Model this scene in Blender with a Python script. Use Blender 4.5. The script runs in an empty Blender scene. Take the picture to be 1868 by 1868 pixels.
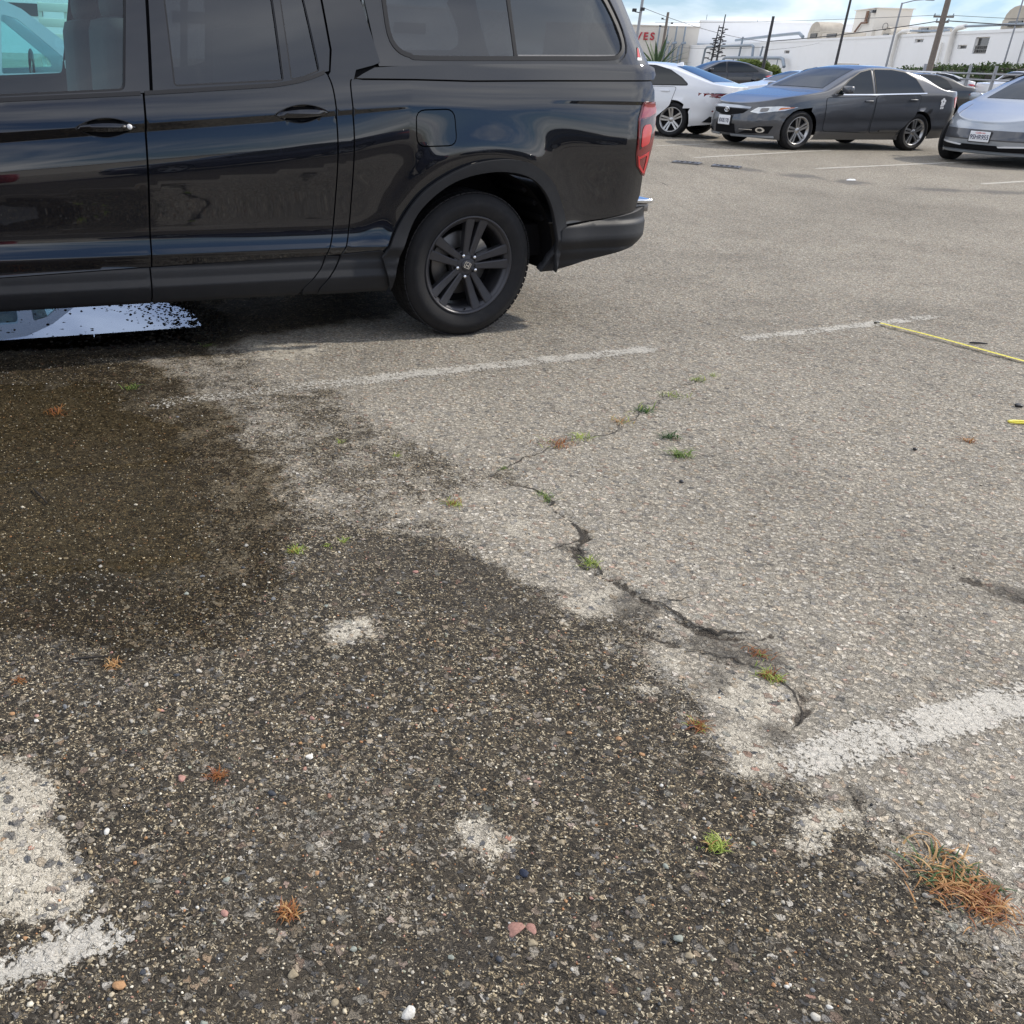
import bpy, bmesh, math, random
import numpy as np
from mathutils import Vector, Matrix
from mathutils.geometry import delaunay_2d_cdt

rng = np.random.default_rng(7)
random.seed(7)
SC = bpy.context.scene
COL = SC.collection
R = math.radians

# ------------------------------------------------------------------ camera
PITCH, ROLL, EYE = R(25.7), R(2.2), 1.38
cam_d = bpy.data.cameras.new('camera')
cam = bpy.data.objects.new('camera', cam_d)
COL.objects.link(cam)
f_ = Vector((0, math.cos(PITCH), -math.sin(PITCH)))
r0 = Vector((1, 0, 0))
u0 = r0.cross(f_)
r_ = r0 * math.cos(ROLL) + u0 * math.sin(ROLL)
u_ = u0 * math.cos(ROLL) - r0 * math.sin(ROLL)
m = Matrix((r_, u_, -f_)).transposed().to_4x4()
m.translation = (0, 0, EYE)
cam.matrix_world = m
cam_d.sensor_width = 36
cam_d.lens = 36 * 1750 / 1868
cam_d.shift_x = (934 - 622) / 1868        # the photograph is the right part of a wider frame
cam_d.clip_start = 0.05
cam_d.clip_end = 2000
SC.camera = cam

# ------------------------------------------------------------------ sky, sun, exposure
SUN_AZ, SUN_EL = R(14), R(38)             # azimuth from +X towards +Y
world = bpy.data.worlds.new('World')
SC.world = world
world.use_nodes = True
wn = world.node_tree
wn.nodes.clear()
def wnode(t, **k):
    n = wn.nodes.new(t)
    for a, b in k.items(): setattr(n, a, b)
    return n
sky = wnode('ShaderNodeTexSky', sky_type='NISHITA')
sky.sun_disc = False
sky.sun_elevation = SUN_EL
sky.sun_rotation = R(90) - SUN_AZ
sky.dust_density = 0.15
sky.ozone_density = 5.0
sky.air_density = 1.0
tc = wnode('ShaderNodeTexCoord')
sep = wnode('ShaderNodeSeparateXYZ')
wn.links.new(tc.outputs['Generated'], sep.inputs[0])
# project the view direction on a cloud layer so clouds flatten towards the horizon
zz = wnode('ShaderNodeMath', operation='ADD'); zz.inputs[1].default_value = 0.16
wn.links.new(sep.outputs['Z'], zz.inputs[0])
dv = wnode('ShaderNodeVectorMath', operation='DIVIDE')
cmb = wnode('ShaderNodeCombineXYZ')
for i in range(3): wn.links.new(zz.outputs[0], cmb.inputs[i])
wn.links.new(tc.outputs['Generated'], dv.inputs[0])
wn.links.new(cmb.outputs[0], dv.inputs[1])
noi = wnode('ShaderNodeTexNoise')
noi.inputs['Scale'].default_value = 0.62
noi.noise_dimensions = '2D'
noi.inputs['Detail'].default_value = 6
noi.inputs['Roughness'].default_value = 0.56
noi.inputs['Distortion'].default_value = 0.35
wn.links.new(dv.outputs[0], noi.inputs['Vector'])
rmp = wnode('ShaderNodeValToRGB')
rmp.color_ramp.elements[0].position = 0.36
rmp.color_ramp.elements[1].position = 0.60
wn.links.new(noi.outputs['Fac'], rmp.inputs[0])
noi2 = wnode('ShaderNodeTexNoise')
noi2.inputs['Scale'].default_value = 1.7
noi2.noise_dimensions = '2D'
noi2.inputs['Detail'].default_value = 4
wn.links.new(dv.outputs[0], noi2.inputs['Vector'])
crm = wnode('ShaderNodeValToRGB')
crm.color_ramp.elements[0].position = 0.3
crm.color_ramp.elements[0].color = (5.4, 5.8, 6.6, 1)
crm.color_ramp.elements[1].position = 0.7
crm.color_ramp.elements[1].color = (10.2, 10.3, 10.6, 1)
wn.links.new(noi2.outputs['Fac'], crm.inputs[0])
mxw = wnode('ShaderNodeMix', data_type='RGBA')
wn.links.new(rmp.outputs[0], mxw.inputs[0])
tint = wnode('ShaderNodeMix', data_type='RGBA', blend_type='MULTIPLY')
tint.inputs[0].default_value = 1.0
tint.inputs[7].default_value = (0.54, 0.58, 0.70, 1)
wn.links.new(sky.outputs[0], tint.inputs[6])
wn.links.new(tint.outputs[2], mxw.inputs[6])
wn.links.new(crm.outputs[0], mxw.inputs[7])
bg = wnode('ShaderNodeBackground')
bg.inputs['Strength'].default_value = 0.14
wn.links.new(mxw.outputs[2], bg.inputs['Color'])
wo = wnode('ShaderNodeOutputWorld')
wn.links.new(bg.outputs[0], wo.inputs['Surface'])

world.cycles.sampling_method = 'MANUAL'
world.cycles.sample_map_resolution = 512

sun_d = bpy.data.lights.new('sun', 'SUN')
sun_d.energy = 2.7
sun_d.angle = R(2.0)
sun_d.color = (1.0, 0.93, 0.82)
sun = bpy.data.objects.new('sun', sun_d)
COL.objects.link(sun)
sd = Vector((math.cos(SUN_AZ) * math.cos(SUN_EL), math.sin(SUN_AZ) * math.cos(SUN_EL), math.sin(SUN_EL)))
sun.rotation_euler = sd.to_track_quat('Z', 'Y').to_euler()
sun.location = sd * 60

SC.render.engine = 'CYCLES'
SC.view_settings.view_transform = 'Standard'
SC.view_settings.look = 'None'
SC.view_settings.gamma = 1
SC.view_settings.use_curve_mapping = False
SC.view_settings.exposure = 0.46
SC.cycles.max_bounces = 8
SC.cycles.transparent_max_bounces = 12
SC.cycles.caustics_reflective = False
SC.cycles.caustics_refractive = False

# ------------------------------------------------------------------ object helpers
def tag(o, label=None, cat=None, group=None, kind=None):
    if label: o['label'] = label
    if cat: o['category'] = cat
    if group: o['group'] = group
    if kind: o['kind'] = kind
    return o

def link(o, parent=None):
    COL.objects.link(o)
    if parent is not None: o.parent = parent
    return o

def empty(name, loc=(0, 0, 0), rz=0, label=None, cat=None, group=None):
    o = bpy.data.objects.new(name, None)
    o.empty_display_size = 0.2
    o.location = loc
    o.rotation_euler = (0, 0, rz)
    COL.objects.link(o)
    return tag(o, label, cat, group)

def mesh_from(name, verts, faces, smooth=True):
    me = bpy.data.meshes.new(name)
    verts = np.asarray(verts, dtype=np.float32)
    if isinstance(faces, np.ndarray):
        k = faces.shape[1]
        me.vertices.add(len(verts)); me.vertices.foreach_set('co', verts.ravel())
        me.loops.add(faces.size); me.loops.foreach_set('vertex_index', faces.astype(np.int32).ravel())
        me.polygons.add(len(faces))
        me.polygons.foreach_set('loop_start', np.arange(0, faces.size, k, dtype=np.int32))
        me.update(calc_edges=True)
    else:
        me.from_pydata([tuple(v) for v in verts], [], faces)
        me.update()
    me.polygons.foreach_set('use_smooth', [smooth] * len(me.polygons))
    return me

def obj(name, me, mat=None, parent=None, loc=None):
    if mat is not None and len(me.materials) == 0: me.materials.append(mat)
    o = bpy.data.objects.new(name, me)
    if loc is not None: o.location = loc
    return link(o, parent)

class MB:
    """collects simple shapes, builds one mesh object"""
    def __init__(s): s.v = []; s.f = []; s.sm = []
    def add(s, v, f, smooth=False):
        b = len(s.v)
        s.v += [tuple(p) for p in v]
        s.f += [tuple(i + b for i in q) for q in f]
        s.sm += [smooth] * len(f)
        return s
    def box(s, c, size, rz=0, ry=0, taper=1.0):
        x, y, z = (q / 2 for q in size)
        t = taper
        P = [(-x, -y, -z), (x, -y, -z), (x, y, -z), (-x, y, -z), (-x*t, -y*t, z), (x*t, -y*t, z), (x*t, y*t, z), (-x*t, y*t, z)]
        M = Matrix.Rotation(rz, 3, 'Z') @ Matrix.Rotation(ry, 3, 'Y')
        P = [tuple(M @ Vector(p) + Vector(c)) for p in P]
        return s.add(P, [(0, 3, 2, 1), (4, 5, 6, 7), (0, 1, 5, 4), (1, 2, 6, 5), (2, 3, 7, 6), (3, 0, 4, 7)])
    def bbox(s, c, size, bev=0.01, rz=0):
        """box with chamfered vertical and horizontal edges"""
        bm = bmesh.new()
        bmesh.ops.create_cube(bm, size=1)
        bmesh.ops.scale(bm, vec=size, verts=bm.verts)
        bmesh.ops.bevel(bm, geom=list(bm.edges), offset=bev, segments=2, affect='EDGES', profile=0.6)
        bmesh.ops.rotate(bm, cent=(0, 0, 0), matrix=Matrix.Rotation(rz, 3, 'Z'), verts=bm.verts)
        bm.verts.index_update()
        s.add([tuple(v.co + Vector(c)) for v in bm.verts], [tuple(v.index for v in f.verts) for f in bm.faces], True)
        bm.free()
        return s
    def tube(s, pts, rad, n=8, caps=True):
        pts = [Vector(p) for p in pts]
        if not hasattr(rad, '__len__'): rad = [rad] * len(pts)
        V = []; F = []
        up = Vector((0, 0, 1))
        for i, p in enumerate(pts):
            a = pts[max(i - 1, 0)]; b = pts[min(i + 1, len(pts) - 1)]
            t = (b - a).normalized()
            x = t.cross(up if abs(t.z) < 0.95 else Vector((1, 0, 0))).normalized()
            y = t.cross(x)
            for k in range(n):
                an = 2 * math.pi * k / n
                V.append(p + (x * math.cos(an) + y * math.sin(an)) * rad[i])
        for i in range(len(pts) - 1):
            for k in range(n):
                F.append((i*n + k, i*n + (k+1) % n, (i+1)*n + (k+1) % n, (i+1)*n + k))
        s.add(V, F, True)
        if caps:
            s.add([V[k] for k in range(n)], [tuple(range(n))])
            s.add([V[(len(pts)-1)*n + k] for k in range(n)], [tuple(reversed(range(n)))])
        return s
    def lathe(s, prof, axis='Y', c=(0, 0, 0), n=48, closed=False):
        """prof: list of (radius, height along axis)"""
        V = []; F = []
        for r, h in prof:
            for k in range(n):
                a = 2 * math.pi * k / n
                p = (r * math.cos(a), h, r * math.sin(a)) if axis == 'Y' else ((r * math.cos(a), r * math.sin(a), h) if axis == 'Z' else (h, r * math.cos(a), r * math.sin(a)))
                V.append((p[0] + c[0], p[1] + c[1], p[2] + c[2]))
        m = len(prof)
        for i in range(m if closed else m - 1):
            for k in range(n):
                j = (i + 1) % m
                F.append((i*n + k, j*n + k, j*n + (k+1) % n, i*n + (k+1) % n))
        return s.add(V, F, True)
    def prism(s, poly, y0, y1, plane='XZ'):
        n = len(poly)
        if plane == 'XZ':
            V = [(a, y0, b) for a, b in poly] + [(a, y1, b) for a, b in poly]
        elif plane == 'XY':
            V = [(a, b, y0) for a, b in poly] + [(a, b, y1) for a, b in poly]
        else:
            V = [(y0, a, b) for a, b in poly] + [(y1, a, b) for a, b in poly]
        F = [tuple(range(n)), tuple(reversed(range(n, 2 * n)))]
        F += [(i, i + n, (i + 1) % n + n, (i + 1) % n) for i in range(n)]
        return s.add(V, F)
    def mesh(s, name='m'):
        me = bpy.data.meshes.new(name)
        me.from_pydata(s.v, [], s.f)
        me.update()
        me.polygons.foreach_set('use_smooth', s.sm)
        return me
    def build(s, name, mat, parent=None, loc=None, fix=True):
        me = s.mesh(name)
        if fix:
            bm = bmesh.new(); bm.from_mesh(me)
            bmesh.ops.recalc_face_normals(bm, faces=bm.faces)
            bm.to_mesh(me); bm.free()
        return obj(name, me, mat, parent, loc)

def mirror_copy(o, parent, yc):
    """the same part on the other side of a vehicle whose middle plane is y = yc"""
    c = o.copy()
    c.location = (o.location.x, 2 * yc - o.location.y, o.location.z)
    c.scale = (1, -1, 1)
    COL.objects.link(c)
    c.parent = parent
    for ch in o.children:
        q = ch.copy(); COL.objects.link(q); q.parent = c
    return c

def copy_tree(o, parent=None):
    c = o.copy(); COL.objects.link(c); c.parent = parent
    for ch in list(o.children): copy_tree(ch, c)
    return c

def in_poly(P, poly):
    P = np.asarray(P); x, y = P[:, 0], P[:, 1]
    poly = np.asarray(poly); n = len(poly)
    ins = np.zeros(len(P), bool)
    j = n - 1
    for i in range(n):
        xi, yi = poly[i]; xj, yj = poly[j]
        c = ((yi > y) != (yj > y)) & (x < (xj - xi) * (y - yi) / (yj - yi + 1e-12) + xi)
        ins ^= c
        j = i
    return ins

def seg_dist(P, line, closed=False):
    P = np.asarray(P, float); line = np.asarray(line, float)
    best = np.full(len(P), 1e9)
    n = len(line)
    for i in range(n if closed else n - 1):
        a, b = line[i], line[(i + 1) % n]
        ab = b - a
        t = np.clip(((P - a) @ ab) / (ab @ ab + 1e-12), 0, 1)
        d = np.hypot(*(P - a - t[:, None] * ab).T)
        best = np.minimum(best, d)
    return best

def sdist(P, poly):
    d = seg_dist(P, poly, True)
    return np.where(in_poly(P, poly), -d, d)

def resample(poly, step, closed=True):
    poly = [np.array(p, float) for p in poly]
    out = []
    n = len(poly)
    for i in range(n if closed else n - 1):
        a, b = poly[i], poly[(i + 1) % n]
        k = max(1, int(round(np.linalg.norm(b - a) / step)))
        for j in range(k): out.append(a + (b - a) * j / k)
    if not closed: out.append(poly[-1])
    return np.array(out)

def smooth_line(pts, k=6):
    """Catmull-Rom through open points"""
    p = [np.array(q, float) for q in pts]
    p = [2 * p[0] - p[1]] + p + [2 * p[-1] - p[-2]]
    out = []
    for i in range(1, len(p) - 2):
        for j in range(k):
            t = j / k
            a, b, c, d = p[i-1], p[i], p[i+1], p[i+2]
            out.append(0.5 * ((2*b) + (-a + c)*t + (2*a - 5*b + 4*c - d)*t*t + (-a + 3*b - 3*c + d)*t**3))
    out.append(p[-2])
    return [tuple(q) for q in out]

def round_poly(poly, r, k=4):
    """round the corners of a polygon"""
    out = []
    n = len(poly)
    for i in range(n):
        p0, p1, p2 = (np.array(poly[(i + q) % n], float) for q in (-1, 0, 1))
        a = p0 - p1; b = p2 - p1
        la, lb = np.linalg.norm(a), np.linalg.norm(b)
        rr = min(r, la * 0.45, lb * 0.45)
        s = p1 + a / la * rr; e = p1 + b / lb * rr
        for j in range(k + 1):
            t = j / k
            out.append(tuple((1-t)**2 * s + 2*t*(1-t) * p1 + t*t * e))
    return out

def grow(poly, d):
    """offset a polygon outwards by about d"""
    P = np.array(poly, float)
    area = 0.5 * np.sum(P[:, 0] * np.roll(P[:, 1], -1) - np.roll(P[:, 0], -1) * P[:, 1])
    sg = 1 if area > 0 else -1
    out = []
    n = len(P)
    for i in range(n):
        e1 = P[i] - P[i-1]; e2 = P[(i+1) % n] - P[i]
        n1 = np.array([e1[1], -e1[0]]) / (np.linalg.norm(e1) + 1e-9) * sg
        n2 = np.array([e2[1], -e2[0]]) / (np.linalg.norm(e2) + 1e-9) * sg
        m = n1 + n2
        m = m / max(np.linalg.norm(m), 1e-6)
        out.append(tuple(P[i] + m * d / max(0.5, float(m @ n1))))
    return out

def panel(name, poly, fn, mat, parent, holes=(), step=0.05, edge=None, flange=0.012, off=0.0, axes='SZ', flip=False, lines=()):
    """a sheet over a 2-D outline, lifted on a surface fn(a, b) -> depth; its rim is turned inwards by flange.
    axes 'SZ': (a, b) = (x, z), depth on y;  'YZ': (y, z), depth on x;  'XY': (x, y), depth on z (up)"""
    edge = edge or step
    loops = [resample(poly, edge)] + [resample(h, edge) for h in holes]
    pts = np.vstack(loops)
    edges = []
    b = 0
    for L in loops:
        n = len(L)
        edges += [(b + i, b + (i + 1) % n) for i in range(n)]
        b += n
    nb = b
    extra = []
    for ln in lines:
        L = resample(ln, step, closed=False)
        ok = in_poly(L, loops[0])
        for h in loops[1:]: ok &= ~in_poly(L, h)
        for q in loops: ok &= seg_dist(L, q, True) > 0.003
        for i in range(len(L)):
            if ok[i]:
                extra.append(L[i])
                if i and ok[i - 1]: edges.append((b - 1, b))
                b += 1
    if extra:
        extra = np.array(extra)
        pts = np.vstack([pts, extra])
    lo, hi = loops[0].min(0), loops[0].max(0)
    gx = np.arange(lo[0] + step / 2, hi[0], step); gy = np.arange(lo[1] + step / 2, hi[1], step)
    g = np.array([(x, y) for x in gx for y in gy]).reshape(-1, 2)
    if len(g):
        ok = in_poly(g, loops[0])
        for h in loops[1:]: ok &= ~in_poly(g, h)
        g = g[ok]
        if len(g):
            near = np.full(len(g), 1e9)
            for L in loops: near = np.minimum(near, seg_dist(g, L, True))
            if len(extra):
                for k0 in range(0, len(extra), 400):
                    dd = np.hypot(g[:, None, 0] - extra[None, k0:k0+400, 0], 2.5 * (g[:, None, 1] - extra[None, k0:k0+400, 1])).min(1)
                    near = np.minimum(near, dd)
            g = g[near > step * 0.45]
    allp = np.vstack([pts, g]) if len(g) else pts
    vo, eo, fo, *_ = delaunay_2d_cdt([Vector(p) for p in allp], edges, [], 0, 1e-6)
    V2 = np.array([(v.x, v.y) for v in vo])
    F = np.array([f for f in fo if len(f) == 3])
    cen = V2[F].mean(1)
    ok = in_poly(cen, loops[0])
    for h in loops[1:]: ok &= ~in_poly(cen, h)
    F = F[ok]
    e = 1e-3
    def ev(P): return np.asarray(fn(P[:, 0], P[:, 1]), float)
    D = ev(V2)
    da = (ev(V2 + [e, 0]) - ev(V2 - [e, 0])) / (2 * e)
    db = (ev(V2 + [0, e]) - ev(V2 - [0, e])) / (2 * e)
    sgn = 1 if axes == 'XY' else -1                   # outward side of the depth axis
    if flip: sgn = -sgn
    if axes == 'SZ':
        mk = lambda A, d: np.stack([A[:, 0], d, A[:, 1]], 1); NR = np.stack([-da, np.ones_like(da), -db], 1) * sgn; ax = 1
    elif axes == 'YZ':
        mk = lambda A, d: np.stack([d, A[:, 0], A[:, 1]], 1); NR = np.stack([np.ones_like(da), -da, -db], 1) * sgn; ax = 0
    else:
        mk = lambda A, d: np.stack([A[:, 0], A[:, 1], d], 1); NR = np.stack([-da, -db, np.ones_like(da)], 1) * sgn; ax = 2
    NR /= np.linalg.norm(NR, axis=1)[:, None]
    V = mk(V2, D) + NR * off
    # orient faces along NR
    fn_ = np.cross(V[F[:, 1]] - V[F[:, 0]], V[F[:, 2]] - V[F[:, 0]])
    bad = (fn_ * NR[F].mean(1)).sum(1) < 0
    F[bad] = F[bad][:, ::-1]
    verts = [tuple(p) for p in V]; faces = [tuple(int(q) for q in f) for f in F]; nrm = [tuple(p) for p in NR]
    if flange:
        cnt = {}
        for f in faces:
            for i in range(3):
                k = (f[i], f[(i+1) % 3])
                cnt[k] = cnt.get(k, 0) + 1
        rim = [k for k in cnt if (k[1], k[0]) not in cnt]
        for a, bb in rim:
            pa, pb = V[a], V[bb]
            t = pb - pa
            nn = (NR[a] + NR[bb]) / 2
            o = np.cross(t, nn); o /= (np.linalg.norm(o) + 1e-9)
            i0 = len(verts)
            verts += [tuple(pa), tuple(pb), tuple(pb - NR[bb] * flange), tuple(pa - NR[a] * flange)]
            n1 = (o + nn); n1 /= np.linalg.norm(n1)
            nrm += [tuple(n1), tuple(n1), tuple(o), tuple(o)]
            faces.append((i0 + 1, i0, i0 + 3, i0 + 2))
    me = bpy.data.meshes.new(name)
    me.from_pydata(verts, [], faces)
    me.update()
    me.polygons.foreach_set('use_smooth', [True] * len(me.polygons))
    me.normals_split_custom_set_from_vertices(nrm)
    return obj(name, me, mat, parent)

def text_mesh(name, body, size, mat, parent, M, extrude=0.001, align='CENTER', shear=0.0, bold=0.0):
    cu = bpy.data.curves.new(name, 'FONT')
    cu.body = body
    cu.size = size
    cu.extrude = extrude
    cu.align_x = align
    cu.align_y = 'CENTER'
    cu.shear = shear
    cu.offset = bold
    t = bpy.data.objects.new(name + '_tmp', cu)
    COL.objects.link(t)
    dg = bpy.context.evaluated_depsgraph_get()
    me = bpy.data.meshes.new_from_object(t.evaluated_get(dg))
    bpy.data.objects.remove(t)
    me.transform(M)
    me.materials.clear()
    return obj(name, me, mat, parent)

def smoothstep(a, b, x):
    t = np.clip((x - a) / (b - a), 0, 1)
    return t * t * (3 - 2 * t)
# ------------------------------------------------------------------ materials
class NT:
    def __init__(s, nt): s.nt = nt
    def n(s, t, **k):
        q = s.nt.nodes.new(t)
        for a, b in k.items(): setattr(q, a, b)
        return q
    def set(s, sock, v):
        if isinstance(v, bpy.types.NodeSocket): s.nt.links.new(v, sock)
        elif isinstance(v, (tuple, list)) and len(v) == 3 and sock.type == 'RGBA': sock.default_value = (*v, 1)
        else: sock.default_value = v
    def math(s, op, a, b=None, c=None, clamp=False):
        q = s.n('ShaderNodeMath', operation=op); q.use_clamp = clamp
        for i, v in enumerate((a, b, c)):
            if v is not None: s.set(q.inputs[i], v)
        return q.outputs[0]
    def mix(s, f, a, b, blend='MIX'):
        q = s.n('ShaderNodeMix', data_type='RGBA', blend_type=blend)
        s.set(q.inputs[0], f); s.set(q.inputs[6], a); s.set(q.inputs[7], b)
        return q.outputs[2]
    def mixf(s, f, a, b):
        q = s.n('ShaderNodeMix', data_type='FLOAT')
        s.set(q.inputs[0], f); s.set(q.inputs[2], a); s.set(q.inputs[3], b)
        return q.outputs[0]
    def noise(s, vec, scale, detail=4, rough=0.55, dist=0.0):
        q = s.n('ShaderNodeTexNoise')
        s.set(q.inputs['Vector'], vec) if vec is not None else None
        q.inputs['Scale'].default_value = scale; q.inputs['Detail'].default_value = detail
        q.inputs['Roughness'].default_value = rough; q.inputs['Distortion'].default_value = dist
        return q.outputs['Fac']
    def vor(s, vec, scale, feature='F1', rnd=1.0):
        q = s.n('ShaderNodeTexVoronoi', feature=feature)
        s.set(q.inputs['Vector'], vec)
        q.inputs['Scale'].default_value = scale; q.inputs['Randomness'].default_value = rnd
        return q
    def sstep(s, x, a, b):
        q = s.n('ShaderNodeMapRange', interpolation_type='SMOOTHSTEP')
        s.set(q.inputs[0], x); q.inputs[1].default_value = a; q.inputs[2].default_value = b
        return q.outputs[0]
    def ramp(s, x, stops, interp='LINEAR'):
        q = s.n('ShaderNodeValToRGB')
        cr = q.color_ramp; cr.interpolation = interp
        while len(cr.elements) < len(stops): cr.elements.new(0.5)
        for e, (p, c) in zip(cr.elements, stops):
            e.position = p
            e.color = (*c, 1) if hasattr(c, '__len__') else (c, c, c, 1)
        s.set(q.inputs[0], x)
        return q.outputs[0]
    def attr(s, name):
        q = s.n('ShaderNodeAttribute'); q.attribute_name = name
        return q

def new_mat(name):
    mt = bpy.data.materials.new(name)
    mt.use_nodes = True
    mt.node_tree.nodes.clear()
    t = NT(mt.node_tree)
    out = t.n('ShaderNodeOutputMaterial')
    return mt, t, out

def principled(t, out, **k):
    b = t.n('ShaderNodeBsdfPrincipled')
    for a, v in k.items():
        t.set(b.inputs[a.replace('_', ' ')], v)
    t.nt.links.new(b.outputs[0], out.inputs['Surface'])
    return b

def simple(name, col, rough=0.5, metal=0.0, spec=0.5, coat=0.0, coat_rough=0.03, var=0.0, vscale=30, bump=0.0, bscale=200, dirt=None, emit=None):
    mt, t, out = new_mat(name)
    geo = t.n('ShaderNodeNewGeometry').outputs['Position']
    c = col
    if var:
        nz = t.noise(geo, vscale, 5)
        c = t.mix(nz, tuple(q * (1 - var) for q in col), tuple(min(1, q * (1 + var)) for q in col))
    rg = rough
    if dirt:
        nz = t.noise(geo, dirt[1], 6, 0.65)
        f = t.math('MULTIPLY', t.sstep(nz, 0.45, 0.75), dirt[2])
        c = t.mix(f, c, dirt[0])
        rg = t.mixf(f, rough, 0.8)
    b = principled(t, out, Base_Color=c, Roughness=rg, Metallic=metal, Specular_IOR_Level=spec, Coat_Weight=coat, Coat_Roughness=coat_rough)
    if bump:
        q = t.n('ShaderNodeBump'); q.inputs['Strength'].default_value = bump; q.inputs['Distance'].default_value = 0.002
        t.set(q.inputs['Height'], t.noise(geo, bscale, 4))
        t.nt.links.new(q.outputs[0], b.inputs['Normal'])
    if emit:
        t.set(b.inputs['Emission Color'], emit[0]); b.inputs['Emission Strength'].default_value = emit[1]
    return mt

def car_paint(name, col, metal=0.0, rough=0.35, dirt=0.03, flake=0.15, spec=0.5, coat_ior=1.5):
    mt, t, out = new_mat(name)
    geo = t.n('ShaderNodeNewGeometry').outputs['Position']
    fl = t.vor(geo, 900).outputs['Color']
    c = t.mix(flake, col, t.mix(fl, tuple(q * 0.4 for q in col), tuple(min(1, q * 1.9 + 0.002) for q in col)))
    d = t.sstep(t.noise(geo, 5, 7, 0.7), 0.45, 0.8)
    fine = t.noise(geo, 160, 3)
    d = t.math('MULTIPLY', d, t.math('MULTIPLY', fine, dirt * 2))
    c = t.mix(d, c, (0.25, 0.23, 0.2))
    wav = t.noise(geo, 2.2, 2)
    q = t.n('ShaderNodeBump'); q.inputs['Strength'].default_value = 0.02; q.inputs['Distance'].default_value = 0.01
    t.set(q.inputs['Height'], wav)
    b = principled(t, out, Base_Color=c, Roughness=rough, Metallic=metal, Specular_IOR_Level=spec, Coat_IOR=coat_ior, Coat_Weight=1.0, Coat_Roughness=t.mixf(d, 0.02, 0.25))
    t.nt.links.new(q.outputs[0], b.inputs['Coat Normal'])
    return mt

def schlick(t, f0):
    """mirror share of a thin clear sheet, the same from both sides"""
    g = t.n('ShaderNodeNewGeometry')
    d = t.n('ShaderNodeVectorMath', operation='DOT_PRODUCT')
    t.nt.links.new(g.outputs['Incoming'], d.inputs[0]); t.nt.links.new(g.outputs['Normal'], d.inputs[1])
    k = t.math('SUBTRACT', 1.0, t.math('ABSOLUTE', d.outputs['Value']), clamp=True)
    return t.math('ADD', f0, t.math('MULTIPLY', 1 - f0, t.math('POWER', k, 5.0)), clamp=True)

def glass_clear(name, tint, refl_ior=1.5):
    """thin pane: tinted straight-through view plus a mirror layer by angle"""
    mt, t, out = new_mat(name)
    tr = t.n('ShaderNodeBsdfTransparent'); t.set(tr.inputs[0], tint)
    gl = t.n('ShaderNodeBsdfGlossy'); gl.inputs['Roughness'].default_value = 0.01; t.set(gl.inputs[0], (0.95, 0.97, 1.0))
    f2 = t.math('MULTIPLY', schlick(t, ((refl_ior - 1) / (refl_ior + 1)) ** 2), 1.7, clamp=True)
    mx = t.n('ShaderNodeMixShader')
    t.set(mx.inputs[0], f2); t.nt.links.new(tr.outputs[0], mx.inputs[1]); t.nt.links.new(gl.outputs[0], mx.inputs[2])
    t.nt.links.new(mx.outputs[0], out.inputs['Surface'])
    return mt

M = {}
M['truck_paint'] = car_paint('black_paint', (0.0030, 0.0038, 0.0065), 0.0, 0.45, 0.006, 0.3, 0.05, 1.66)
M['clad'] = simple('black_plastic_cladding', (0.0105, 0.0112, 0.0135), 0.50, spec=0.32, var=0.15, vscale=14, bump=0.25, bscale=900, dirt=((0.06, 0.056, 0.05), 9, 0.06))
M['rubber'] = simple('tyre_rubber', (0.013, 0.013, 0.0145), 0.72, spec=0.28, var=0.2, vscale=20, bump=0.3, bscale=500, dirt=((0.06, 0.055, 0.048), 14, 0.18))
M['rim_black'] = simple('satin_black_rim', (0.05, 0.05, 0.056), 0.36, metal=0.45, dirt=((0.07, 0.065, 0.06), 30, 0.15))
M['dark'] = simple('dark_void', (0.006, 0.006, 0.007), 0.8, spec=0.15)
M['seal'] = simple('black_rubber_seal', (0.010, 0.010, 0.012), 0.5, spec=0.4)
M['chrome'] = simple('chrome', (0.75, 0.76, 0.78), 0.12, metal=1.0)
M['alloy'] = simple('alloy_rim', (0.46, 0.45, 0.44), 0.28, metal=0.9, dirt=((0.12, 0.11, 0.10), 30, 0.3))
M['steel'] = simple('worn_steel', (0.22, 0.21, 0.20), 0.4, metal=0.9, var=0.3, vscale=60)
M['brake'] = simple('brake_disc_steel', (0.16, 0.155, 0.15), 0.45, metal=0.8, var=0.2)
M['glass_dark'] = glass_clear('privacy_glass', (0.15, 0.165, 0.175), 1.55)
M['lens_dark'] = simple('dark_lens', (0.01, 0.012, 0.014), 0.05, spec=0.7)
M['glass_car'] = simple('car_glass', (0.005, 0.009, 0.011), 0.02, spec=0.6)
M['glass_clear'] = glass_clear('tinted_clear_glass', (0.55, 0.86, 0.87))
M['glass_far'] = glass_clear('tinted_clear_glass_far', (0.75, 0.95, 0.96))
M['red_lens'] = simple('red_lens', (0.16, 0.004, 0.007), 0.12, spec=0.6, coat=1.0)
M['red_bright'] = simple('red_reflector', (0.50, 0.010, 0.014), 0.22, spec=0.6, coat=1.0)
M['red_deep'] = simple('dark_red_lens', (0.035, 0.003, 0.006), 0.12, coat=1.0)
M['red_pink'] = simple('clear_red_lens', (0.30, 0.030, 0.036), 0.15, coat=1.0)
M['lamp_clear'] = simple('headlamp_clear', (0.62, 0.63, 0.62), 0.12, metal=0.5, coat=1.0)
M['amber'] = simple('amber_lens', (0.60, 0.16, 0.03), 0.2, coat=1.0)
M['white_plastic'] = simple('white_plastic', (0.78, 0.78, 0.78), 0.4)
M['plate'] = simple('plate_white', (0.72, 0.73, 0.75), 0.4)
M['plate_ink'] = simple('plate_navy_ink', (0.02, 0.025, 0.07), 0.5)
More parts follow.
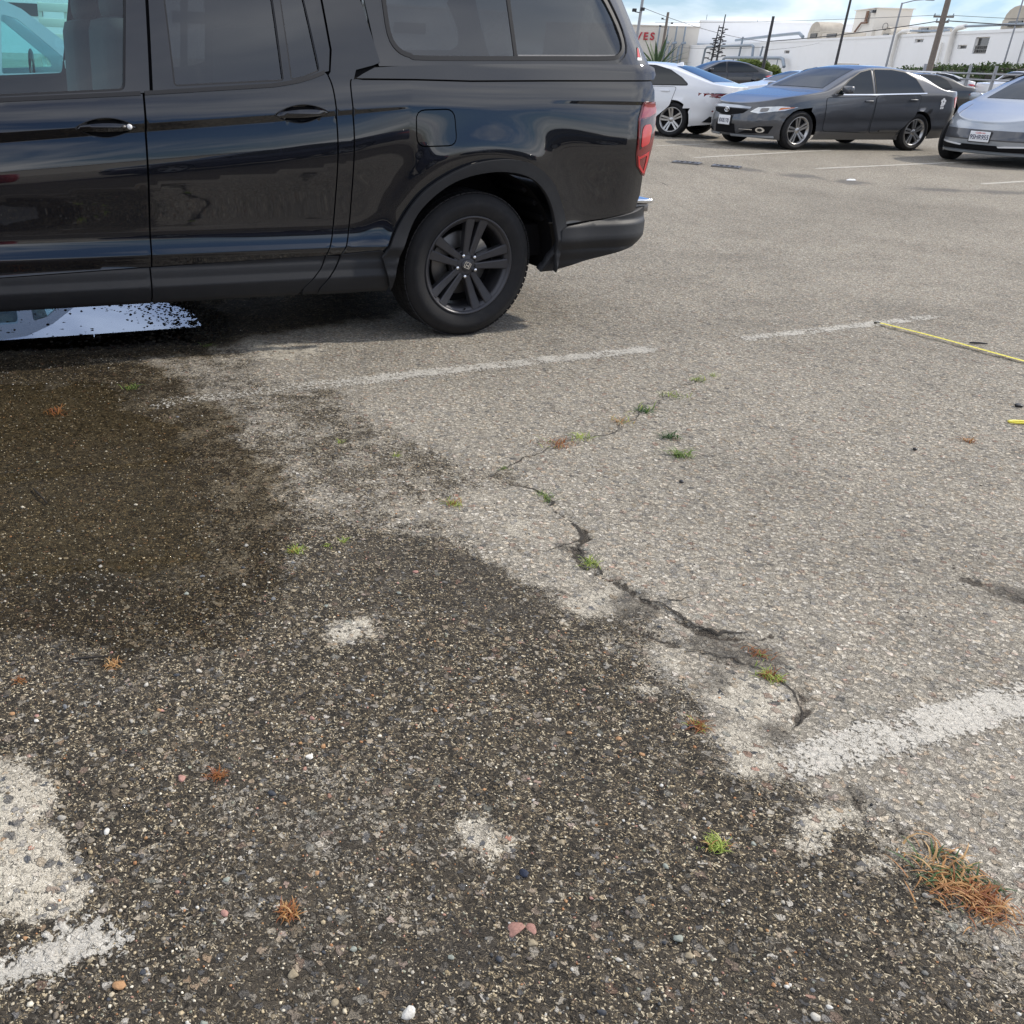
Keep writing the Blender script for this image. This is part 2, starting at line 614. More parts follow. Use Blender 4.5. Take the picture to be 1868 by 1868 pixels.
M['plate_red'] = simple('plate_red_ink', (0.55, 0.03, 0.03), 0.5)
M['decal_red'] = simple('decal_red', (0.50, 0.02, 0.03), 0.4)
M['decal_white'] = simple('decal_white', (0.80, 0.80, 0.80), 0.4)
M['seat'] = simple('seat_fabric', (0.035, 0.036, 0.04), 0.9, var=0.2)
M['blue_plastic'] = simple('blue_plastic', (0.03, 0.13, 0.42), 0.5)
M['p_white'] = car_paint('white_paint', (0.72, 0.73, 0.75), 0.0, 0.4, 0.03, 0.02)
M['p_grey'] = car_paint('slate_grey_paint', (0.055, 0.058, 0.066), 0.30, 0.35, 0.03, 0.3)
M['p_silver'] = car_paint('silver_blue_paint', (0.33, 0.36, 0.40), 0.45, 0.32, 0.02, 0.25)
M['p_gunmetal'] = car_paint('gunmetal_paint', (0.30, 0.31, 0.29), 0.4, 0.35, 0.03, 0.2)
M['p_navy'] = car_paint('navy_paint', (0.02, 0.025, 0.06), 0.2, 0.35, 0.03, 0.2)
M['p_black'] = car_paint('black_car_paint', (0.010, 0.010, 0.012), 0.0, 0.35, 0.02, 0.2)
M['p_red'] = car_paint('red_paint', (0.34, 0.015, 0.012), 0.1, 0.35, 0.02, 0.2)
M['p_van'] = car_paint('pale_van_paint', (0.52, 0.57, 0.62), 0.1, 0.35, 0.03, 0.1)

# --- pavement: one node group for colour, height and roughness, used by the ground and by the worn paint
def pavement_nodes(t):
    pos = t.n('ShaderNodeNewGeometry').outputs['Position']
    a_dark = t.attr('dark').outputs['Fac']; a_patch = t.attr('patch').outputs['Fac']
    a_wet = t.attr('wet').outputs['Fac']; a_dirt = t.attr('dirt').outputs['Fac']; a_crack = t.attr('crack').outputs['Fac']
    a_tar = t.attr('tar').outputs['Fac']; n1 = t.attr('tone').outputs['Fac']; n2 = t.attr('grain').outputs['Fac']
    wq = t.n('ShaderNodeTexNoise'); wq.noise_dimensions = '2D'; t.set(wq.inputs['Vector'], pos)
    wq.inputs['Scale'].default_value = 75; wq.inputs['Detail'].default_value = 2
    wsub = t.n('ShaderNodeVectorMath', operation='SUBTRACT'); t.nt.links.new(wq.outputs['Color'], wsub.inputs[0]); wsub.inputs[1].default_value = (0.5, 0.5, 0.5)
    wsc = t.n('ShaderNodeVectorMath', operation='MULTIPLY_ADD'); t.nt.links.new(wsub.outputs[0], wsc.inputs[0]); wsc.inputs[1].default_value = (0.022, 0.022, 0.0); t.nt.links.new(pos, wsc.inputs[2])
    wpos = wsc.outputs[0]
    def vor2(sc, rnd=1.0):
        v = t.vor(wpos, sc, rnd=rnd); v.voronoi_dimensions = '2D'; return v
    q = t.n('ShaderNodeTexNoise'); q.noise_dimensions = '2D'; t.set(q.inputs['Vector'], pos)
    q.inputs['Scale'].default_value = 60; q.inputs['Detail'].default_value = 3; q.inputs['Roughness'].default_value = 0.65
    n3 = q.outputs['Fac']
    e = t.math('ADD', t.math('MULTIPLY', t.math('SUBTRACT', n1, 0.5), 0.5), t.math('MULTIPLY', t.math('SUBTRACT', n2, 0.5), 1.0))
    e = t.math('ADD', e, t.math('MULTIPLY', t.math('SUBTRACT', n3, 0.5), 0.9))
    # three sizes of stone
    vf = vor2(225); vm = vor2(68); vl = vor2(31)
    def rgb(v):
        q = t.n('ShaderNodeSeparateColor'); t.nt.links.new(v.outputs['Color'], q.inputs[0]); return q.outputs
    cf, cm, cl = rgb(vf), rgb(vm), rgb(vl)
    def round_mask(v, lo, hi): return t.math('SUBTRACT', 1.0, t.sstep(v.outputs['Distance'], lo, hi))
    mf = round_mask(vf, 0.34, 0.60); mm0 = round_mask(vm, 0.36, 0.54); ml = round_mask(vl, 0.26, 0.38)
    mm = t.math('MULTIPLY', mm0, t.sstep(cm[1], 0.35, 0.39)); ml = t.math('MULTIPLY', ml, t.sstep(cl[1], 0.72, 0.74))
    fine_l = t.ramp(cf[0], [(0, (0.07, 0.067, 0.06)), (0.16, (0.18, 0.168, 0.145)), (0.42, (0.34, 0.31, 0.26)), (0.70, (0.48, 0.44, 0.37)), (0.90, (0.66, 0.62, 0.54)), (1, (0.80, 0.77, 0.70))])
    fine_d = t.ramp(cf[0], [(0, (0.013, 0.012, 0.010)), (0.40, (0.030, 0.026, 0.021)), (0.58, (0.075, 0.062, 0.046)), (0.75, (0.155, 0.122, 0.078)), (0.90, (0.36, 0.30, 0.20)), (1, (0.64, 0.57, 0.43))])
    stone_c = t.ramp(cm[0], [(0, (0.045, 0.050, 0.06)), (0.10, (0.13, 0.135, 0.145)), (0.22, (0.22, 0.22, 0.225)), (0.34, (0.37, 0.335, 0.275)), (0.46, (0.50, 0.45, 0.365)), (0.58, (0.27, 0.265, 0.26)), (0.68, (0.58, 0.51, 0.40)), (0.78, (0.36, 0.25, 0.16)), (0.86, (0.56, 0.52, 0.45)), (0.96, (0.70, 0.67, 0.61)), (1, (0.42, 0.22, 0.16))])
    stone_l = t.ramp(cl[0], [(0, (0.05, 0.055, 0.065)), (0.2, (0.17, 0.165, 0.16)), (0.4, (0.28, 0.22, 0.15)), (0.6, (0.36, 0.33, 0.28)), (0.8, (0.25, 0.14, 0.10)), (0.9, (0.50, 0.47, 0.42)), (1, (0.22, 0.24, 0.22))])
    mat_l = t.mix(n2, (0.38, 0.345, 0.285), (0.60, 0.555, 0.47))
    mat_d = t.mix(n2, (0.024, 0.021, 0.017), (0.080, 0.068, 0.053))
    light = t.mix(mf, t.mix(0.55, mat_l, (0.12, 0.11, 0.095)), t.mix(0.45, fine_l, mat_l))
    gap_shade = t.math('MULTIPLY', t.math('SUBTRACT', 1.0, mm0), t.sstep(n3, 0.35, 0.6))  # shadow lines between the stones, painted into the colour
    light = t.mix(t.math('MULTIPLY', gap_shade, 0.62), light, (0.085, 0.077, 0.066))
    light = t.mix(t.math('MULTIPLY', mm, 0.80), light, t.mix(0.20, stone_c, (0.66, 0.61, 0.52)))
    light = t.mix(t.math('MULTIPLY', ml, 0.6), light, stone_l)
    drk = t.mix(t.math('MULTIPLY', mf, t.sstep(t.math('ADD', n1, t.math('MULTIPLY', n3, 0.35)), 0.42, 0.72)), mat_d, fine_d)
    drk = t.mix(t.math('MULTIPLY', mm, t.sstep(cm[2], 0.80, 0.84)), drk, t.mix(0.4, stone_c, (0.075, 0.065, 0.052)))
    drk = t.mix(t.math('MULTIPLY', t.math('MULTIPLY', ml, 0.6), t.sstep(cl[2], 0.5, 0.55)), drk, t.mix(0.3, stone_l, (0.09, 0.08, 0.065)))
    light = t.mix(1.0, light, t.ramp(n3, [(0.30, 0.62), (0.5, 1.0), (0.70, 1.28)]), 'MULTIPLY')
    tone = t.ramp(n1, [(0.2, 0.78), (0.5, 1.0), (0.8, 1.12)])
    light = t.mix(1.0, light, tone, 'MULTIPLY')
    # the change from pale to dark is made of single grains that are one or the other
    w = t.math('MULTIPLY', t.math('MULTIPLY', a_dark, t.math('SUBTRACT', 1.15, a_dark)), 2.3)
    dsel = t.sstep(t.math('ADD', a_dark, t.math('MULTIPLY', e, w)), 0.10, 0.95)
    gsel = t.sstep(t.math('ADD', dsel, t.math('MULTIPLY', t.math('SUBTRACT', cf[2], 0.5), 0.7)), 0.22, 0.78)
    gsel = t.mixf(t.sstep(dsel, 0.0, 0.08), dsel, gsel)
    col = t.mix(gsel, light, drk)
    # remnants of pale slurry
    ps = t.sstep(t.math('ADD', a_patch, t.math('ADD', t.math('MULTIPLY', e, 0.8), t.math('MULTIPLY', t.math('SUBTRACT', cf[2], 0.5), 0.35))), 0.36, 0.66)
    pcol = t.mix(t.math('MULTIPLY', mf, t.sstep(cf[1], 0.62, 0.66)), t.mix(n2, (0.42, 0.385, 0.32), (0.60, 0.56, 0.475)), fine_l)
    pcol = t.mix(t.math('MULTIPLY', mm, t.sstep(cm[2], 0.66, 0.70)), pcol, stone_c)
    pcol = t.mix(t.math('MULTIPLY', ml, 0.8), pcol, stone_l)
    col = t.mix(ps, col, pcol)
    # dirt stains, tar, cracks
    ds = t.sstep(t.math('ADD', a_dirt, t.math('MULTIPLY', e, 0.8)), 0.25, 0.95)
    col = t.mix(t.math('MULTIPLY', ds, 0.72), col, t.mix(mf, (0.022, 0.020, 0.019), (0.075, 0.066, 0.055)))
    ts = t.sstep(t.math('ADD', a_tar, t.math('MULTIPLY', e, 0.9)), 0.35, 0.8)
    col = t.mix(t.math('MULTIPLY', ts, 0.6), col, (0.10, 0.10, 0.105))
    cs = t.sstep(t.math('ADD', a_crack, t.math('MULTIPLY', e, 0.9)), 0.36, 0.66)
    col = t.mix(t.math('MULTIPLY', cs, 0.88), col, t.mix(mf, (0.014, 0.012, 0.011), (0.07, 0.058, 0.046)))
    # wet stone is darker and glossier
    ws = t.sstep(t.math('ADD', a_wet, t.math('MULTIPLY', e, 0.5)), 0.2, 0.8)
    col = t.mix(ws, col, t.mix(1.0, col, (0.46, 0.42, 0.345), 'MULTIPLY'))
    col = t.mix(1.0, col, (1.02, 1.0, 0.965), 'MULTIPLY')
    # silt settled under the water
    ms = t.math('MULTIPLY', t.attr('silt').outputs['Fac'], t.mixf(t.math('MAXIMUM', mm, t.math('MULTIPLY', mf, t.sstep(cf[1], 0.5, 0.6))), 0.60, 0.12))
    col = t.mix(ms, col, t.mix(n2, (0.048, 0.041, 0.027), (0.110, 0.094, 0.062)))
    h = t.math('ADD', t.math('MULTIPLY', mf, 0.4), t.math('ADD', t.math('MULTIPLY', mm, 0.9), t.math('MULTIPLY', ml, 1.0)))
    return dict(pos=pos, col=col, h=h, ws=ws, e=e, n2=n2, n3=n3, mf=mf, mm=mm, ml=ml, cf=cf, cm=cm, ps=ps)

def make_pavement():
    mt, t, out = new_mat('worn_aggregate_asphalt')
    g = pavement_nodes(t)
    bp = t.n('ShaderNodeBump'); bp.inputs['Strength'].default_value = 1.0; bp.inputs['Distance'].default_value = 0.007
    t.set(bp.inputs['Height'], g['h'])
    b = principled(t, out, Base_Color=g['col'], Roughness=t.mixf(g['ws'], 0.88, 0.78), Specular_IOR_Level=t.mixf(g['ws'], 0.25, 0.12))
    t.nt.links.new(bp.outputs[0], b.inputs['Normal'])
    return mt
M['pavement'] = make_pavement()
M['crack_dirt'] = simple('crack_dirt', (0.032, 0.027, 0.021), 0.95, var=0.5, vscale=120)

def make_line_paint(name, thr, col_a=(0.52, 0.49, 0.425), col_b=(0.70, 0.66, 0.58)):
    mt, t, out = new_mat(name)
    g = pavement_nodes(t)
    a = t.attr('cover').outputs['Fac']
    wear = t.math('ADD', t.math('MULTIPLY', g['e'], 0.62), t.math('MULTIPLY', t.math('SUBTRACT', g['cf'][2], 0.5), 0.42))
    wear = t.math('MULTIPLY', t.math('ADD', wear, t.math('ADD', t.math('MULTIPLY', g['mf'], 0.12), t.math('MULTIPLY', t.math('SUBTRACT', g['mm'], 0.7), 0.38))), t.sstep(a, 0.0, 0.15))
    cover = t.math('MULTIPLY', t.sstep(t.math('ADD', a, wear), thr, thr + 0.38), 0.90)
    col = t.mix(g['n3'], col_a, col_b)
    col = t.mix(t.math('MULTIPLY', g['mf'], 0.25), col, g['col'])
    bp = t.n('ShaderNodeBump'); bp.inputs['Strength'].default_value = 0.8; bp.inputs['Distance'].default_value = 0.005
    t.set(bp.inputs['Height'], g['h'])
    b = t.n('ShaderNodeBsdfPrincipled'); t.set(b.inputs['Base Color'], col); b.inputs['Roughness'].default_value = 0.75
    t.nt.links.new(bp.outputs[0], b.inputs['Normal'])
    tr = t.n('ShaderNodeBsdfTransparent')
    mx = t.n('ShaderNodeMixShader')
    t.set(mx.inputs[0], cover); t.nt.links.new(tr.outputs[0], mx.inputs[1]); t.nt.links.new(b.outputs[0], mx.inputs[2])
    t.nt.links.new(mx.outputs[0], out.inputs['Surface'])
    return mt
M['line_paint'] = make_line_paint('worn_white_line_paint', 0.46)

def make_water(name='puddle_water', ior=1.345, tint=(0.96, 0.93, 0.86), gloss=(1, 1, 1)):
    mt, t, out = new_mat(name)
    pos = t.n('ShaderNodeNewGeometry').outputs['Position']
    tr = t.n('ShaderNodeBsdfTransparent'); t.set(tr.inputs[0], tint)
    gl = t.n('ShaderNodeBsdfGlossy'); gl.inputs['Roughness'].default_value = 0.0; t.set(gl.inputs[0], gloss)
    fr = schlick(t, ((ior - 1) / (ior + 1)) ** 2)
    bp = t.n('ShaderNodeBump'); bp.inputs['Strength'].default_value = 0.012; bp.inputs['Distance'].default_value = 0.002
    t.set(bp.inputs['Height'], t.noise(pos, 9, 2))
    t.nt.links.new(bp.outputs[0], gl.inputs['Normal'])
    mx = t.n('ShaderNodeMixShader')
    t.nt.links.new(fr, mx.inputs[0]); t.nt.links.new(tr.outputs[0], mx.inputs[1]); t.nt.links.new(gl.outputs[0], mx.inputs[2])
    t.nt.links.new(mx.outputs[0], out.inputs['Surface'])
    return mt
M['water'] = make_water()
M['water_far'] = make_water('still_puddle_water', 1.9, (0.5, 0.46, 0.4), (0.60, 0.73, 0.98))

def make_stone_mat(name, attr=True, col=None):
    mt, t, out = new_mat(name)
    geo = t.n('ShaderNodeNewGeometry')
    pos = geo.outputs['Position']
    nz = t.noise(pos, 220, 4, 0.6)
    c0 = t.attr('stone_col').outputs['Color'] if attr else None
    if not attr:
        oi = t.n('ShaderNodeObjectInfo')
        c0 = t.ramp(oi.outputs['Random'], [(0, (0.05, 0.055, 0.065)), (0.12, (0.16, 0.165, 0.17)), (0.22, (0.30, 0.25, 0.17)), (0.34, (0.50, 0.47, 0.41)), (0.44, (0.20, 0.17, 0.13)), (0.52, (0.34, 0.32, 0.28)), (0.60, (0.42, 0.24, 0.12)), (0.68, (0.27, 0.29, 0.25)), (0.76, (0.62, 0.60, 0.55)), (0.84, (0.12, 0.10, 0.085)), (0.92, (0.40, 0.22, 0.18)), (1, (0.24, 0.23, 0.22))], 'CONSTANT') if col is None else col
    c = t.mix(1.0, c0, t.ramp(nz, [(0.3, 0.72), (0.7, 1.2)]), 'MULTIPLY')
    b = principled(t, out, Base_Color=c, Roughness=0.72, Specular_IOR_Level=0.3)
    bp = t.n('ShaderNodeBump'); bp.inputs['Strength'].default_value = 0.4; bp.inputs['Distance'].default_value = 0.001
    t.set(bp.inputs['Height'], nz); t.nt.links.new(bp.outputs[0], b.inputs['Normal'])
    return mt
M['grit'] = make_stone_mat('loose_grit')
M['pebble'] = make_stone_mat('pebble_stone', False)
M['brickstone'] = make_stone_mat('pink_brick_chip', False, (0.33, 0.18, 0.145))
M['bluestone'] = make_stone_mat('blue_black_stone', False, (0.025, 0.032, 0.055))
M['whitestone'] = make_stone_mat('white_stone', False, (0.66, 0.63, 0.57))

def leaf_mat(name, a, b, c=None, rough=0.6):
    mt, t, out = new_mat(name)
    v = t.attr('blade').outputs['Fac']
    stops = [(0, a), (1, b)] if c is None else [(0, a), (0.5, b), (1, c)]
    pos = t.n('ShaderNodeNewGeometry').outputs['Position']
    col = t.mix(0.35, t.ramp(v, stops), t.ramp(t.noise(pos, 60, 3), stops))
    bs = t.n('ShaderNodeBsdfPrincipled'); t.set(bs.inputs['Base Color'], col); bs.inputs['Roughness'].default_value = rough
    tl = t.n('ShaderNodeBsdfTranslucent'); t.set(tl.inputs[0], col)
    mx = t.n('ShaderNodeMixShader'); mx.inputs[0].default_value = 0.3
    t.nt.links.new(bs.outputs[0], mx.inputs[1]); t.nt.links.new(tl.outputs[0], mx.inputs[2])
    t.nt.links.new(mx.outputs[0], out.inputs['Surface'])
    return mt
M['weed_green'] = leaf_mat('weed_green', (0.05, 0.10, 0.02), (0.14, 0.23, 0.04), (0.30, 0.34, 0.07))
M['weed_dark'] = leaf_mat('weed_dark_green', (0.02, 0.05, 0.015), (0.05, 0.11, 0.03), (0.09, 0.16, 0.04))
M['weed_lime'] = leaf_mat('weed_lime', (0.14, 0.22, 0.03), (0.32, 0.42, 0.07), (0.50, 0.48, 0.14))
M['weed_dry'] = leaf_mat('dry_grass', (0.28, 0.10, 0.03), (0.46, 0.24, 0.08), (0.68, 0.48, 0.24))
M['weed_rust'] = leaf_mat('rust_weed', (0.16, 0.05, 0.02), (0.30, 0.10, 0.03), (0.42, 0.22, 0.06))
M['hedge'] = leaf_mat('hedge_leaf', (0.018, 0.035, 0.012), (0.04, 0.075, 0.022), (0.085, 0.12, 0.035))
M['bush'] = leaf_mat('bush_leaf', (0.05, 0.08, 0.02), (0.12, 0.17, 0.04), (0.22, 0.26, 0.07))
M['palm'] = leaf_mat('palm_leaf', (0.03, 0.055, 0.03), (0.07, 0.11, 0.055), (0.15, 0.19, 0.10))
M['bark'] = simple('bark', (0.09, 0.075, 0.06), 0.9, var=0.4, vscale=30, bump=0.6, bscale=60)
M['pole_wood'] = simple('weathered_pole_wood', (0.17, 0.145, 0.125), 0.9, var=0.35, vscale=9, bump=0.4, bscale=40)
M['pole_dark'] = simple('dark_pole', (0.035, 0.035, 0.04), 0.7, var=0.2)
M['pole_steel'] = simple('galvanised_pole', (0.30, 0.31, 0.33), 0.5, metal=0.4)
M['wire'] = simple('wire', (0.05, 0.05, 0.055), 0.6)
M['wall_white'] = simple('white_painted_concrete', (0.85, 0.85, 0.845), 0.85, var=0.03, vscale=0.6, dirt=((0.66, 0.63, 0.58), 0.35, 0.15))
M['wall_cream'] = simple('cream_wall', (0.66, 0.62, 0.55), 0.85, var=0.06, vscale=0.4, dirt=((0.42, 0.38, 0.34), 0.2, 0.3))
M['roof_kit'] = simple('tan_roof_machine', (0.50, 0.45, 0.37), 0.8, var=0.2, vscale=0.9, dirt=((0.25, 0.2, 0.16), 0.8, 0.5))
M['pipe'] = simple('grey_blue_pipe', (0.24, 0.29, 0.34), 0.55, var=0.15, vscale=1.0, dirt=((0.30, 0.2, 0.13), 1.5, 0.25))
M['pipe_white'] = simple('white_duct', (0.78, 0.76, 0.72), 0.6, dirt=((0.5, 0.4, 0.3), 1.0, 0.3))
M['win_dark'] = simple('dark_window', (0.012, 0.014, 0.018), 0.15, spec=0.6)
M['sign_red'] = simple('sign_red', (0.42, 0.02, 0.035), 0.5)
M['soil'] = simple('dark_soil_bank', (0.055, 0.05, 0.042), 0.95, var=0.3, vscale=1.5)
M['tape'] = simple('yellow_tape_blade', (0.78, 0.68, 0.06), 0.35, coat=0.4, var=0.05)
M['tape_ink'] = simple('tape_print', (0.02, 0.02, 0.02), 0.5)
M['black_plastic'] = simple('black_plastic', (0.015, 0.015, 0.016), 0.45)
M['twig'] = simple('dark_twig', (0.022, 0.018, 0.015), 0.85, var=0.3, vscale=80)
M['cream'] = simple('cream_metal', (0.70, 0.69, 0.60), 0.6, var=0.05)
M['rust'] = simple('rusty_iron', (0.16, 0.085, 0.05), 0.8, var=0.4, vscale=8)

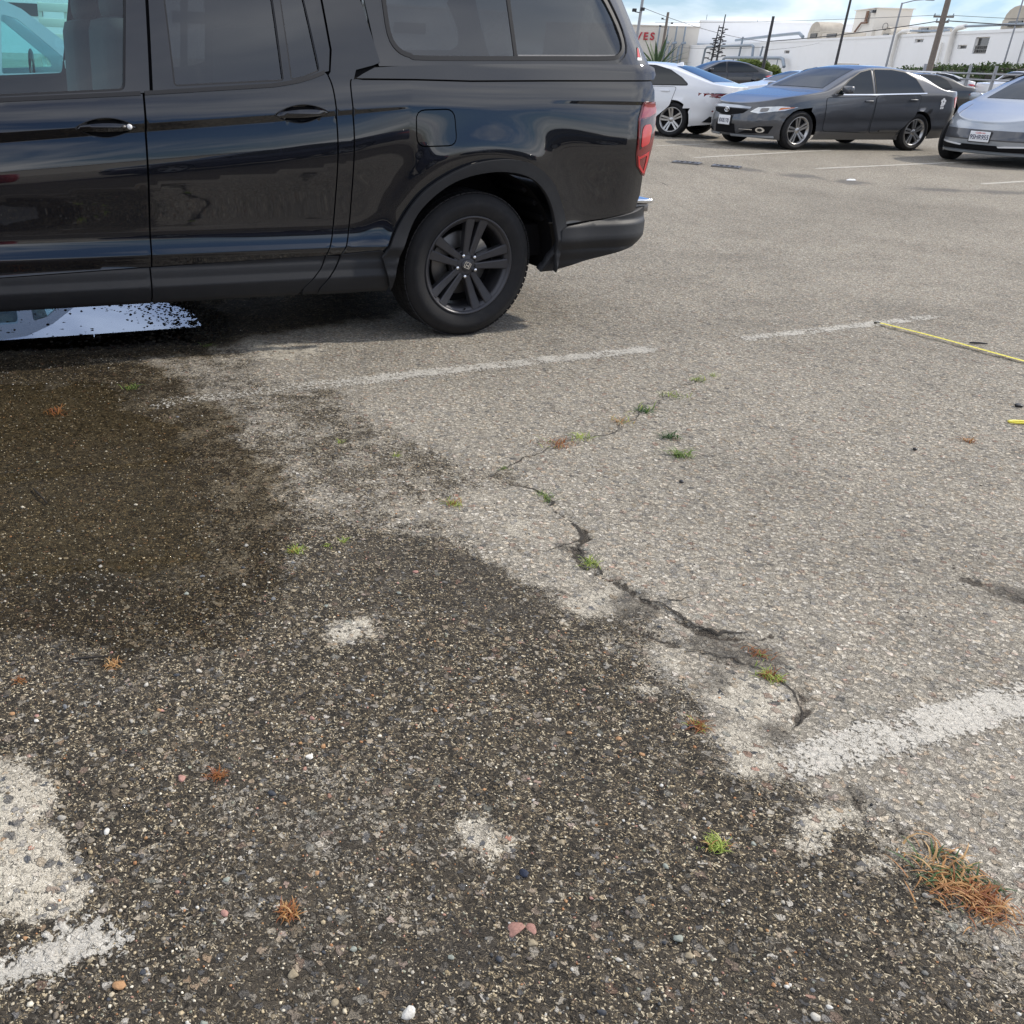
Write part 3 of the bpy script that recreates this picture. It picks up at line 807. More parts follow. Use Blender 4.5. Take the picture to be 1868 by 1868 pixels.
GD = {'MEDIUM': [(-3.403, 4.691), (-0.735, 4.951), (-0.505, 4.695), (-0.182, 4.287), (0.023, 4.23), (0.091, 3.866), (0.311, 3.569), (0.469, 3.402), (0.354, 3.263), (0.559, 3.212), (0.454, 2.925), (0.565, 2.657), (0.693, 2.445), (0.775, 2.256), (0.851, 2.153), (0.94, 2.07), (0.885, 1.983), (0.89, 1.873), (0.978, 1.729), (0.974, 1.595), (1.089, 1.544), (1.182, 1.421), (1.217, 1.315), (1.229, 1.207), (1.324, 1.035), (1.139, 0.786), (-1.041, 0.709), (-4.143, 4.583)], 'DARK': [(-3.17, 4.332), (-1.049, 4.526), (-0.816, 4.127), (-0.662, 3.649), (-0.496, 3.262), (-0.384, 2.85), (-0.323, 2.639), (-0.037, 2.758), (0.241, 2.686), (0.409, 2.644), (0.582, 2.452), (0.68, 2.306), (0.777, 2.148), (0.843, 1.981), (0.843, 1.808), (0.874, 1.677), (0.913, 1.559), (1.036, 1.502), (1.127, 1.418), (1.154, 1.312), (1.168, 1.215), (1.165, 1.059), (1.063, 0.784), (-1.041, 0.709), (-3.867, 4.237)], 'PUDDLE_NEAR': [(-2.797, 4.137), (-1.612, 4.291), (-1.233, 4.305), (-0.985, 4.227), (-0.85, 4.046), (-0.628, 3.718), (-0.632, 3.47), (-0.489, 3.211), (-0.418, 2.977), (-0.325, 2.584), (-0.274, 2.418), (-0.358, 2.283), (-0.54, 2.211), (-0.768, 2.229), (-0.905, 2.196), (-1.624, 2.165)], 'PUDDLE_FAR': [(-2.942, 5.413), (-2.138, 5.829), (-1.589, 5.919), (-1.164, 5.831), (-0.913, 5.522), (-0.803, 5.248), (-0.86, 4.995), (-1.239, 4.86), (-1.767, 4.728), (-2.526, 4.567)], 'PATCH': [[(-0.804, 1.615), (-0.712, 1.621), (-0.64, 1.598), (-0.572, 1.526), (-0.565, 1.475), (-0.584, 1.434), (-0.532, 1.404), (-0.486, 1.323), (-0.457, 1.247), (-0.485, 1.206), (-0.57, 1.2), (-0.647, 1.201)], [(-0.058, 2.182), (0.008, 2.223), (0.097, 2.213), (0.114, 2.154), (0.053, 2.072), (-0.017, 2.057)], [(0.256, 1.453), (0.308, 1.479), (0.341, 1.436), (0.317, 1.377), (0.273, 1.358), (0.254, 1.395)], [(0.825, 2.087), (0.898, 2.117), (0.936, 2.058), (0.896, 1.996), (0.833, 2.015)], [(0.916, 1.974), (1.039, 1.993), (1.114, 1.941), (1.096, 1.865), (0.99, 1.827), (0.917, 1.875)], [(-0.583, 4.887), (-0.334, 5.008), (-0.096, 4.851), (-0.192, 4.501), (-0.437, 4.561)], [(0.779, 2.358), (0.78, 2.329), (0.707, 2.291), (0.657, 2.295), (0.634, 2.347), (0.691, 2.382), (0.735, 2.419), (0.785, 2.415)], [(0.718, 2.479), (0.712, 2.442), (0.66, 2.441), (0.616, 2.444), (0.6, 2.47), (0.644, 2.511), (0.673, 2.51), (0.71, 2.506)], [(0.92, 2.069), (0.863, 2.021), (0.834, 2.018), (0.798, 2.036), (0.8, 2.061), (0.804, 2.107), (0.861, 2.112), (0.897, 2.092)], [(1.0, 1.693), (0.97, 1.662), (0.904, 1.629), (0.853, 1.647), (0.864, 1.685), (0.896, 1.716), (0.95, 1.752), (0.977, 1.73)], [(0.941, 1.774), (0.936, 1.757), (0.894, 1.736), (0.873, 1.738), (0.849, 1.769), (0.884, 1.789), (0.92, 1.81), (0.961, 1.808)], [(1.1, 1.521), (1.095, 1.499), (1.017, 1.484), (0.956, 1.479), (0.939, 1.513), (1.001, 1.538), (1.047, 1.552), (1.102, 1.557)], [(1.184, 1.421), (1.161, 1.4), (1.095, 1.375), (1.041, 1.378), (1.052, 1.414), (1.089, 1.436), (1.139, 1.462), (1.172, 1.458)], [(0.641, 2.797), (0.618, 2.731), (0.553, 2.692), (0.516, 2.739), (0.461, 2.781), (0.51, 2.851), (0.583, 2.894), (0.659, 2.846)], [(0.567, 3.046), (0.56, 3.003), (0.503, 2.995), (0.465, 2.989), (0.413, 3.031), (0.461, 3.078), (0.514, 3.086), (0.587, 3.096)], [(0.268, 2.908), (0.279, 2.874), (0.215, 2.868), (0.172, 2.863), (0.121, 2.895), (0.178, 2.936), (0.218, 2.94), (0.28, 2.947)], [(0.797, 1.943), (0.765, 1.917), (0.744, 1.913), (0.716, 1.925), (0.726, 1.939), (0.728, 1.964), (0.758, 1.969), (0.773, 1.955)], [(0.98, 1.432), (0.963, 1.415), (0.943, 1.415), (0.928, 1.418), (0.914, 1.429), (0.931, 1.447), (0.957, 1.447), (0.985, 1.444)]], 'PAINT_BLOB': [(-0.528, 1.132), (-0.463, 1.196), (-0.386, 1.214), (-0.321, 1.17), (-0.323, 1.123), (-0.386, 1.099), (-0.435, 1.066), (-0.567, 1.037), (-0.584, 1.082)], 'CRACKS': [[(0.633, 3.169), (0.722, 3.06), (0.765, 2.889), (0.765, 2.73), (0.748, 2.618), (0.784, 2.494), (0.882, 2.375), (0.957, 2.263), (1.029, 2.2), (1.16, 2.201)], [(0.744, 2.254), (0.835, 2.2), (0.917, 2.131), (1.017, 2.088), (1.114, 2.01), (1.125, 1.92), (1.116, 1.866), (1.063, 1.792)], [(0.468, 3.193), (0.629, 3.347), (0.806, 3.532), (0.958, 3.637), (1.162, 3.837), (1.299, 4.003), (1.453, 4.205), (1.649, 4.43), (1.822, 4.554)], [(3.767, 13.027), (4.277, 12.013), (4.562, 11.057), (4.734, 10.324)], [(1.117, 1.603), (1.163, 1.509), (1.207, 1.466), (1.299, 1.319)], [(1.927, 2.556), (1.962, 2.478), (2.006, 2.449), (2.129, 2.413)]], 'SMUDGE': [((2.701, 4.646), 0.11, 0.8), ((2.827, 4.574), 0.16, 0.5), ((2.811, 4.211), 0.3, 0.35), ((1.996, 2.48), 0.1, 0.9), ((0.678, 5.472), 0.3, 0.25), ((0.168, 2.553), 0.25, 0.5), ((0.404, 2.439), 0.3, 0.5), ((1.09, 2.093), 0.09, 0.9), ((0.225, 1.172), 0.1, 0.8), ((0.154, 1.083), 0.1, 0.7), ((0.036, 2.41), 0.3, 0.4), ((0.875, 1.79), 0.15, 0.3), ((2.898, 3.906), 0.25, 0.3), ((0.824, 2.332), 0.05, 0.7), ((1.037, 2.145), 0.08, 0.8), ((1.049, 1.781), 0.05, 0.8), ((1.113, 1.595), 0.06, 0.75), ((1.219, 1.489), 0.07, 0.75), ((0.931, 1.998), 0.05, 0.7), ((1.273, 1.357), 0.08, 0.6), ((0.721, 2.67), 0.05, 0.6), ((1.566, 3.258), 0.25, 0.22), ((1.724, 2.752), 0.3, 0.22), ((2.254, 3.224), 0.25, 0.25)], 'TAR': [(4.458, 15.892), (5.019, 15.772), (5.641, 15.37), (6.106, 14.664), (6.508, 14.136), (6.99, 13.559), (7.609, 13.348), (8.325, 13.338), (9.082, 13.393)], 'LINES': {'L1a': [(-0.934, 3.825), (0.176, 4.331), (1.716, 5.07)], 'L1b': [(2.141, 5.272), (3.154, 5.756), (3.77, 6.063)], 'L2': [(0.937, 1.646), (1.311, 1.8), (1.695, 1.952), (2.037, 2.087)], 'F1': [(5.47, 16.616), (7.812, 18.488), (9.009, 19.401)], 'F2': [(6.975, 15.534), (10.464, 17.766), (11.993, 18.706)], 'F3': [(8.732, 14.209), (9.755, 14.841), (11.422, 15.846)], 'F4': [(5.451, 18.798), (7.023, 19.948)]}, 'WEEDS': {'a': (1.315, 3.498), 'b': (1.334, 3.695), 'c': (1.311, 4.004), 'd': (1.518, 4.236), 'e': (1.698, 4.487), 'f': (0.856, 3.567), 'g': (0.965, 3.638), 'h': (0.716, 3.045), 'i': (0.759, 2.566), 'j': (0.385, 2.984), 'k': (0.608, 3.319), 'l': (0.207, 3.414), 'm': (-0.133, 2.589), 'n': (-0.04, 2.625), 'o': (0.012, 2.667), 'p': (1.093, 2.008), 'q': (0.84, 1.798), 'r': (0.764, 1.428), 's': (1.184, 1.366), 't': (1.209, 1.302), 'u': (-0.548, 1.959), 'v': (-0.237, 1.57), 'w': (-0.067, 1.223), 'x': (2.609, 3.78), 'y': (-0.955, 4.087), 'z': (-1.208, 3.773), 'aa': (-0.713, 4.796), 'ab': (1.102, 2.106), 'ac': (-0.015, 3.523), 'ad': (-0.752, 1.877), 'ae': (1.808, 4.57), 'af': (1.177, 3.852)}, 'MISC': {'tape0': (3.186, 5.773), 'tape1': (3.618, 5.027), 'clip0': (2.927, 4.03), 'clip1': (3.048, 4.03), 'stick0': (3.532, 5.388), 'stick1': (3.619, 5.366), 'bolt': (3.121, 4.277), 'pen0': (3.672, 5.351), 'black1': (1.242, 3.237), 'black2': (2.321, 3.659), 'litter': (6.829, 13.988), 'tw1a': (-1.066, 3.009), 'tw1b': (-0.988, 2.903), 'tw2a': (-0.652, 1.968), 'tw2b': (-0.561, 1.984), 'tw3a': (-0.1, 1.822), 'tw3b': (-0.038, 1.875), 'tw4a': (0.451, 2.2), 'tw4b': (0.502, 2.265), 'grate1': (5.087, 15.637), 'grate2': (5.565, 15.267), 'brick': (0.332, 1.204), 'brick2': (0.364, 1.213), 'blue': (0.369, 1.339), 'white1': (-0.047, 1.645), 'tan1': (0.138, 1.033), 'white2': (1.236, 1.431), 'redgreen': (-0.195, 1.351)}, 'UNDER': [(-3.199, 5.961), (0.38, 6.608), (0.429, 5.83), (0.249, 5.407), (-0.105, 5.176), (-0.478, 4.987), (-0.651, 4.754), (-0.682, 4.575), (-2.286, 4.104)]}
# ------------------------------------------------------------------ ground
def npoise(P, scale, seed):
    """cheap smooth value noise on 2-D points"""
    q = np.asarray(P) * scale
    i = np.floor(q).astype(np.int64); f = q - i
    f = f * f * (3 - 2 * f)
    def h(ix, iy):
        n = (ix * 374761393 + iy * 668265263 + seed * 974711) & 0x7fffffff
        n = ((n ^ (n >> 13)) * 1274126177) & 0x7fffffff
        return ((n ^ (n >> 16)) & 0xffff) / 65535.0
    a = h(i[:, 0], i[:, 1]); b = h(i[:, 0] + 1, i[:, 1]); c = h(i[:, 0], i[:, 1] + 1); d = h(i[:, 0] + 1, i[:, 1] + 1)
    return (a * (1 - f[:, 0]) + b * f[:, 0]) * (1 - f[:, 1]) + (c * (1 - f[:, 0]) + d * f[:, 0]) * f[:, 1]

ATTRS = ('dark', 'wet', 'patch', 'dirt', 'crack', 'tar', 'tone', 'grain', 'silt')

def fields(P):
    P = np.asarray(P, float)
    n = len(P)
    F = {}
    F['tone'] = npoise(P, 0.35, 21) * 0.3 + npoise(P, 1.3, 22) * 0.3 + npoise(P, 3.7, 23) * 0.25 + npoise(P, 9.1, 24) * 0.15
    F['grain'] = npoise(P, 13, 25) * 0.45 + npoise(P, 29, 26) * 0.55
    near = (np.abs(P[:, 0]) < 12) & (P[:, 1] > -9) & (P[:, 1] < 22)
    Q = P[near]
    wob = (npoise(Q, 2.1, 1) - 0.5) * 0.16 + (npoise(Q, 6.3, 2) - 0.5) * 0.09 + (npoise(Q, 15, 3) - 0.5) * 0.04
    def full(v, bg=0.0):
        o = np.full(n, bg); o[near] = v; return o
    wob2 = (npoise(Q, 1.2, 71) - 0.5) * 0.22 + (npoise(Q, 3.4, 72) - 0.5) * 0.20
    med = sdist(Q, GD['MEDIUM']) + wob + wob2 * 0.6
    drk = sdist(Q, GD['DARK']) + wob + wob2
    dark = 0.50 * smoothstep(0.16, -0.16, med) + 0.38 * smoothstep(0.26, -0.30, drk)
    dark *= 0.80 + 0.35 * npoise(Q, 2.6, 61)
    # the dark surface goes on behind the photographer
    behind = smoothstep(0.9, 0.3, Q[:, 1]) * smoothstep(9.5, 8.0, np.abs(Q[:, 0] + (npoise(Q, 0.5, 51) - .5) * 4)) * 0.92 * smoothstep(-8.8, -5.5, Q[:, 1] + (npoise(Q, 0.6, 52) - .5) * 2)
    dark = np.maximum(dark, behind * np.where(Q[:, 1] < 0.9, 1, 0))
    pn = sdist(Q, GD['PUDDLE_NEAR']) + wob * 0.8
    pf = sdist(Q, GD['PUDDLE_FAR']) + wob * 0.5
    wet = np.maximum(smoothstep(0.34, 0.03, pn), smoothstep(0.45, 0.03, pf))
    un = sdist(Q, GD['UNDER']) + wob * 0.7  # wet ground below the truck, with the truck's shade painted in as dark
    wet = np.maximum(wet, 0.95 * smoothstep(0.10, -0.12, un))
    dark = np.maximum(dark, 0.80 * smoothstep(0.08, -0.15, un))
    F['silt'] = full(np.maximum(smoothstep(0.02, -0.25, pn), 0.3 * smoothstep(0.0, -0.2, pf)))
    patch = np.zeros(len(Q))
    for k, p in enumerate(GD['PATCH']):
        patch = np.maximum(patch, smoothstep(0.06, -0.06, sdist(Q, p) + wob * 0.35) * (1.0, .8, .75, .7, .75, .6)[k] if k < 6 else smoothstep(0.05, -0.05, sdist(Q, p) + wob * 0.5) * 0.62)
    dirt = np.zeros(len(Q))
    for (c, r, a) in GD['SMUDGE']:
        d = np.hypot(Q[:, 0] - c[0], (Q[:, 1] - c[1])) + wob * 0.6
        dirt = np.maximum(dirt, a * smoothstep(r * 1.4, 0, d))
    crack = np.zeros(len(Q))
    cw = (0.011, 0.009, 0.008, 0.03, 0.012, 0.03)
    cs = (0.72, 0.66, 0.42, 0.5, 0.66, 0.8)
    jit = np.stack([npoise(Q, 9, 11) - .5, npoise(Q, 9, 12) - .5], 1) * 0.07 + np.stack([npoise(Q, 31, 13) - .5, npoise(Q, 31, 14) - .5], 1) * 0.025
    for k, L in enumerate(GD['CRACKS']):
        crack = np.maximum(crack, cs[k] * smoothstep(cw[k] * 1.9, cw[k] * 0.3, seg_dist(Q + jit, L)) * (0.55 + 0.7 * npoise(Q, 7, 15)))
        dirt = np.maximum(dirt, 0.36 * cs[k] * smoothstep(cw[k] * 7, 0, seg_dist(Q + jit, L)))
    tar = smoothstep(0.42, 0.0, seg_dist(Q + jit * 4, GD['TAR'])) * 0.9
    F['dark'] = full(dark); F['wet'] = full(wet); F['patch'] = full(patch); F['dirt'] = full(dirt); F['crack'] = full(crack); F['tar'] = full(tar)
    # relief: shallow dips that hold the water, lost surface a little lower, cracks cut in
    h = -0.006 * smoothstep(0.05, -0.05, med) * (1 - patch) - 0.022 * smoothstep(0.14, -0.34, pn) - 0.082 * smoothstep(0.34, -0.20, pf)
    h += (npoise(Q, 0.9, 5) - 0.5) * 0.008 + (npoise(Q, 4.5, 6) - 0.5) * 0.006 + (npoise(Q, 19, 7) - 0.5) * 0.006 + (npoise(Q, 40, 8) - 0.5) * 0.006 * smoothstep(0.05, -0.05, med) + (npoise(Q, 34, 9) - 0.5) * 0.006 * np.maximum(smoothstep(0.25, 0.05, np.abs(pn)), 5.5 * smoothstep(0.26, 0.0, np.abs(pf + 0.14)))
    h -= 0.012 * crack
    fade = smoothstep(14, 7, np.hypot(Q[:, 0], Q[:, 1]))
    F['h'] = full(h * fade)
    return F

def graded(lo, a, b, hi, step, growth=1.07, cap=25.0):
    core = list(np.arange(a, b, step))
    up = []; s = step; x = core[-1]
    while x < hi:
        s = min(s * growth, cap); x += s; up.append(x)
    dn = []; s = step; x = core[0]
    while x > lo:
        s = min(s * growth, cap); x -= s; dn.append(x)
    return np.array(dn[::-1] + core + up)

gx = graded(-300, -2.6, 3.6, 420, 0.017)
gy = graded(-160, -0.5, 5.9, 620, 0.017)
GX, GY = np.meshgrid(gx, gy)
GP = np.stack([GX.ravel(), GY.ravel()], 1)
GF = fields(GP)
nx, ny = len(gx), len(gy)
idx = np.arange(nx * ny).reshape(ny, nx)
quads = np.stack([idx[:-1, :-1].ravel(), idx[:-1, 1:].ravel(), idx[1:, 1:].ravel(), idx[1:, :-1].ravel()], 1)
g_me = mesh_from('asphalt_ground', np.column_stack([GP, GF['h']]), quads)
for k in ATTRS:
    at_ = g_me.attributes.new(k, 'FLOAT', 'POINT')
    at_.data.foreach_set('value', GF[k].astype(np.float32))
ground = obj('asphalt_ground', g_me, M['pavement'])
tag(ground, 'worn grey asphalt parking lot with exposed stone aggregate', 'ground', kind='structure')

def gh(x, y):
    return float(fields(np.array([[x, y]]))['h'][0])

# painted parking lines, a thin coat that follows the relief
def paint_strip(name, line, width, label, strength=0.75, step=0.02, wobble=0.012, fade_ends=0.12):
    L = resample(line, step, closed=False)
    t = np.gradient(L, axis=0); t /= np.linalg.norm(t, axis=1)[:, None]
    nn = np.stack([-t[:, 1], t[:, 0]], 1)
    k = max(4, int(width / step)) + 1
    off = np.linspace(-width / 2 - 0.02, width / 2 + 0.02, k + 2)
    P = (L[:, None, :] + nn[:, None, :] * off[None, :, None]).reshape(-1, 2)
    Fd = fields(P)
    V = np.column_stack([P, Fd['h'] + 0.0025])
    m_ = len(off); I = np.arange(len(P)).reshape(-1, m_)
    q = np.stack([I[:-1, :-1].ravel(), I[1:, :-1].ravel(), I[1:, 1:].ravel(), I[:-1, 1:].ravel()], 1)
    me = mesh_from(name, V, q)
    for kk in ATTRS:
        me.attributes.new(kk, 'FLOAT', 'POINT').data.foreach_set('value', Fd[kk].astype(np.float32))
    s = np.arange(len(L)) / max(1, len(L) - 1) * len(L) * step
    endf = np.minimum(smoothstep(0, fade_ends, s), smoothstep(0, fade_ends, s[-1] - s))
    edge = smoothstep(width / 2 + 0.02, width / 2 - 0.02, np.abs(off))
    cov = strength * endf[:, None] * edge[None, :] * (1 - 0.75 * Fd['dark'].reshape(-1, m_)) * (1 - Fd['crack'].reshape(-1, m_))
    me.attributes.new('cover', 'FLOAT', 'POINT').data.foreach_set('value', cov.ravel().astype(np.float32))
    o = obj(name, me, M['line_paint'])
    return tag(o, label, 'parking line', 'worn parking bay lines', kind='structure')

LN = GD['LINES']
paint_strip('parking_line', LN['L1a'], 0.115, 'long faded white line running beside the black truck', 0.92)
paint_strip('parking_line', LN['L1b'], 0.10, 'faded white line stub that the yellow tape starts from', 0.84)
paint_strip('parking_line', LN['L2'], 0.125, 'broad flaking white line at the lower right edge', 0.95)
paint_strip('parking_line', LN['F1'], 0.09, 'thin white line in front of the grey sedan', 1.35, 0.06)
paint_strip('parking_line', LN['F2'], 0.09, 'thin white line between the grey sedan and the silver car', 1.35, 0.06)
paint_strip('parking_line', LN['F3'], 0.09, 'thin white line at the right edge below the silver car', 1.35, 0.06)
paint_strip('parking_line', LN['F4'], 0.08, 'thin white line beside the white sedan, by the truck tail lamp', 1.1, 0.06)
# remnant of a painted mark in the lower left corner
def paint_blob(poly, label):
    lo, hi = np.min(poly, 0) - 0.05, np.max(poly, 0) + 0.05
    ax = np.arange(lo[0], hi[0], 0.012); ay = np.arange(lo[1], hi[1], 0.012)
    X, Y = np.meshgrid(ax, ay); P = np.stack([X.ravel(), Y.ravel()], 1)
    Fd = fields(P)
    cov = 1.0 * smoothstep(0.03, -0.05, sdist(P, poly))
    I = np.arange(len(P)).reshape(len(ay), len(ax))
    q = np.stack([I[:-1, :-1].ravel(), I[:-1, 1:].ravel(), I[1:, 1:].ravel(), I[1:, :-1].ravel()], 1)
    q = q[(cov[q] > 0).any(1)]
    me = mesh_from('paint_mark', np.column_stack([P, Fd['h'] + 0.0025]), q)
    for kk in ATTRS:
        me.attributes.new(kk, 'FLOAT', 'POINT').data.foreach_set('value', Fd[kk].astype(np.float32))
    me.attributes.new('cover', 'FLOAT', 'POINT').data.foreach_set('value', cov.astype(np.float32))
    tag(obj('paint_mark', me, M['line_paint']), label, 'paint mark', kind='structure')
paint_blob(GD['PAINT_BLOB'], 'flaking cream paint remnant in the lower left corner')

# water lying in the dips
def water(name, poly, z, label, mat):
    """level sheet; its visible outline is where the ground dips under it"""
    lo, hi = np.min(poly, 0) - 0.35, np.max(poly, 0) + 0.35
    ax = np.arange(lo[0], hi[0], 0.04); ay = np.arange(lo[1], hi[1], 0.04)
    X, Y = np.meshgrid(ax, ay); Q = np.stack([X.ravel(), Y.ravel()], 1)
    ins = sdist(Q, poly) < 0.10
    I = np.arange(len(Q)).reshape(len(ay), len(ax))
    q = np.stack([I[:-1, :-1].ravel(), I[:-1, 1:].ravel(), I[1:, 1:].ravel(), I[1:, :-1].ravel()], 1)
    q = q[ins[q].all(1)]
    me = mesh_from(name, np.column_stack([Q, np.full(len(Q), z)]), q)
    return tag(obj(name, me, mat), label, 'puddle', kind='structure')
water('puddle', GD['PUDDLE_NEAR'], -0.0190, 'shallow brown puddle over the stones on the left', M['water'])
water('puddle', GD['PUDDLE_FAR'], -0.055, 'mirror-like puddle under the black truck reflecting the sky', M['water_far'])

# open cracks: thin jagged dark slits lying in the surface
def crack_mesh(line, w, seed, depth=5, rough=0.10, branch=0.0):
    rc = np.random.default_rng(seed)
    P = [np.array(p, float) for p in line]
    for _ in range(depth):
        Q = [P[0]]
        for a, b in zip(P[:-1], P[1:]):
            L = np.linalg.norm(b - a)
            if L > 0.006:
                nrm = np.array([-(b - a)[1], (b - a)[0]])
                Q.append((a + b) / 2 + nrm * rc.normal() * rough)
            Q.append(b)
        P = Q
    P = np.array(P); t = np.gradient(P, axis=0); t /= np.linalg.norm(t, axis=1)[:, None] + 1e-9
    nn = np.stack([-t[:, 1], t[:, 0]], 1)
    s = np.linspace(0, 1, len(P))
    ww = w * (0.25 + 1.2 * npoise(P, 22, seed)) * smoothstep(0, 0.06, s) * smoothstep(1.0, 0.9, s) * (npoise(P, 6, seed + 1) > 0.10)
    ww = np.convolve(np.pad(ww, 2, mode='edge'), np.ones(5) / 5, 'valid')
    z = fields(P)['h'] + 0.0022
    V = np.concatenate([np.column_stack([P + nn * ww[:, None] * (0.6 + 0.8 * rc.random((len(P), 1))), z]), np.column_stack([P - nn * ww[:, None] * (0.6 + 0.8 * rc.random((len(P), 1))), z])])
    n = len(P); i = np.arange(n - 1)
    return V, np.stack([i, i + 1, i + 1 + n, i + n], 1)
cr = GD['CRACKS']
extra = [(np.array(cr[0][6]), np.array(cr[0][6]) + [0.14, 0.02]), (np.array(cr[0][3]), np.array(cr[0][3]) + [-0.16, -0.10])]
for k_, (ln, w) in enumerate([(cr[0], 0.0042), (cr[1], 0.0028), (cr[2], 0.0016)] + [(list(map(tuple, e_)), 0.0018) for e_ in extra]):
    V, Q = crack_mesh(ln, w, 70 + k_)
    o = obj('crack', mesh_from('crack', V, Q), M['crack_dirt'], ground)
# ------------------------------------------------------------------ black pickup with a camper shell
# truck frame: x runs from nose (-) to tail (+), 0 at the rear axle; y from the near side (0) to the far side; z up
TRUCK_P = (0.629, 5.135, 0.0)
TRUCK_YAW = R(23)
YC = 0.975
truck = empty('pickup_truck', TRUCK_P, TRUCK_YAW, 'black crew cab pickup truck with a matching camper shell over the bed', 'pickup truck')

_tau = np.array([(0.25, -60), (0.285, -45), (0.30, -16), (0.355, -9), (0.362, 0), (0.368, 24), (0.392, 24), (0.40, 4), (0.425, 7), (0.437, 26), (0.449, 26), (0.452, -18), (0.495, -18),
                 (0.503, 2), (0.51, 13), (0.54, 11), (0.565, 8), (0.60, 2), (0.64, -3.5), (0.72, -6.0), (0.80, -5.0), (0.86, -2.6), (0.91, 0.2), (0.96, 2.2), (1.03, 4.5),
                 (1.06, 8.5), (1.12, 12), (1.18, 17), (1.24, 22), (1.32, 30)])
_zg = np.linspace(0.25, 1.34, 600)
_tg = np.interp(_zg, _tau[:, 0], _tau[:, 1])
_k = np.ones(5) / 5
_tg = np.convolve(np.pad(_tg, 2, mode='edge'), _k, 'valid')
_dg = np.concatenate([[0], np.cumsum(np.tan(np.radians((_tg[1:] + _tg[:-1]) / 2)) * np.diff(_zg))])
_dg += -0.035 - np.interp(0.80, _zg, _dg)

BELT = np.array([(-3.2, 1.09), (-2.85, 1.112), (-2.271, 1.145), (-1.675, 1.182), (-1.101, 1.224), (-0.992, 1.24), (-0.92, 1.258), (-0.839, 1.286), (-0.6, 1.295), (1.2, 1.30)])
def belt(s): return np.interp(s, BELT[:, 0], BELT[:, 1])

def stepd(t, h, L): return np.where(t < 0, 0, np.where(t < h, t / h, np.clip(1 - (t - h) / L, 0, 1)))

def body_d(s, z):
    s = np.asarray(s, float); z = np.asarray(z, float)
    zc = 1.104 + 0.068 * (s + 1.1)
    w = smoothstep(0.52, 0.9, z)
    zp = z - w * (np.clip(zc, 1.0, 1.15) - 1.05)
    d = np.interp(zp, _zg, _dg)
    h1 = np.interp(s, [-2.4, -1.1, -0.72, -0.45], [0.040, 0.028, 0.018, 0.010])
    a1 = np.interp(s, [-2.4, -1.1, -0.72, -0.42], [0.020, 0.015, 0.010, 0.0])
    d = d + a1 * stepd(zc - z, h1, 0.22)
    a2 = np.interp(s, [0.35, 0.75, 1.05], [0.0, 0.007, 0.010])
    d = d + a2 * stepd(1.19 - z, 0.016, 0.2)
    r = np.hypot(s - 0.02, (z - 0.40))
    d = d - 0.020 * np.exp(-((r - 0.52) / 0.12) ** 2) * smoothstep(0.3, 0.5, z)
    r2 = np.hypot(s + 3.18, (z - 0.40))
    d = d - 0.020 * np.exp(-((r2 - 0.52) / 0.12) ** 2) * smoothstep(0.3, 0.5, z)
    d = d + 1.25 * np.clip(s - 0.86, 0, None) ** 2 + 0.16 * np.clip(-3.0 - s, 0, None) ** 2
    return d

def green_d(s, z):
    s = np.asarray(s, float); z = np.asarray(z, float)
    b = belt(s)
    dz = np.clip(z - b, 0, None)
    return body_d(s, np.minimum(z, b)) + 0.33 * dz + 0.10 * dz * dz

def surf(s, z): return np.where(np.asarray(z) <= belt(s), body_d(s, z), green_d(s, z))

def zc_line(a, b, dz): return [(s, 1.104 + 0.068 * (s + 1.1) + dz) for s in np.linspace(a, b, 60)]
def band_lines(a, b):
    h = lambda s: float(np.interp(s, [-2.4, -1.1, -0.72, -0.45], [0.040, 0.028, 0.018, 0.010]))
    out = [zc_line(a, b, 0.002), zc_line(a, b, -0.002)]
    for o in (0.002, -0.002): out.append([(s, 1.104 + 0.068 * (s + 1.1) - h(s) + o) for s in np.linspace(a, b, 60)])
    out += [[(a, z), (b, z)] for z in (0.497, 0.501, 0.506, 0.511, 0.54, 0.565)]
    return out
CLAD_LINES = [[(-4, z), (1, z)] for z in (0.295, 0.305, 0.356, 0.361, 0.365, 0.369, 0.391, 0.396, 0.401, 0.427, 0.435)]
P_ = M['truck_paint']
both = []
def side(name, poly, fn=surf, mat=P_, **k):
    o = panel(name, poly, fn, mat, truck, **k)
    both.append(o)
    return o

ARCH_OUT = [(-0.535, 0.452), (-0.513, 0.486), (-0.441, 0.63), (-0.321, 0.772), (-0.116, 0.879), (0.084, 0.914), (0.265, 0.892), (0.41, 0.800), (0.497, 0.663), (0.531, 0.577)]
ARCH_IN = [(-0.478, 0.28), (-0.46, 0.40), (-0.424, 0.523), (-0.344, 0.681), (-0.171, 0.809), (0.055, 0.856), (0.260, 0.828), (0.396, 0.720), (0.468, 0.55), (0.495, 0.334)]
ao = smooth_line(ARCH_OUT); ai = smooth_line(ARCH_IN)

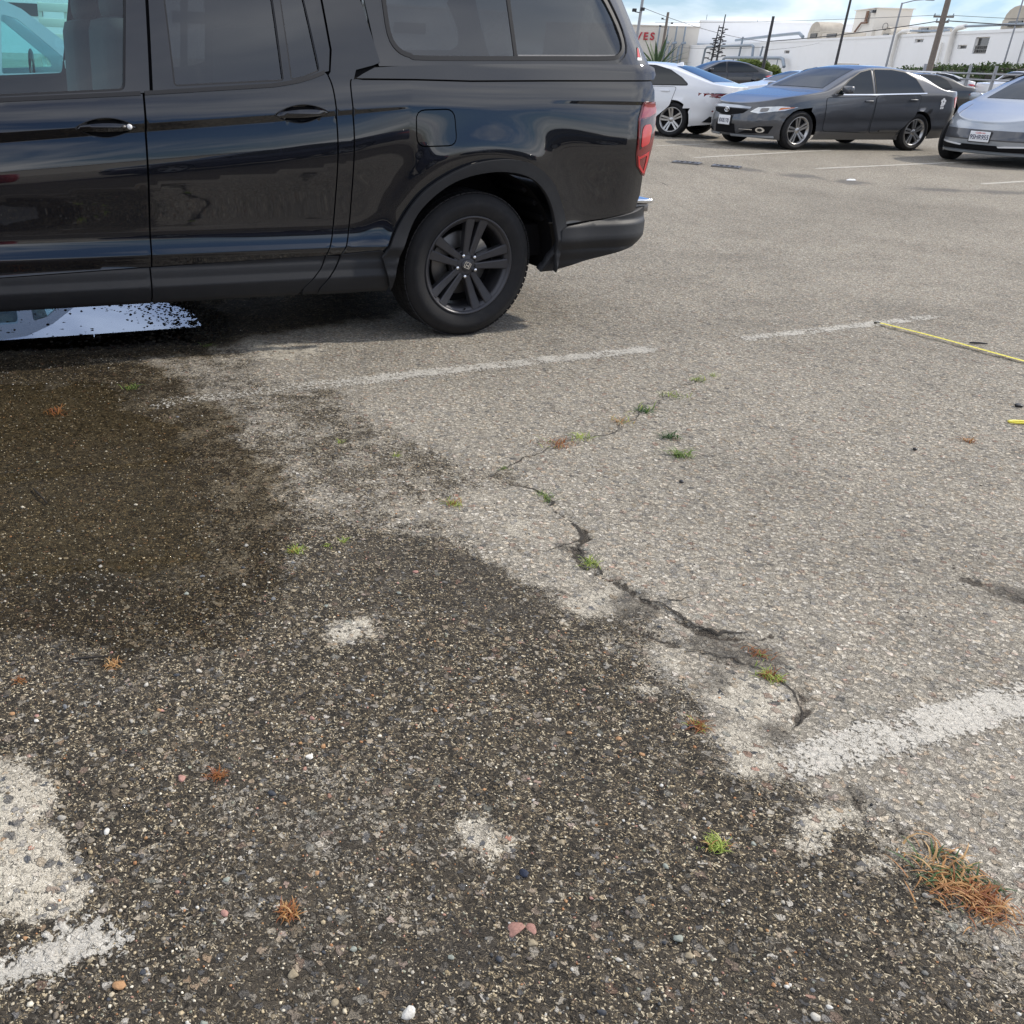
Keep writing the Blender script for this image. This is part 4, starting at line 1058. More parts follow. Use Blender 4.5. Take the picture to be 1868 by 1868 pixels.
clad_top = lambda s: float(np.interp(s, [-3.0, -2.35, -1.70, -0.81, -0.51], [0.418, 0.431, 0.448, 0.467, 0.486]))
def ctl(a, b, n=8): return [(s, clad_top(s) + 0.003) for s in np.linspace(a, b, n)]
RG = smooth_line([(-0.835, 1.288), (-0.806, 1.2), (-0.785, 0.988), (-0.785, 0.741), (-0.796, 0.562), (-0.827, 0.462)])      # rear edge of rear door
RG_low = [(-0.830, 0.455), (-0.855, 0.405), (-0.948, 0.312)]
G2 = smooth_line([(-0.70, 1.262), (-0.722, 1.235), (-0.703, 1.012), (-0.703, 0.689), (-0.717, 0.533), (-0.747, 0.468)])      # front edge of the bed
G2_low = [(-0.750, 0.46), (-0.78, 0.402), (-0.858, 0.312)]
def bl(a, b, n=10, o=0.0): return [(s, float(belt(s)) + o) for s in np.linspace(a, b, n)]
g = 0.0038
# painted door skins
def cup_poly(cx, cz, w, tilt, n=14):
    up = [(cx - w/2 + w * q, cz + tilt * (q - .5) * w + 0.036 * math.sin(math.pi * q) ** 0.8) for q in np.linspace(0, 1, n)]
    dn = [(cx - w/2 + w * q, cz + tilt * (q - .5) * w - 0.040 * math.sin(math.pi * q) ** 0.9) for q in np.linspace(1, 0, n)[1:-1]]
    return up + dn
CUP1 = (-1.852, 1.048, 0.256, 0.02); CUP2 = (-0.966, 1.113, 0.258, 0.055)
fd_poly = [(-2.80, clad_top(-2.8))] + ctl(-2.80, -1.686 - g) + [(-1.684 - g, 0.9)] + bl(-1.682 - g, -2.80)
side('front_door_skin', fd_poly, step=0.022, edge=0.03, lines=band_lines(-2.79, -1.69), holes=[cup_poly(*CUP1)])['label'] = 'near front door painted skin'
rd_poly = ctl(-1.686 + g, -0.827 - g) + [(x - g, z) for x, z in RG[::-1][1:-1]] + bl(-0.84 - g, -1.68 + g)
side('rear_door_skin', rd_poly, step=0.022, edge=0.03, lines=band_lines(-1.68, -0.79), holes=[cup_poly(*CUP2)])
# lower cladding of the doors
def clad_poly(a, b, low=0.283): return [(a, low), (b, low)] + [(b, clad_top(b) - 0.001)] + [(s, clad_top(s) - 0.001) for s in np.linspace(b, a, 8)[1:]]
side('front_door_cladding', clad_poly(-2.80, -1.694 - g), mat=M['clad'], step=0.02, edge=0.03, lines=CLAD_LINES)
side('rear_door_cladding', [(-1.694 + g, 0.283), (-0.97, 0.281)] + [(x - g, z) for x, z in RG_low[::-1]] + [(s, clad_top(s) - 0.001) for s in np.linspace(-0.834, -1.694 + g, 8)], mat=M['clad'], step=0.02, edge=0.03, lines=CLAD_LINES)
side('cab_corner_cladding', [(-0.945, 0.281), (-0.865, 0.281)] + [(x - g, z) for x, z in G2_low[::-1]] + [(-0.825, clad_top(-.825) - 0.001)] + [(x + g, z) for x, z in RG_low], mat=M['clad'], step=0.02, edge=0.03, lines=CLAD_LINES)
# narrow cab corner between rear door and bed, running up to the roof
cq = ctl(-0.827 + g, -0.747 - g, 3) + [(x - g, z) for x, z in G2[::-1]] + [(-0.69, 1.30), (-0.60, 1.322), (-0.566, 1.335), (-0.642, 1.60), (-0.665, 1.77), (-0.80, 1.775), (-0.865, 1.72), (-0.822, 1.58), (-0.80, 1.38), (-0.815, 1.29)] + [(x + g, z) for x, z in RG[1:]]
side('cab_corner', cq, step=0.022, edge=0.03, lines=band_lines(-0.78, -0.71))
# bed side with fuel flap opening
fuel = round_poly([(-0.387, 1.131), (-0.187, 1.139), (-0.165, 0.981), (-0.373, 0.974)], 0.045)
bed = [(x + g, z) for x, z in G2] + [(-0.745 + g, clad_top(-.745) + 0.004), (-0.54, clad_top(-.54) + 0.006)] + [(x, z + 0.002) for x, z in ao[3:]] + \
      [(0.536, 0.583), (0.792, 0.603), (1.02, 0.635), (1.045, 0.72), (1.035, 0.812), (1.025, 0.82), (0.958, 0.872), (0.935, 0.93), (0.918, 1.108), (0.945, 1.186), (1.035, 1.193), (1.03, 1.245), (1.00, 1.288),
       (0.974, 1.287), (0.339, 1.273), (-0.095, 1.262), (-0.389, 1.262), (-0.66, 1.258)]
side('bed_side', bed, step=0.022, edge=0.03, lines=band_lines(-0.695, -0.43) + [[(0.37, 1.19 + q), (1.02, 1.19 + q)] for q in (0.002, -0.002, -0.014, -0.018)], holes=[grow(fuel, 0.006)])
ff = side('fuel_flap', fuel, step=0.022, edge=0.02, off=0.001)
ff['label'] = 'square fuel flap with rounded corners'
# wheel arch flare and bed cladding
def flare(s, z):
    r = np.hypot(np.asarray(s) - 0.02, np.asarray(z) - 0.38)
    return surf(s, z) - 0.024 - 0.012 * smoothstep(0.56, 0.44, r)
arch = ai + ao[::-1]
arch = [(x, z) for x, z in arch]
side('rear_arch_flare', arch, fn=flare, mat=M['clad'], step=0.02, edge=0.025, flange=0.03)
side('rocker_end_cladding', [(-0.868, 0.281), (-0.486, 0.281), (-0.47, 0.36), (-0.512, 0.47), (-0.54, clad_top(-.54) + 0.002), (-0.745, clad_top(-.745) - 0.001)] + [(x + g, z) for x, z in G2_low], mat=M['clad'], step=0.02, edge=0.03, lines=CLAD_LINES, off=0.004)
side('bumper_corner', [(0.428, 0.333), (0.50, 0.336), (0.687, 0.379), (1.03, 0.445), (1.115, 0.502), (1.145, 0.591), (1.14, 0.65), (1.045, 0.634), (0.792, 0.598), (0.533, 0.575), (0.50, 0.56), (0.492, 0.45)],
     fn=lambda s, z: surf(s, z) - 0.010 - 0.02 * smoothstep(0.60, 0.57, z) + 0.05 * smoothstep(0.5, 0.33, z) + 0.35 * np.clip(np.asarray(s) - 1.0, 0, None) ** 1.5, mat=M['clad'], step=0.02, edge=0.025, flange=0.05, off=0.003)
# arch lining behind the wheel
def liner(cx):
    m_ = MB(); V = []; F = []
    n = 20
    for i in range(n + 1):
        a = math.radians(-7 + 194 * i / n)
        for y in (0.03, 0.46): V.append((cx + 0.505 * math.cos(a), y, 0.38 + 0.485 * math.sin(a)))
    for i in range(n): F.append((2*i, 2*i+1, 2*i+3, 2*i+2))
    m_.add(V, F, True)
    V2 = [(cx, 0.46, 0.38)] + [(cx + 0.505 * math.cos(math.radians(-7 + 194 * i / n)), 0.46, 0.38 + 0.485 * math.sin(math.radians(-7 + 194 * i / n))) for i in range(n + 1)]
    m_.add(V2, [(0, i + 1, i + 2) for i in range(n)])
    # ribs seen inside the arch
    for a in (28, 40, 52):
        ar = math.radians(a)
        m_.box((cx + 0.49 * math.cos(ar), 0.17, 0.38 + 0.47 * math.sin(ar)), (0.02, 0.22, 0.03), ry=-ar)
    o = m_.build('wheel_well', M['dark'], truck); both.append(o)
liner(0.02); liner(-3.18)
# dark structure behind the skins so that gaps read dark
sh = [(-4.0, 0.45), (-3.70, 0.45)] + [(-3.18 + 0.52 * math.cos(a), 0.40 + 0.50 * math.sin(a)) for a in np.linspace(math.pi, 0, 14)] + [(-2.6, 0.30), (-0.56, 0.30), (-0.54, 0.46)] + [(x, z + 0.02) for x, z in ao[1:]] + [(0.56, 0.40), (1.0, 0.47), (1.03, 1.315), (-0.62, 1.315), (-0.70, 1.29), (-0.85, 1.25), (-2.85, 1.09), (-4.0, 0.98)]
side('inner_shell', sh, fn=lambda s, z: surf(s, z) + 0.022, mat=M['dark'], step=0.08, edge=0.05, flange=0)

# greenhouse: window frames, glass
A_BASE, A_TOP = -2.80, -2.25
fw = round_poly([(-2.68, 1.135), (-1.757, 1.192), (-1.709, 1.54), (-1.695, 1.69), (-2.10, 1.675), (-2.30, 1.56)], 0.03)
ff_outer = [(-2.80, float(belt(-2.80)) + .002)] + bl(-2.80, -1.650 - g, 8, 0.004) + [(-1.624 - g, 1.54), (-1.612, 1.755), (-2.12, 1.745), (-2.36, 1.62)]
side('front_window_frame', ff_outer, mat=P_, holes=[fw], step=0.04, edge=0.03, flange=0.02)
side('front_window_glass', grow(fw, 0.004), mat=M['glass_clear'], step=0.08, edge=0.05, flange=0, off=-0.010)['label'] = 'clear front door window'
side('window_seal', grow(fw, 0.004), mat=M['seal'], holes=[grow(fw, -0.010)], step=0.05, edge=0.03, flange=0, off=-0.004)
rw = round_poly([(-1.546, 1.212), (-1.042, 1.245), (-1.057, 1.57), (-1.065, 1.70), (-1.552, 1.70), (-1.549, 1.54)], 0.02)
rq = round_poly([(-1.010, 1.250), (-0.945, 1.262), (-0.866, 1.292), (-0.910, 1.577), (-0.932, 1.69), (-1.033, 1.70)], 0.015)
rf_outer = bl(-1.643 + g, -0.846 - g, 12, 0.004) + [(-0.824, 1.292), (-0.808 - g, 1.38), (-0.830 - g, 1.58), (-0.875, 1.74), (-1.606, 1.755), (-1.617 + g, 1.54)]
side('rear_window_frame', rf_outer, mat=P_, holes=[rw, rq], step=0.04, edge=0.03, flange=0.02)
side('rear_window_glass', grow(rw, 0.004), mat=M['glass_dark'], step=0.08, edge=0.05, flange=0, off=-0.009)['label'] = 'dark privacy glass of the rear door'
side('quarter_glass', grow(rq, 0.004), mat=M['glass_dark'], step=0.08, edge=0.05, flange=0, off=-0.009)
side('window_seal', grow(rw, 0.006), mat=M['seal'], holes=[grow(rw, -0.008)], step=0.05, edge=0.03, flange=0, off=-0.003)
side('window_seal', grow(rq, 0.006), mat=M['seal'], holes=[grow(rq, -0.007)], step=0.05, edge=0.03, flange=0, off=-0.003)
side('pillar_inner', [(-1.72, 1.17), (-1.54, 1.18), (-1.54, 1.76), (-1.70, 1.76)], mat=M['dark'], step=0.1, edge=0.1, flange=0, off=-0.022)
side('pillar_inner', [(-0.90, 1.255), (-0.74, 1.29), (-0.74, 1.76), (-0.93, 1.76)], mat=M['dark'], step=0.1, edge=0.1, flange=0, off=-0.022)
# belt moulding
def ribbon(name, a, b, z0, z1, mat, off, fn=surf):
    return side(name, bl(a, b, 14, z0) + bl(b, a, 14, z1), fn=fn, mat=mat, step=0.03, edge=0.04, off=off, flange=0.006)
ribbon('belt_moulding', -2.80, -1.694, -0.006, 0.010, M['seal'], 0.004)
ribbon('belt_moulding', -1.676, -0.846, -0.006, 0.010, M['seal'], 0.004)

# door handles in lens shaped cups
def handle(cx, cz, w, tilt, key):
    cup = cup_poly(cx, cz, w, tilt)
    c_ = side('handle_cup', cup, mat=P_, step=0.012, edge=0.012, flange=0, off=0.0,
              fn=lambda s, z: surf(s, z) + 0.004 + 0.030 * np.clip(1 - ((np.asarray(s) - cx) / (w / 2)) ** 2, 0, 1) * np.clip(1 - ((np.asarray(z) - cz - tilt * (np.asarray(s) - cx)) / 0.045) ** 2, 0, 1))
    side('handle_rim', grow(cup, 0.003), mat=M['clad'], step=0.02, edge=0.02, flange=0, holes=[cup], off=0.002)
    bar = [(cx - w/2 + 0.004, cz - tilt * w / 2 - 0.004)] + [(cx - w/2 + w * t, cz + tilt * (t - .5) * w + 0.006 + 0.010 * math.sin(math.pi * t)) for t in np.linspace(0.08, 0.92, 8)] + \
          [(cx + w/2 - 0.003, cz + tilt * w / 2)] + [(cx - w/2 + w * t, cz + tilt * (t - .5) * w - 0.012 - 0.006 * math.sin(math.pi * t)) for t in np.linspace(0.92, 0.08, 8)]
    b_ = side('door_handle', bar, mat=P_, step=0.01, edge=0.012, flange=0.012,
              fn=lambda s, z: body_d(np.full(np.shape(s), cx), np.full(np.shape(s), cz + 0.03)) - 0.016 + 0.9 * np.clip(np.asarray(z) - (cz + tilt * (np.asarray(s) - cx)), 0, None) - 0.25 * np.clip((cz + tilt * (np.asarray(s) - cx)) - np.asarray(z), 0, None) * -2.2 + 0.6 * (np.asarray(s) - cx) ** 2)
    return b_
h1 = handle(*CUP1, True)
h2 = handle(*CUP2, False)
lk = MB().lathe([(0.0, -0.020), (0.010, -0.020), (0.011, -0.014), (0.011, 0.0)], 'Y', (-1.756, float(surf(-1.756, 1.052)) - 0.008, 1.052), 16).build('lock_cylinder', M['white_plastic'], truck)
MB().lathe([(0.0, -0.018), (0.006, -0.018), (0.007, -0.012), (0.007, 0.0)], 'Y', (-1.780, float(surf(-1.78, 1.052)) - 0.008, 1.052), 14).build('handle_button', M['steel'], truck)

# ------------- camper shell
def skirt_d(s, z): return -0.012 + 0.30 * (np.asarray(z) - 1.27) + 1.25 * np.clip(np.asarray(s) - 0.86, 0, None) ** 2 + 2.2 * np.clip(np.asarray(z) - 1.335, 0, None) ** 1.6
sk = [(-0.694, 1.266), (-0.66, 1.285), (-0.60, 1.312), (-0.474, 1.322), (0.0, 1.342), (0.373, 1.354), (0.98, 1.366), (1.03, 1.352), (1.04, 1.318), (1.02, 1.297), (0.974, 1.294), (0.339, 1.281), (-0.095, 1.270), (-0.389, 1.270)]
side('shell_skirt', sk, fn=skirt_d, step=0.022, edge=0.03, flange=0.02)
def cap_d(s, z):
    s = np.asarray(s, float); z = np.asarray(z, float)
    return 0.045 + 0.24 * (z - 1.34) + 0.35 * np.clip(z - 1.62, 0, None) ** 2 + 1.25 * np.clip(s - 0.80 + 0.6 * (z - 1.36), 0, None) ** 2
cw = [(-0.515, 1.596), (-0.495, 1.46), (-0.455, 1.398), (-0.39, 1.372), (-0.288, 1.364), (0.427, 1.384), (0.74, 1.394), (0.806, 1.408), (0.836, 1.452), (0.800, 1.545), (0.700, 1.680), (0.62, 1.735), (-0.42, 1.725), (-0.50, 1.69)]
cw = smooth_line(cw + [cw[0]], 3)[:-1]
cap_outer = [(-0.560, 1.318), (0.0, 1.338), (0.373, 1.350), (0.98, 1.362), (1.062, 1.352), (1.055, 1.372), (1.005, 1.448), (0.948, 1.545), (0.880, 1.665), (0.812, 1.79), (0.70, 1.845), (-0.60, 1.825), (-0.625, 1.62)]
side('shell_side', cap_outer, fn=cap_d, holes=[grow(cw, 0.030)], step=0.03, edge=0.03, flange=0.012)
def cap_rec(s, z): return cap_d(s, z)
side('shell_window_recess', grow(cw, 0.032), fn=lambda s, z: cap_d(s, z) + 0.008, mat=P_, holes=[grow(cw, 0.012)], step=0.03, edge=0.025, flange=0)
side('shell_window_rubber', grow(cw, 0.014), fn=lambda s, z: cap_d(s, z) + 0.004, mat=M['seal'], holes=[grow(cw, -0.006)], step=0.03, edge=0.025, flange=0.01)
wz = lambda s, z: cap_d(s, z) + 0.011
cwp = np.array(cw)
dx = lambda z: float(np.interp(z, [1.39, 1.627], [0.193, 0.138]))
left = [p for p in cw if p[0] < 0.16]
side('shell_pane', grow(cw, 0.001), fn=wz, mat=M['glass_dark'], step=0.08, edge=0.04, flange=0)['label'] = 'dark tinted side glass of the camper shell'
side('shell_pane_divider', [(0.181, 1.372), (0.199, 1.372), (0.142, 1.735), (0.124, 1.735)], fn=lambda s, z: cap_d(s, z) + 0.007, mat=M['seal'], step=0.04, edge=0.04)
side('shell_pane_sill', [(0.20, 1.382), (0.78, 1.399), (0.78, 1.406), (0.20, 1.389)], fn=lambda s, z: cap_d(s, z) + 0.006, mat=M['steel'], step=0.04, edge=0.04)
# dealer badge on the shell's rear corner: red and black wedge with a white foot
def badge(name, poly, mat, off): return panel(name, poly, cap_d, mat, truck, step=0.05, edge=0.03, off=off, flange=0.001)
bx, bz = 1.000, 1.392
bdg = lambda pts: [(0.940 + 0.042 * a, 1.384 + 0.062 * b) for a, b in pts]
badge('shell_badge_foot', bdg([(0, 0), (1.0, 0.0), (0.93, 0.22), (0.05, 0.22)]), M['decal_white'], 0.002)
badge('shell_badge_dark', bdg([(0.05, 0.22), (0.93, 0.22), (0.62, 1.0), (0.22, 1.0)]), M['seal'], 0.002)
badge('shell_badge_red', bdg([(0.05, 0.24), (0.60, 0.24), (0.50, 0.92), (0.24, 0.92)]), M['decal_red'], 0.003)
badge('shell_badge_edge', bdg([(0.62, 1.0), (0.70, 1.0), (1.02, 0.0), (0.93, 0.0)]), M['decal_white'], 0.0025)

# ------------- tail lamp
lampo = [(0.945, 1.188), (1.035, 1.192), (1.062, 1.16), (1.066, 1.018), (1.052, 0.88), (1.040, 0.815), (1.025, 0.822), (0.962, 0.872), (0.938, 0.93), (0.921, 1.108)]
lamp_fn = lambda s, z: surf(s, z) - 0.008
tl = side('tail_lamp', round_poly(lampo, 0.012), fn=lamp_fn, mat=M['red_lens'], step=0.02, edge=0.02, flange=0.03)
tl['label'] = 'red tail lamp wrapping the rear corner'
def lamp_bit(name, poly, mat, off): side(name, poly, fn=lamp_fn, mat=mat, step=0.03, edge=0.02, flange=0.002, off=off)
lamp_bit('lamp_upper_lens', [(0.950, 1.180), (1.034, 1.184), (1.058, 1.155), (1.058, 1.140), (0.995, 1.118), (0.930, 1.112)], M['red_pink'], 0.002)
lamp_bit('lamp_mask', [(0.930, 1.106), (0.995, 1.112), (1.058, 1.134), (1.056, 1.02), (0.95, 0.955), (0.938, 1.0)], M['red_deep'], 0.0015)
lamp_bit('lamp_reflector', round_poly([(0.962, 1.078), (1.012, 1.082), (1.028, 1.06), (1.018, 0.985), (0.955, 0.965), (0.948, 1.05)], 0.014), M['red_bright'], 0.004)
lamp_bit('lamp_reflector', [(0.952, 0.905), (1.022, 0.925), (1.030, 0.938), (1.020, 0.938), (0.952, 0.916)], M['red_bright'], 0.003)
lamp_bit('lamp_rim', [(1.020, 0.938), (1.036, 0.945), (1.040, 0.90), (1.030, 0.83), (1.018, 0.835), (1.024, 0.90)], M['red_bright'], 0.003)
lamp_bit('lamp_rim', [(0.945, 0.925), (0.953, 0.925), (0.975, 0.878), (1.020, 0.842), (1.016, 0.832), (0.967, 0.868)], M['red_bright'], 0.003)

# ------------- rear face, roof, shell top, underbody
FW = 2 * YC
def xsec(name, xs, mat, flip=False):
    """loft of cross sections: list of (x, [(y, z) ...])"""
    n = len(xs[0][1]); V = []; F = []
    for x, sec in xs: V += [((x if not callable(x) else x(y, z)), y, z) for y, z in sec]
    for i in range(len(xs) - 1):
        for k in range(n - 1): F.append((i*n + k, i*n + k + 1, (i+1)*n + k + 1, (i+1)*n + k))
    return MB().add(V, F, True).build(name, mat, truck)
def arcsec(y0, z0, zc, n=14):
    return [(y0 + (FW - 2 * y0) * t, z0 + (zc - z0) * (1 - abs(2 * t - 1) ** 3.0)) for t in np.linspace(0, 1, n)]
xsec('cab_roof', [(-2.20, arcsec(0.30, 1.735, 1.74)), (-2.0, arcsec(0.27, 1.75, 1.785)), (-1.5, arcsec(0.262, 1.752, 1.81)), (-1.0, arcsec(0.258, 1.742, 1.81)), (-0.72, arcsec(0.25, 1.757, 1.79))], P_)
xsec('windscreen', [(-2.95, arcsec(0.16, 1.09, 1.13)), (-2.55, arcsec(0.235, 1.42, 1.45)), (-2.20, arcsec(0.30, 1.735, 1.74))], M['glass_clear'])
xsec('shell_roof', [(-0.61, arcsec(0.195, 1.822, 1.84)), (-0.3, arcsec(0.19, 1.832, 1.875)), (0.3, arcsec(0.19, 1.84, 1.885)), (0.70, arcsec(0.205, 1.842, 1.87)), (0.785, arcsec(0.20, 1.78, 1.80))], P_)
xsec('shell_rear_gate', [(0.77, arcsec(0.22, 1.78, 1.80)), (0.90, arcsec(0.16, 1.545, 1.56)), (1.01, arcsec(0.12, 1.35, 1.355)), (1.02, arcsec(0.12, 1.30, 1.30))], M['glass_dark'])
xsec('shell_front_wall', [(-0.615, [(0.10, 1.32), (0.19, 1.82), (YC, 1.86), (FW - 0.19, 1.82), (FW - 0.10, 1.32)]), (-0.612, [(0.10, 1.32), (0.12, 1.32), (YC, 1.32), (FW - 0.12, 1.32), (FW - 0.10, 1.32)])], M['dark'])
xsec('cab_back', [(-0.665, [(0.06, 1.30), (0.25, 1.75), (YC, 1.78), (FW - 0.25, 1.75), (FW - 0.06, 1.30)]), (-0.70, [(0.02, 0.5), (0.12, 0.5), (YC, 0.5), (FW - 0.12, 0.5), (FW - 0.02, 0.5)])], M['dark'])
tg = MB()
tg.bbox((1.035, YC, 0.985), (0.07, FW - 0.24, 0.58), 0.02)
tg.build('tailgate', P_, truck)
MB().bbox((1.065, YC, 1.10), (0.03, 0.22, 0.06), 0.008).build('tailgate_handle', M['clad'], truck)
rb = MB(); rb.bbox((1.05, YC, 0.565), (0.16, FW - 0.16, 0.20), 0.04); rb.build('rear_bumper', M['clad'], truck)
bs = MB().bbox((1.118, YC, 0.675), (0.11, FW - 0.12, 0.022), 0.006).build('bumper_step', M['chrome'], truck)
bs['label'] = 'bright step pad along the rear bumper'
MB().bbox((1.122, YC, 0.638), (0.09, FW - 0.16, 0.045), 0.008).build('bumper_step_face', M['steel'], truck)
MB().box((-1.45, YC, 0.47), (4.9, FW - 0.30, 0.17)).build('underbody', M['dark'], truck)
for ax_ in (0, -3.18): MB().tube([(ax_, 0.25, 0.36), (ax_, FW - 0.25, 0.36)], 0.05, 10).build('axle', M['dark'], truck)
ms = MB(); ms.bbox((0.62, 1.35, 0.42), (0.5, 0.25, 0.16), 0.05); ms.build('muffler', M['steel'], truck)
MB().bbox((-1.5, YC, 0.62), (2.2, FW - 0.3, 0.10), 0.02).build('cab_floor', M['dark'], truck)
# cabin
def seat(x, y, w, lab):
    m_ = MB(); m_.bbox((x, y, 0.86), (0.50, w, 0.18), 0.05)
    V = []
    m_.bbox((x + 0.27, y, 1.17), (0.15, w * 0.92, 0.62), 0.06)
    o = m_.build('seat', M['seat'], truck)
    return o
seat(-1.98, 0.52, 0.52, 'near'); seat(-1.98, 1.43, 0.52, 'far'); seat(-1.15, YC, 1.35, 'rear')
for (x, y) in ((-1.69, 0.52), (-1.69, 1.43), (-0.86, 0.55), (-0.86, 1.40)):
    hm = MB(); hm.bbox((x, y, 1.56), (0.11, 0.27, 0.17), 0.045); hm.tube([(x, y - 0.06, 1.44), (x, y - 0.06, 1.52)], 0.008, 6); hm.tube([(x, y + 0.06, 1.44), (x, y + 0.06, 1.52)], 0.008, 6)
    hm.build('headrest', M['seat'], truck)
MB().bbox((-2.72, YC, 1.02), (0.42, FW - 0.36, 0.26), 0.06).build('dashboard', M['seat'], truck)
sw = MB()
sw.tube([(-2.40 - 0.05 * math.sin(a), 0.52 + 0.18 * math.cos(a), 1.13 + 0.18 * math.sin(a)) for a in np.linspace(0, 2 * math.pi, 25)], 0.014, 8, False)
sw.tube([(-2.40, 0.35, 1.13), (-2.42, 0.52, 1.13), (-2.40, 0.69, 1.13)], 0.012, 6); sw.tube([(-2.42, 0.52, 1.13), (-2.62, 0.52, 1.05)], 0.03, 8)
sw.build('steering_wheel', M['black_plastic'], truck)
bo = MB(); bo.lathe([(0.0, 1.33), (0.022, 1.335), (0.032, 1.36), (0.030, 1.39), (0.014, 1.42), (0.011, 1.47), (0.0, 1.475)], 'Z', (-1.74, 0.42, 0.0), 14)
bo.build('hanging_toy', M['blue_plastic'], truck)['label'] = 'small blue trinket hanging behind the front door glass'
MB().bbox((-1.72, 1.75, 1.25), (0.10, 0.03, 0.05), 0.01).build('seat_belt_anchor', M['white_plastic'], truck)

# ------------- simple but complete front end (outside the picture)
hood = [(-2.95, arcsec(0.12, 1.085, 1.13)), (-3.4, arcsec(0.13, 1.06, 1.11)), (-3.85, arcsec(0.20, 1.00, 1.05)), (-4.05, arcsec(0.30, 0.93, 0.96)), (-4.10, arcsec(0.36, 0.86, 0.87))]
xsec('hood', hood, P_)
fa = [(-3.18 + 0.545 * math.cos(a), 0.40 + 0.52 * math.sin(a)) for a in np.linspace(0.08, math.pi - 0.15, 22)]
side('front_fender', [(-2.808, 0.43), (-2.62, 0.43)][:1] + fa + [(-3.74, 0.60), (-3.98, 0.62), (-4.02, 0.9), (-3.85, 1.0), (-3.4, 1.06), (-2.95, 1.085), (-2.82, 1.108)], step=0.04, edge=0.04)
fi = [(-3.18 + 0.475 * math.cos(a), 0.38 + 0.475 * math.sin(a)) for a in np.linspace(math.pi + 0.1, -0.1, 24)]
side('front_arch_flare', fi + [(-2.63, 0.42)] + fa + [(-3.73, 0.47)], fn=lambda s, z: surf(s, z) - 0.03, mat=M['clad'], step=0.04, edge=0.03, flange=0.06)
fb = MB(); fb.bbox((-4.02, YC, 0.50), (0.30, FW - 0.10, 0.36), 0.09); fb.build('front_bumper', M['clad'], truck)
gr = MB(); gr.bbox((-4.06, YC, 0.80), (0.14, 1.25, 0.22), 0.04); gr.build('grille', M['dark'], truck)
for y in (0.28, FW - 0.28): MB().bbox((-4.03, y, 0.82), (0.16, 0.36, 0.16), 0.04).build('headlight', M['lamp_clear'], truck)
mr = MB(); mr.bbox((-2.52, -0.14, 1.20), (0.12, 0.24, 0.19), 0.05); mr.tube([(-2.55, 0.03, 1.14), (-2.53, -0.06, 1.15)], 0.025, 8); both.append(mr.build('door_mirror', P_, truck))
for nm, y in (('door_trim', 0.10),):
    tr_ = MB().box((-1.85, 0.075, 0.80), (1.9, 0.03, 0.56)); both.append(tr_.build('door_trim', M['seat'], truck))

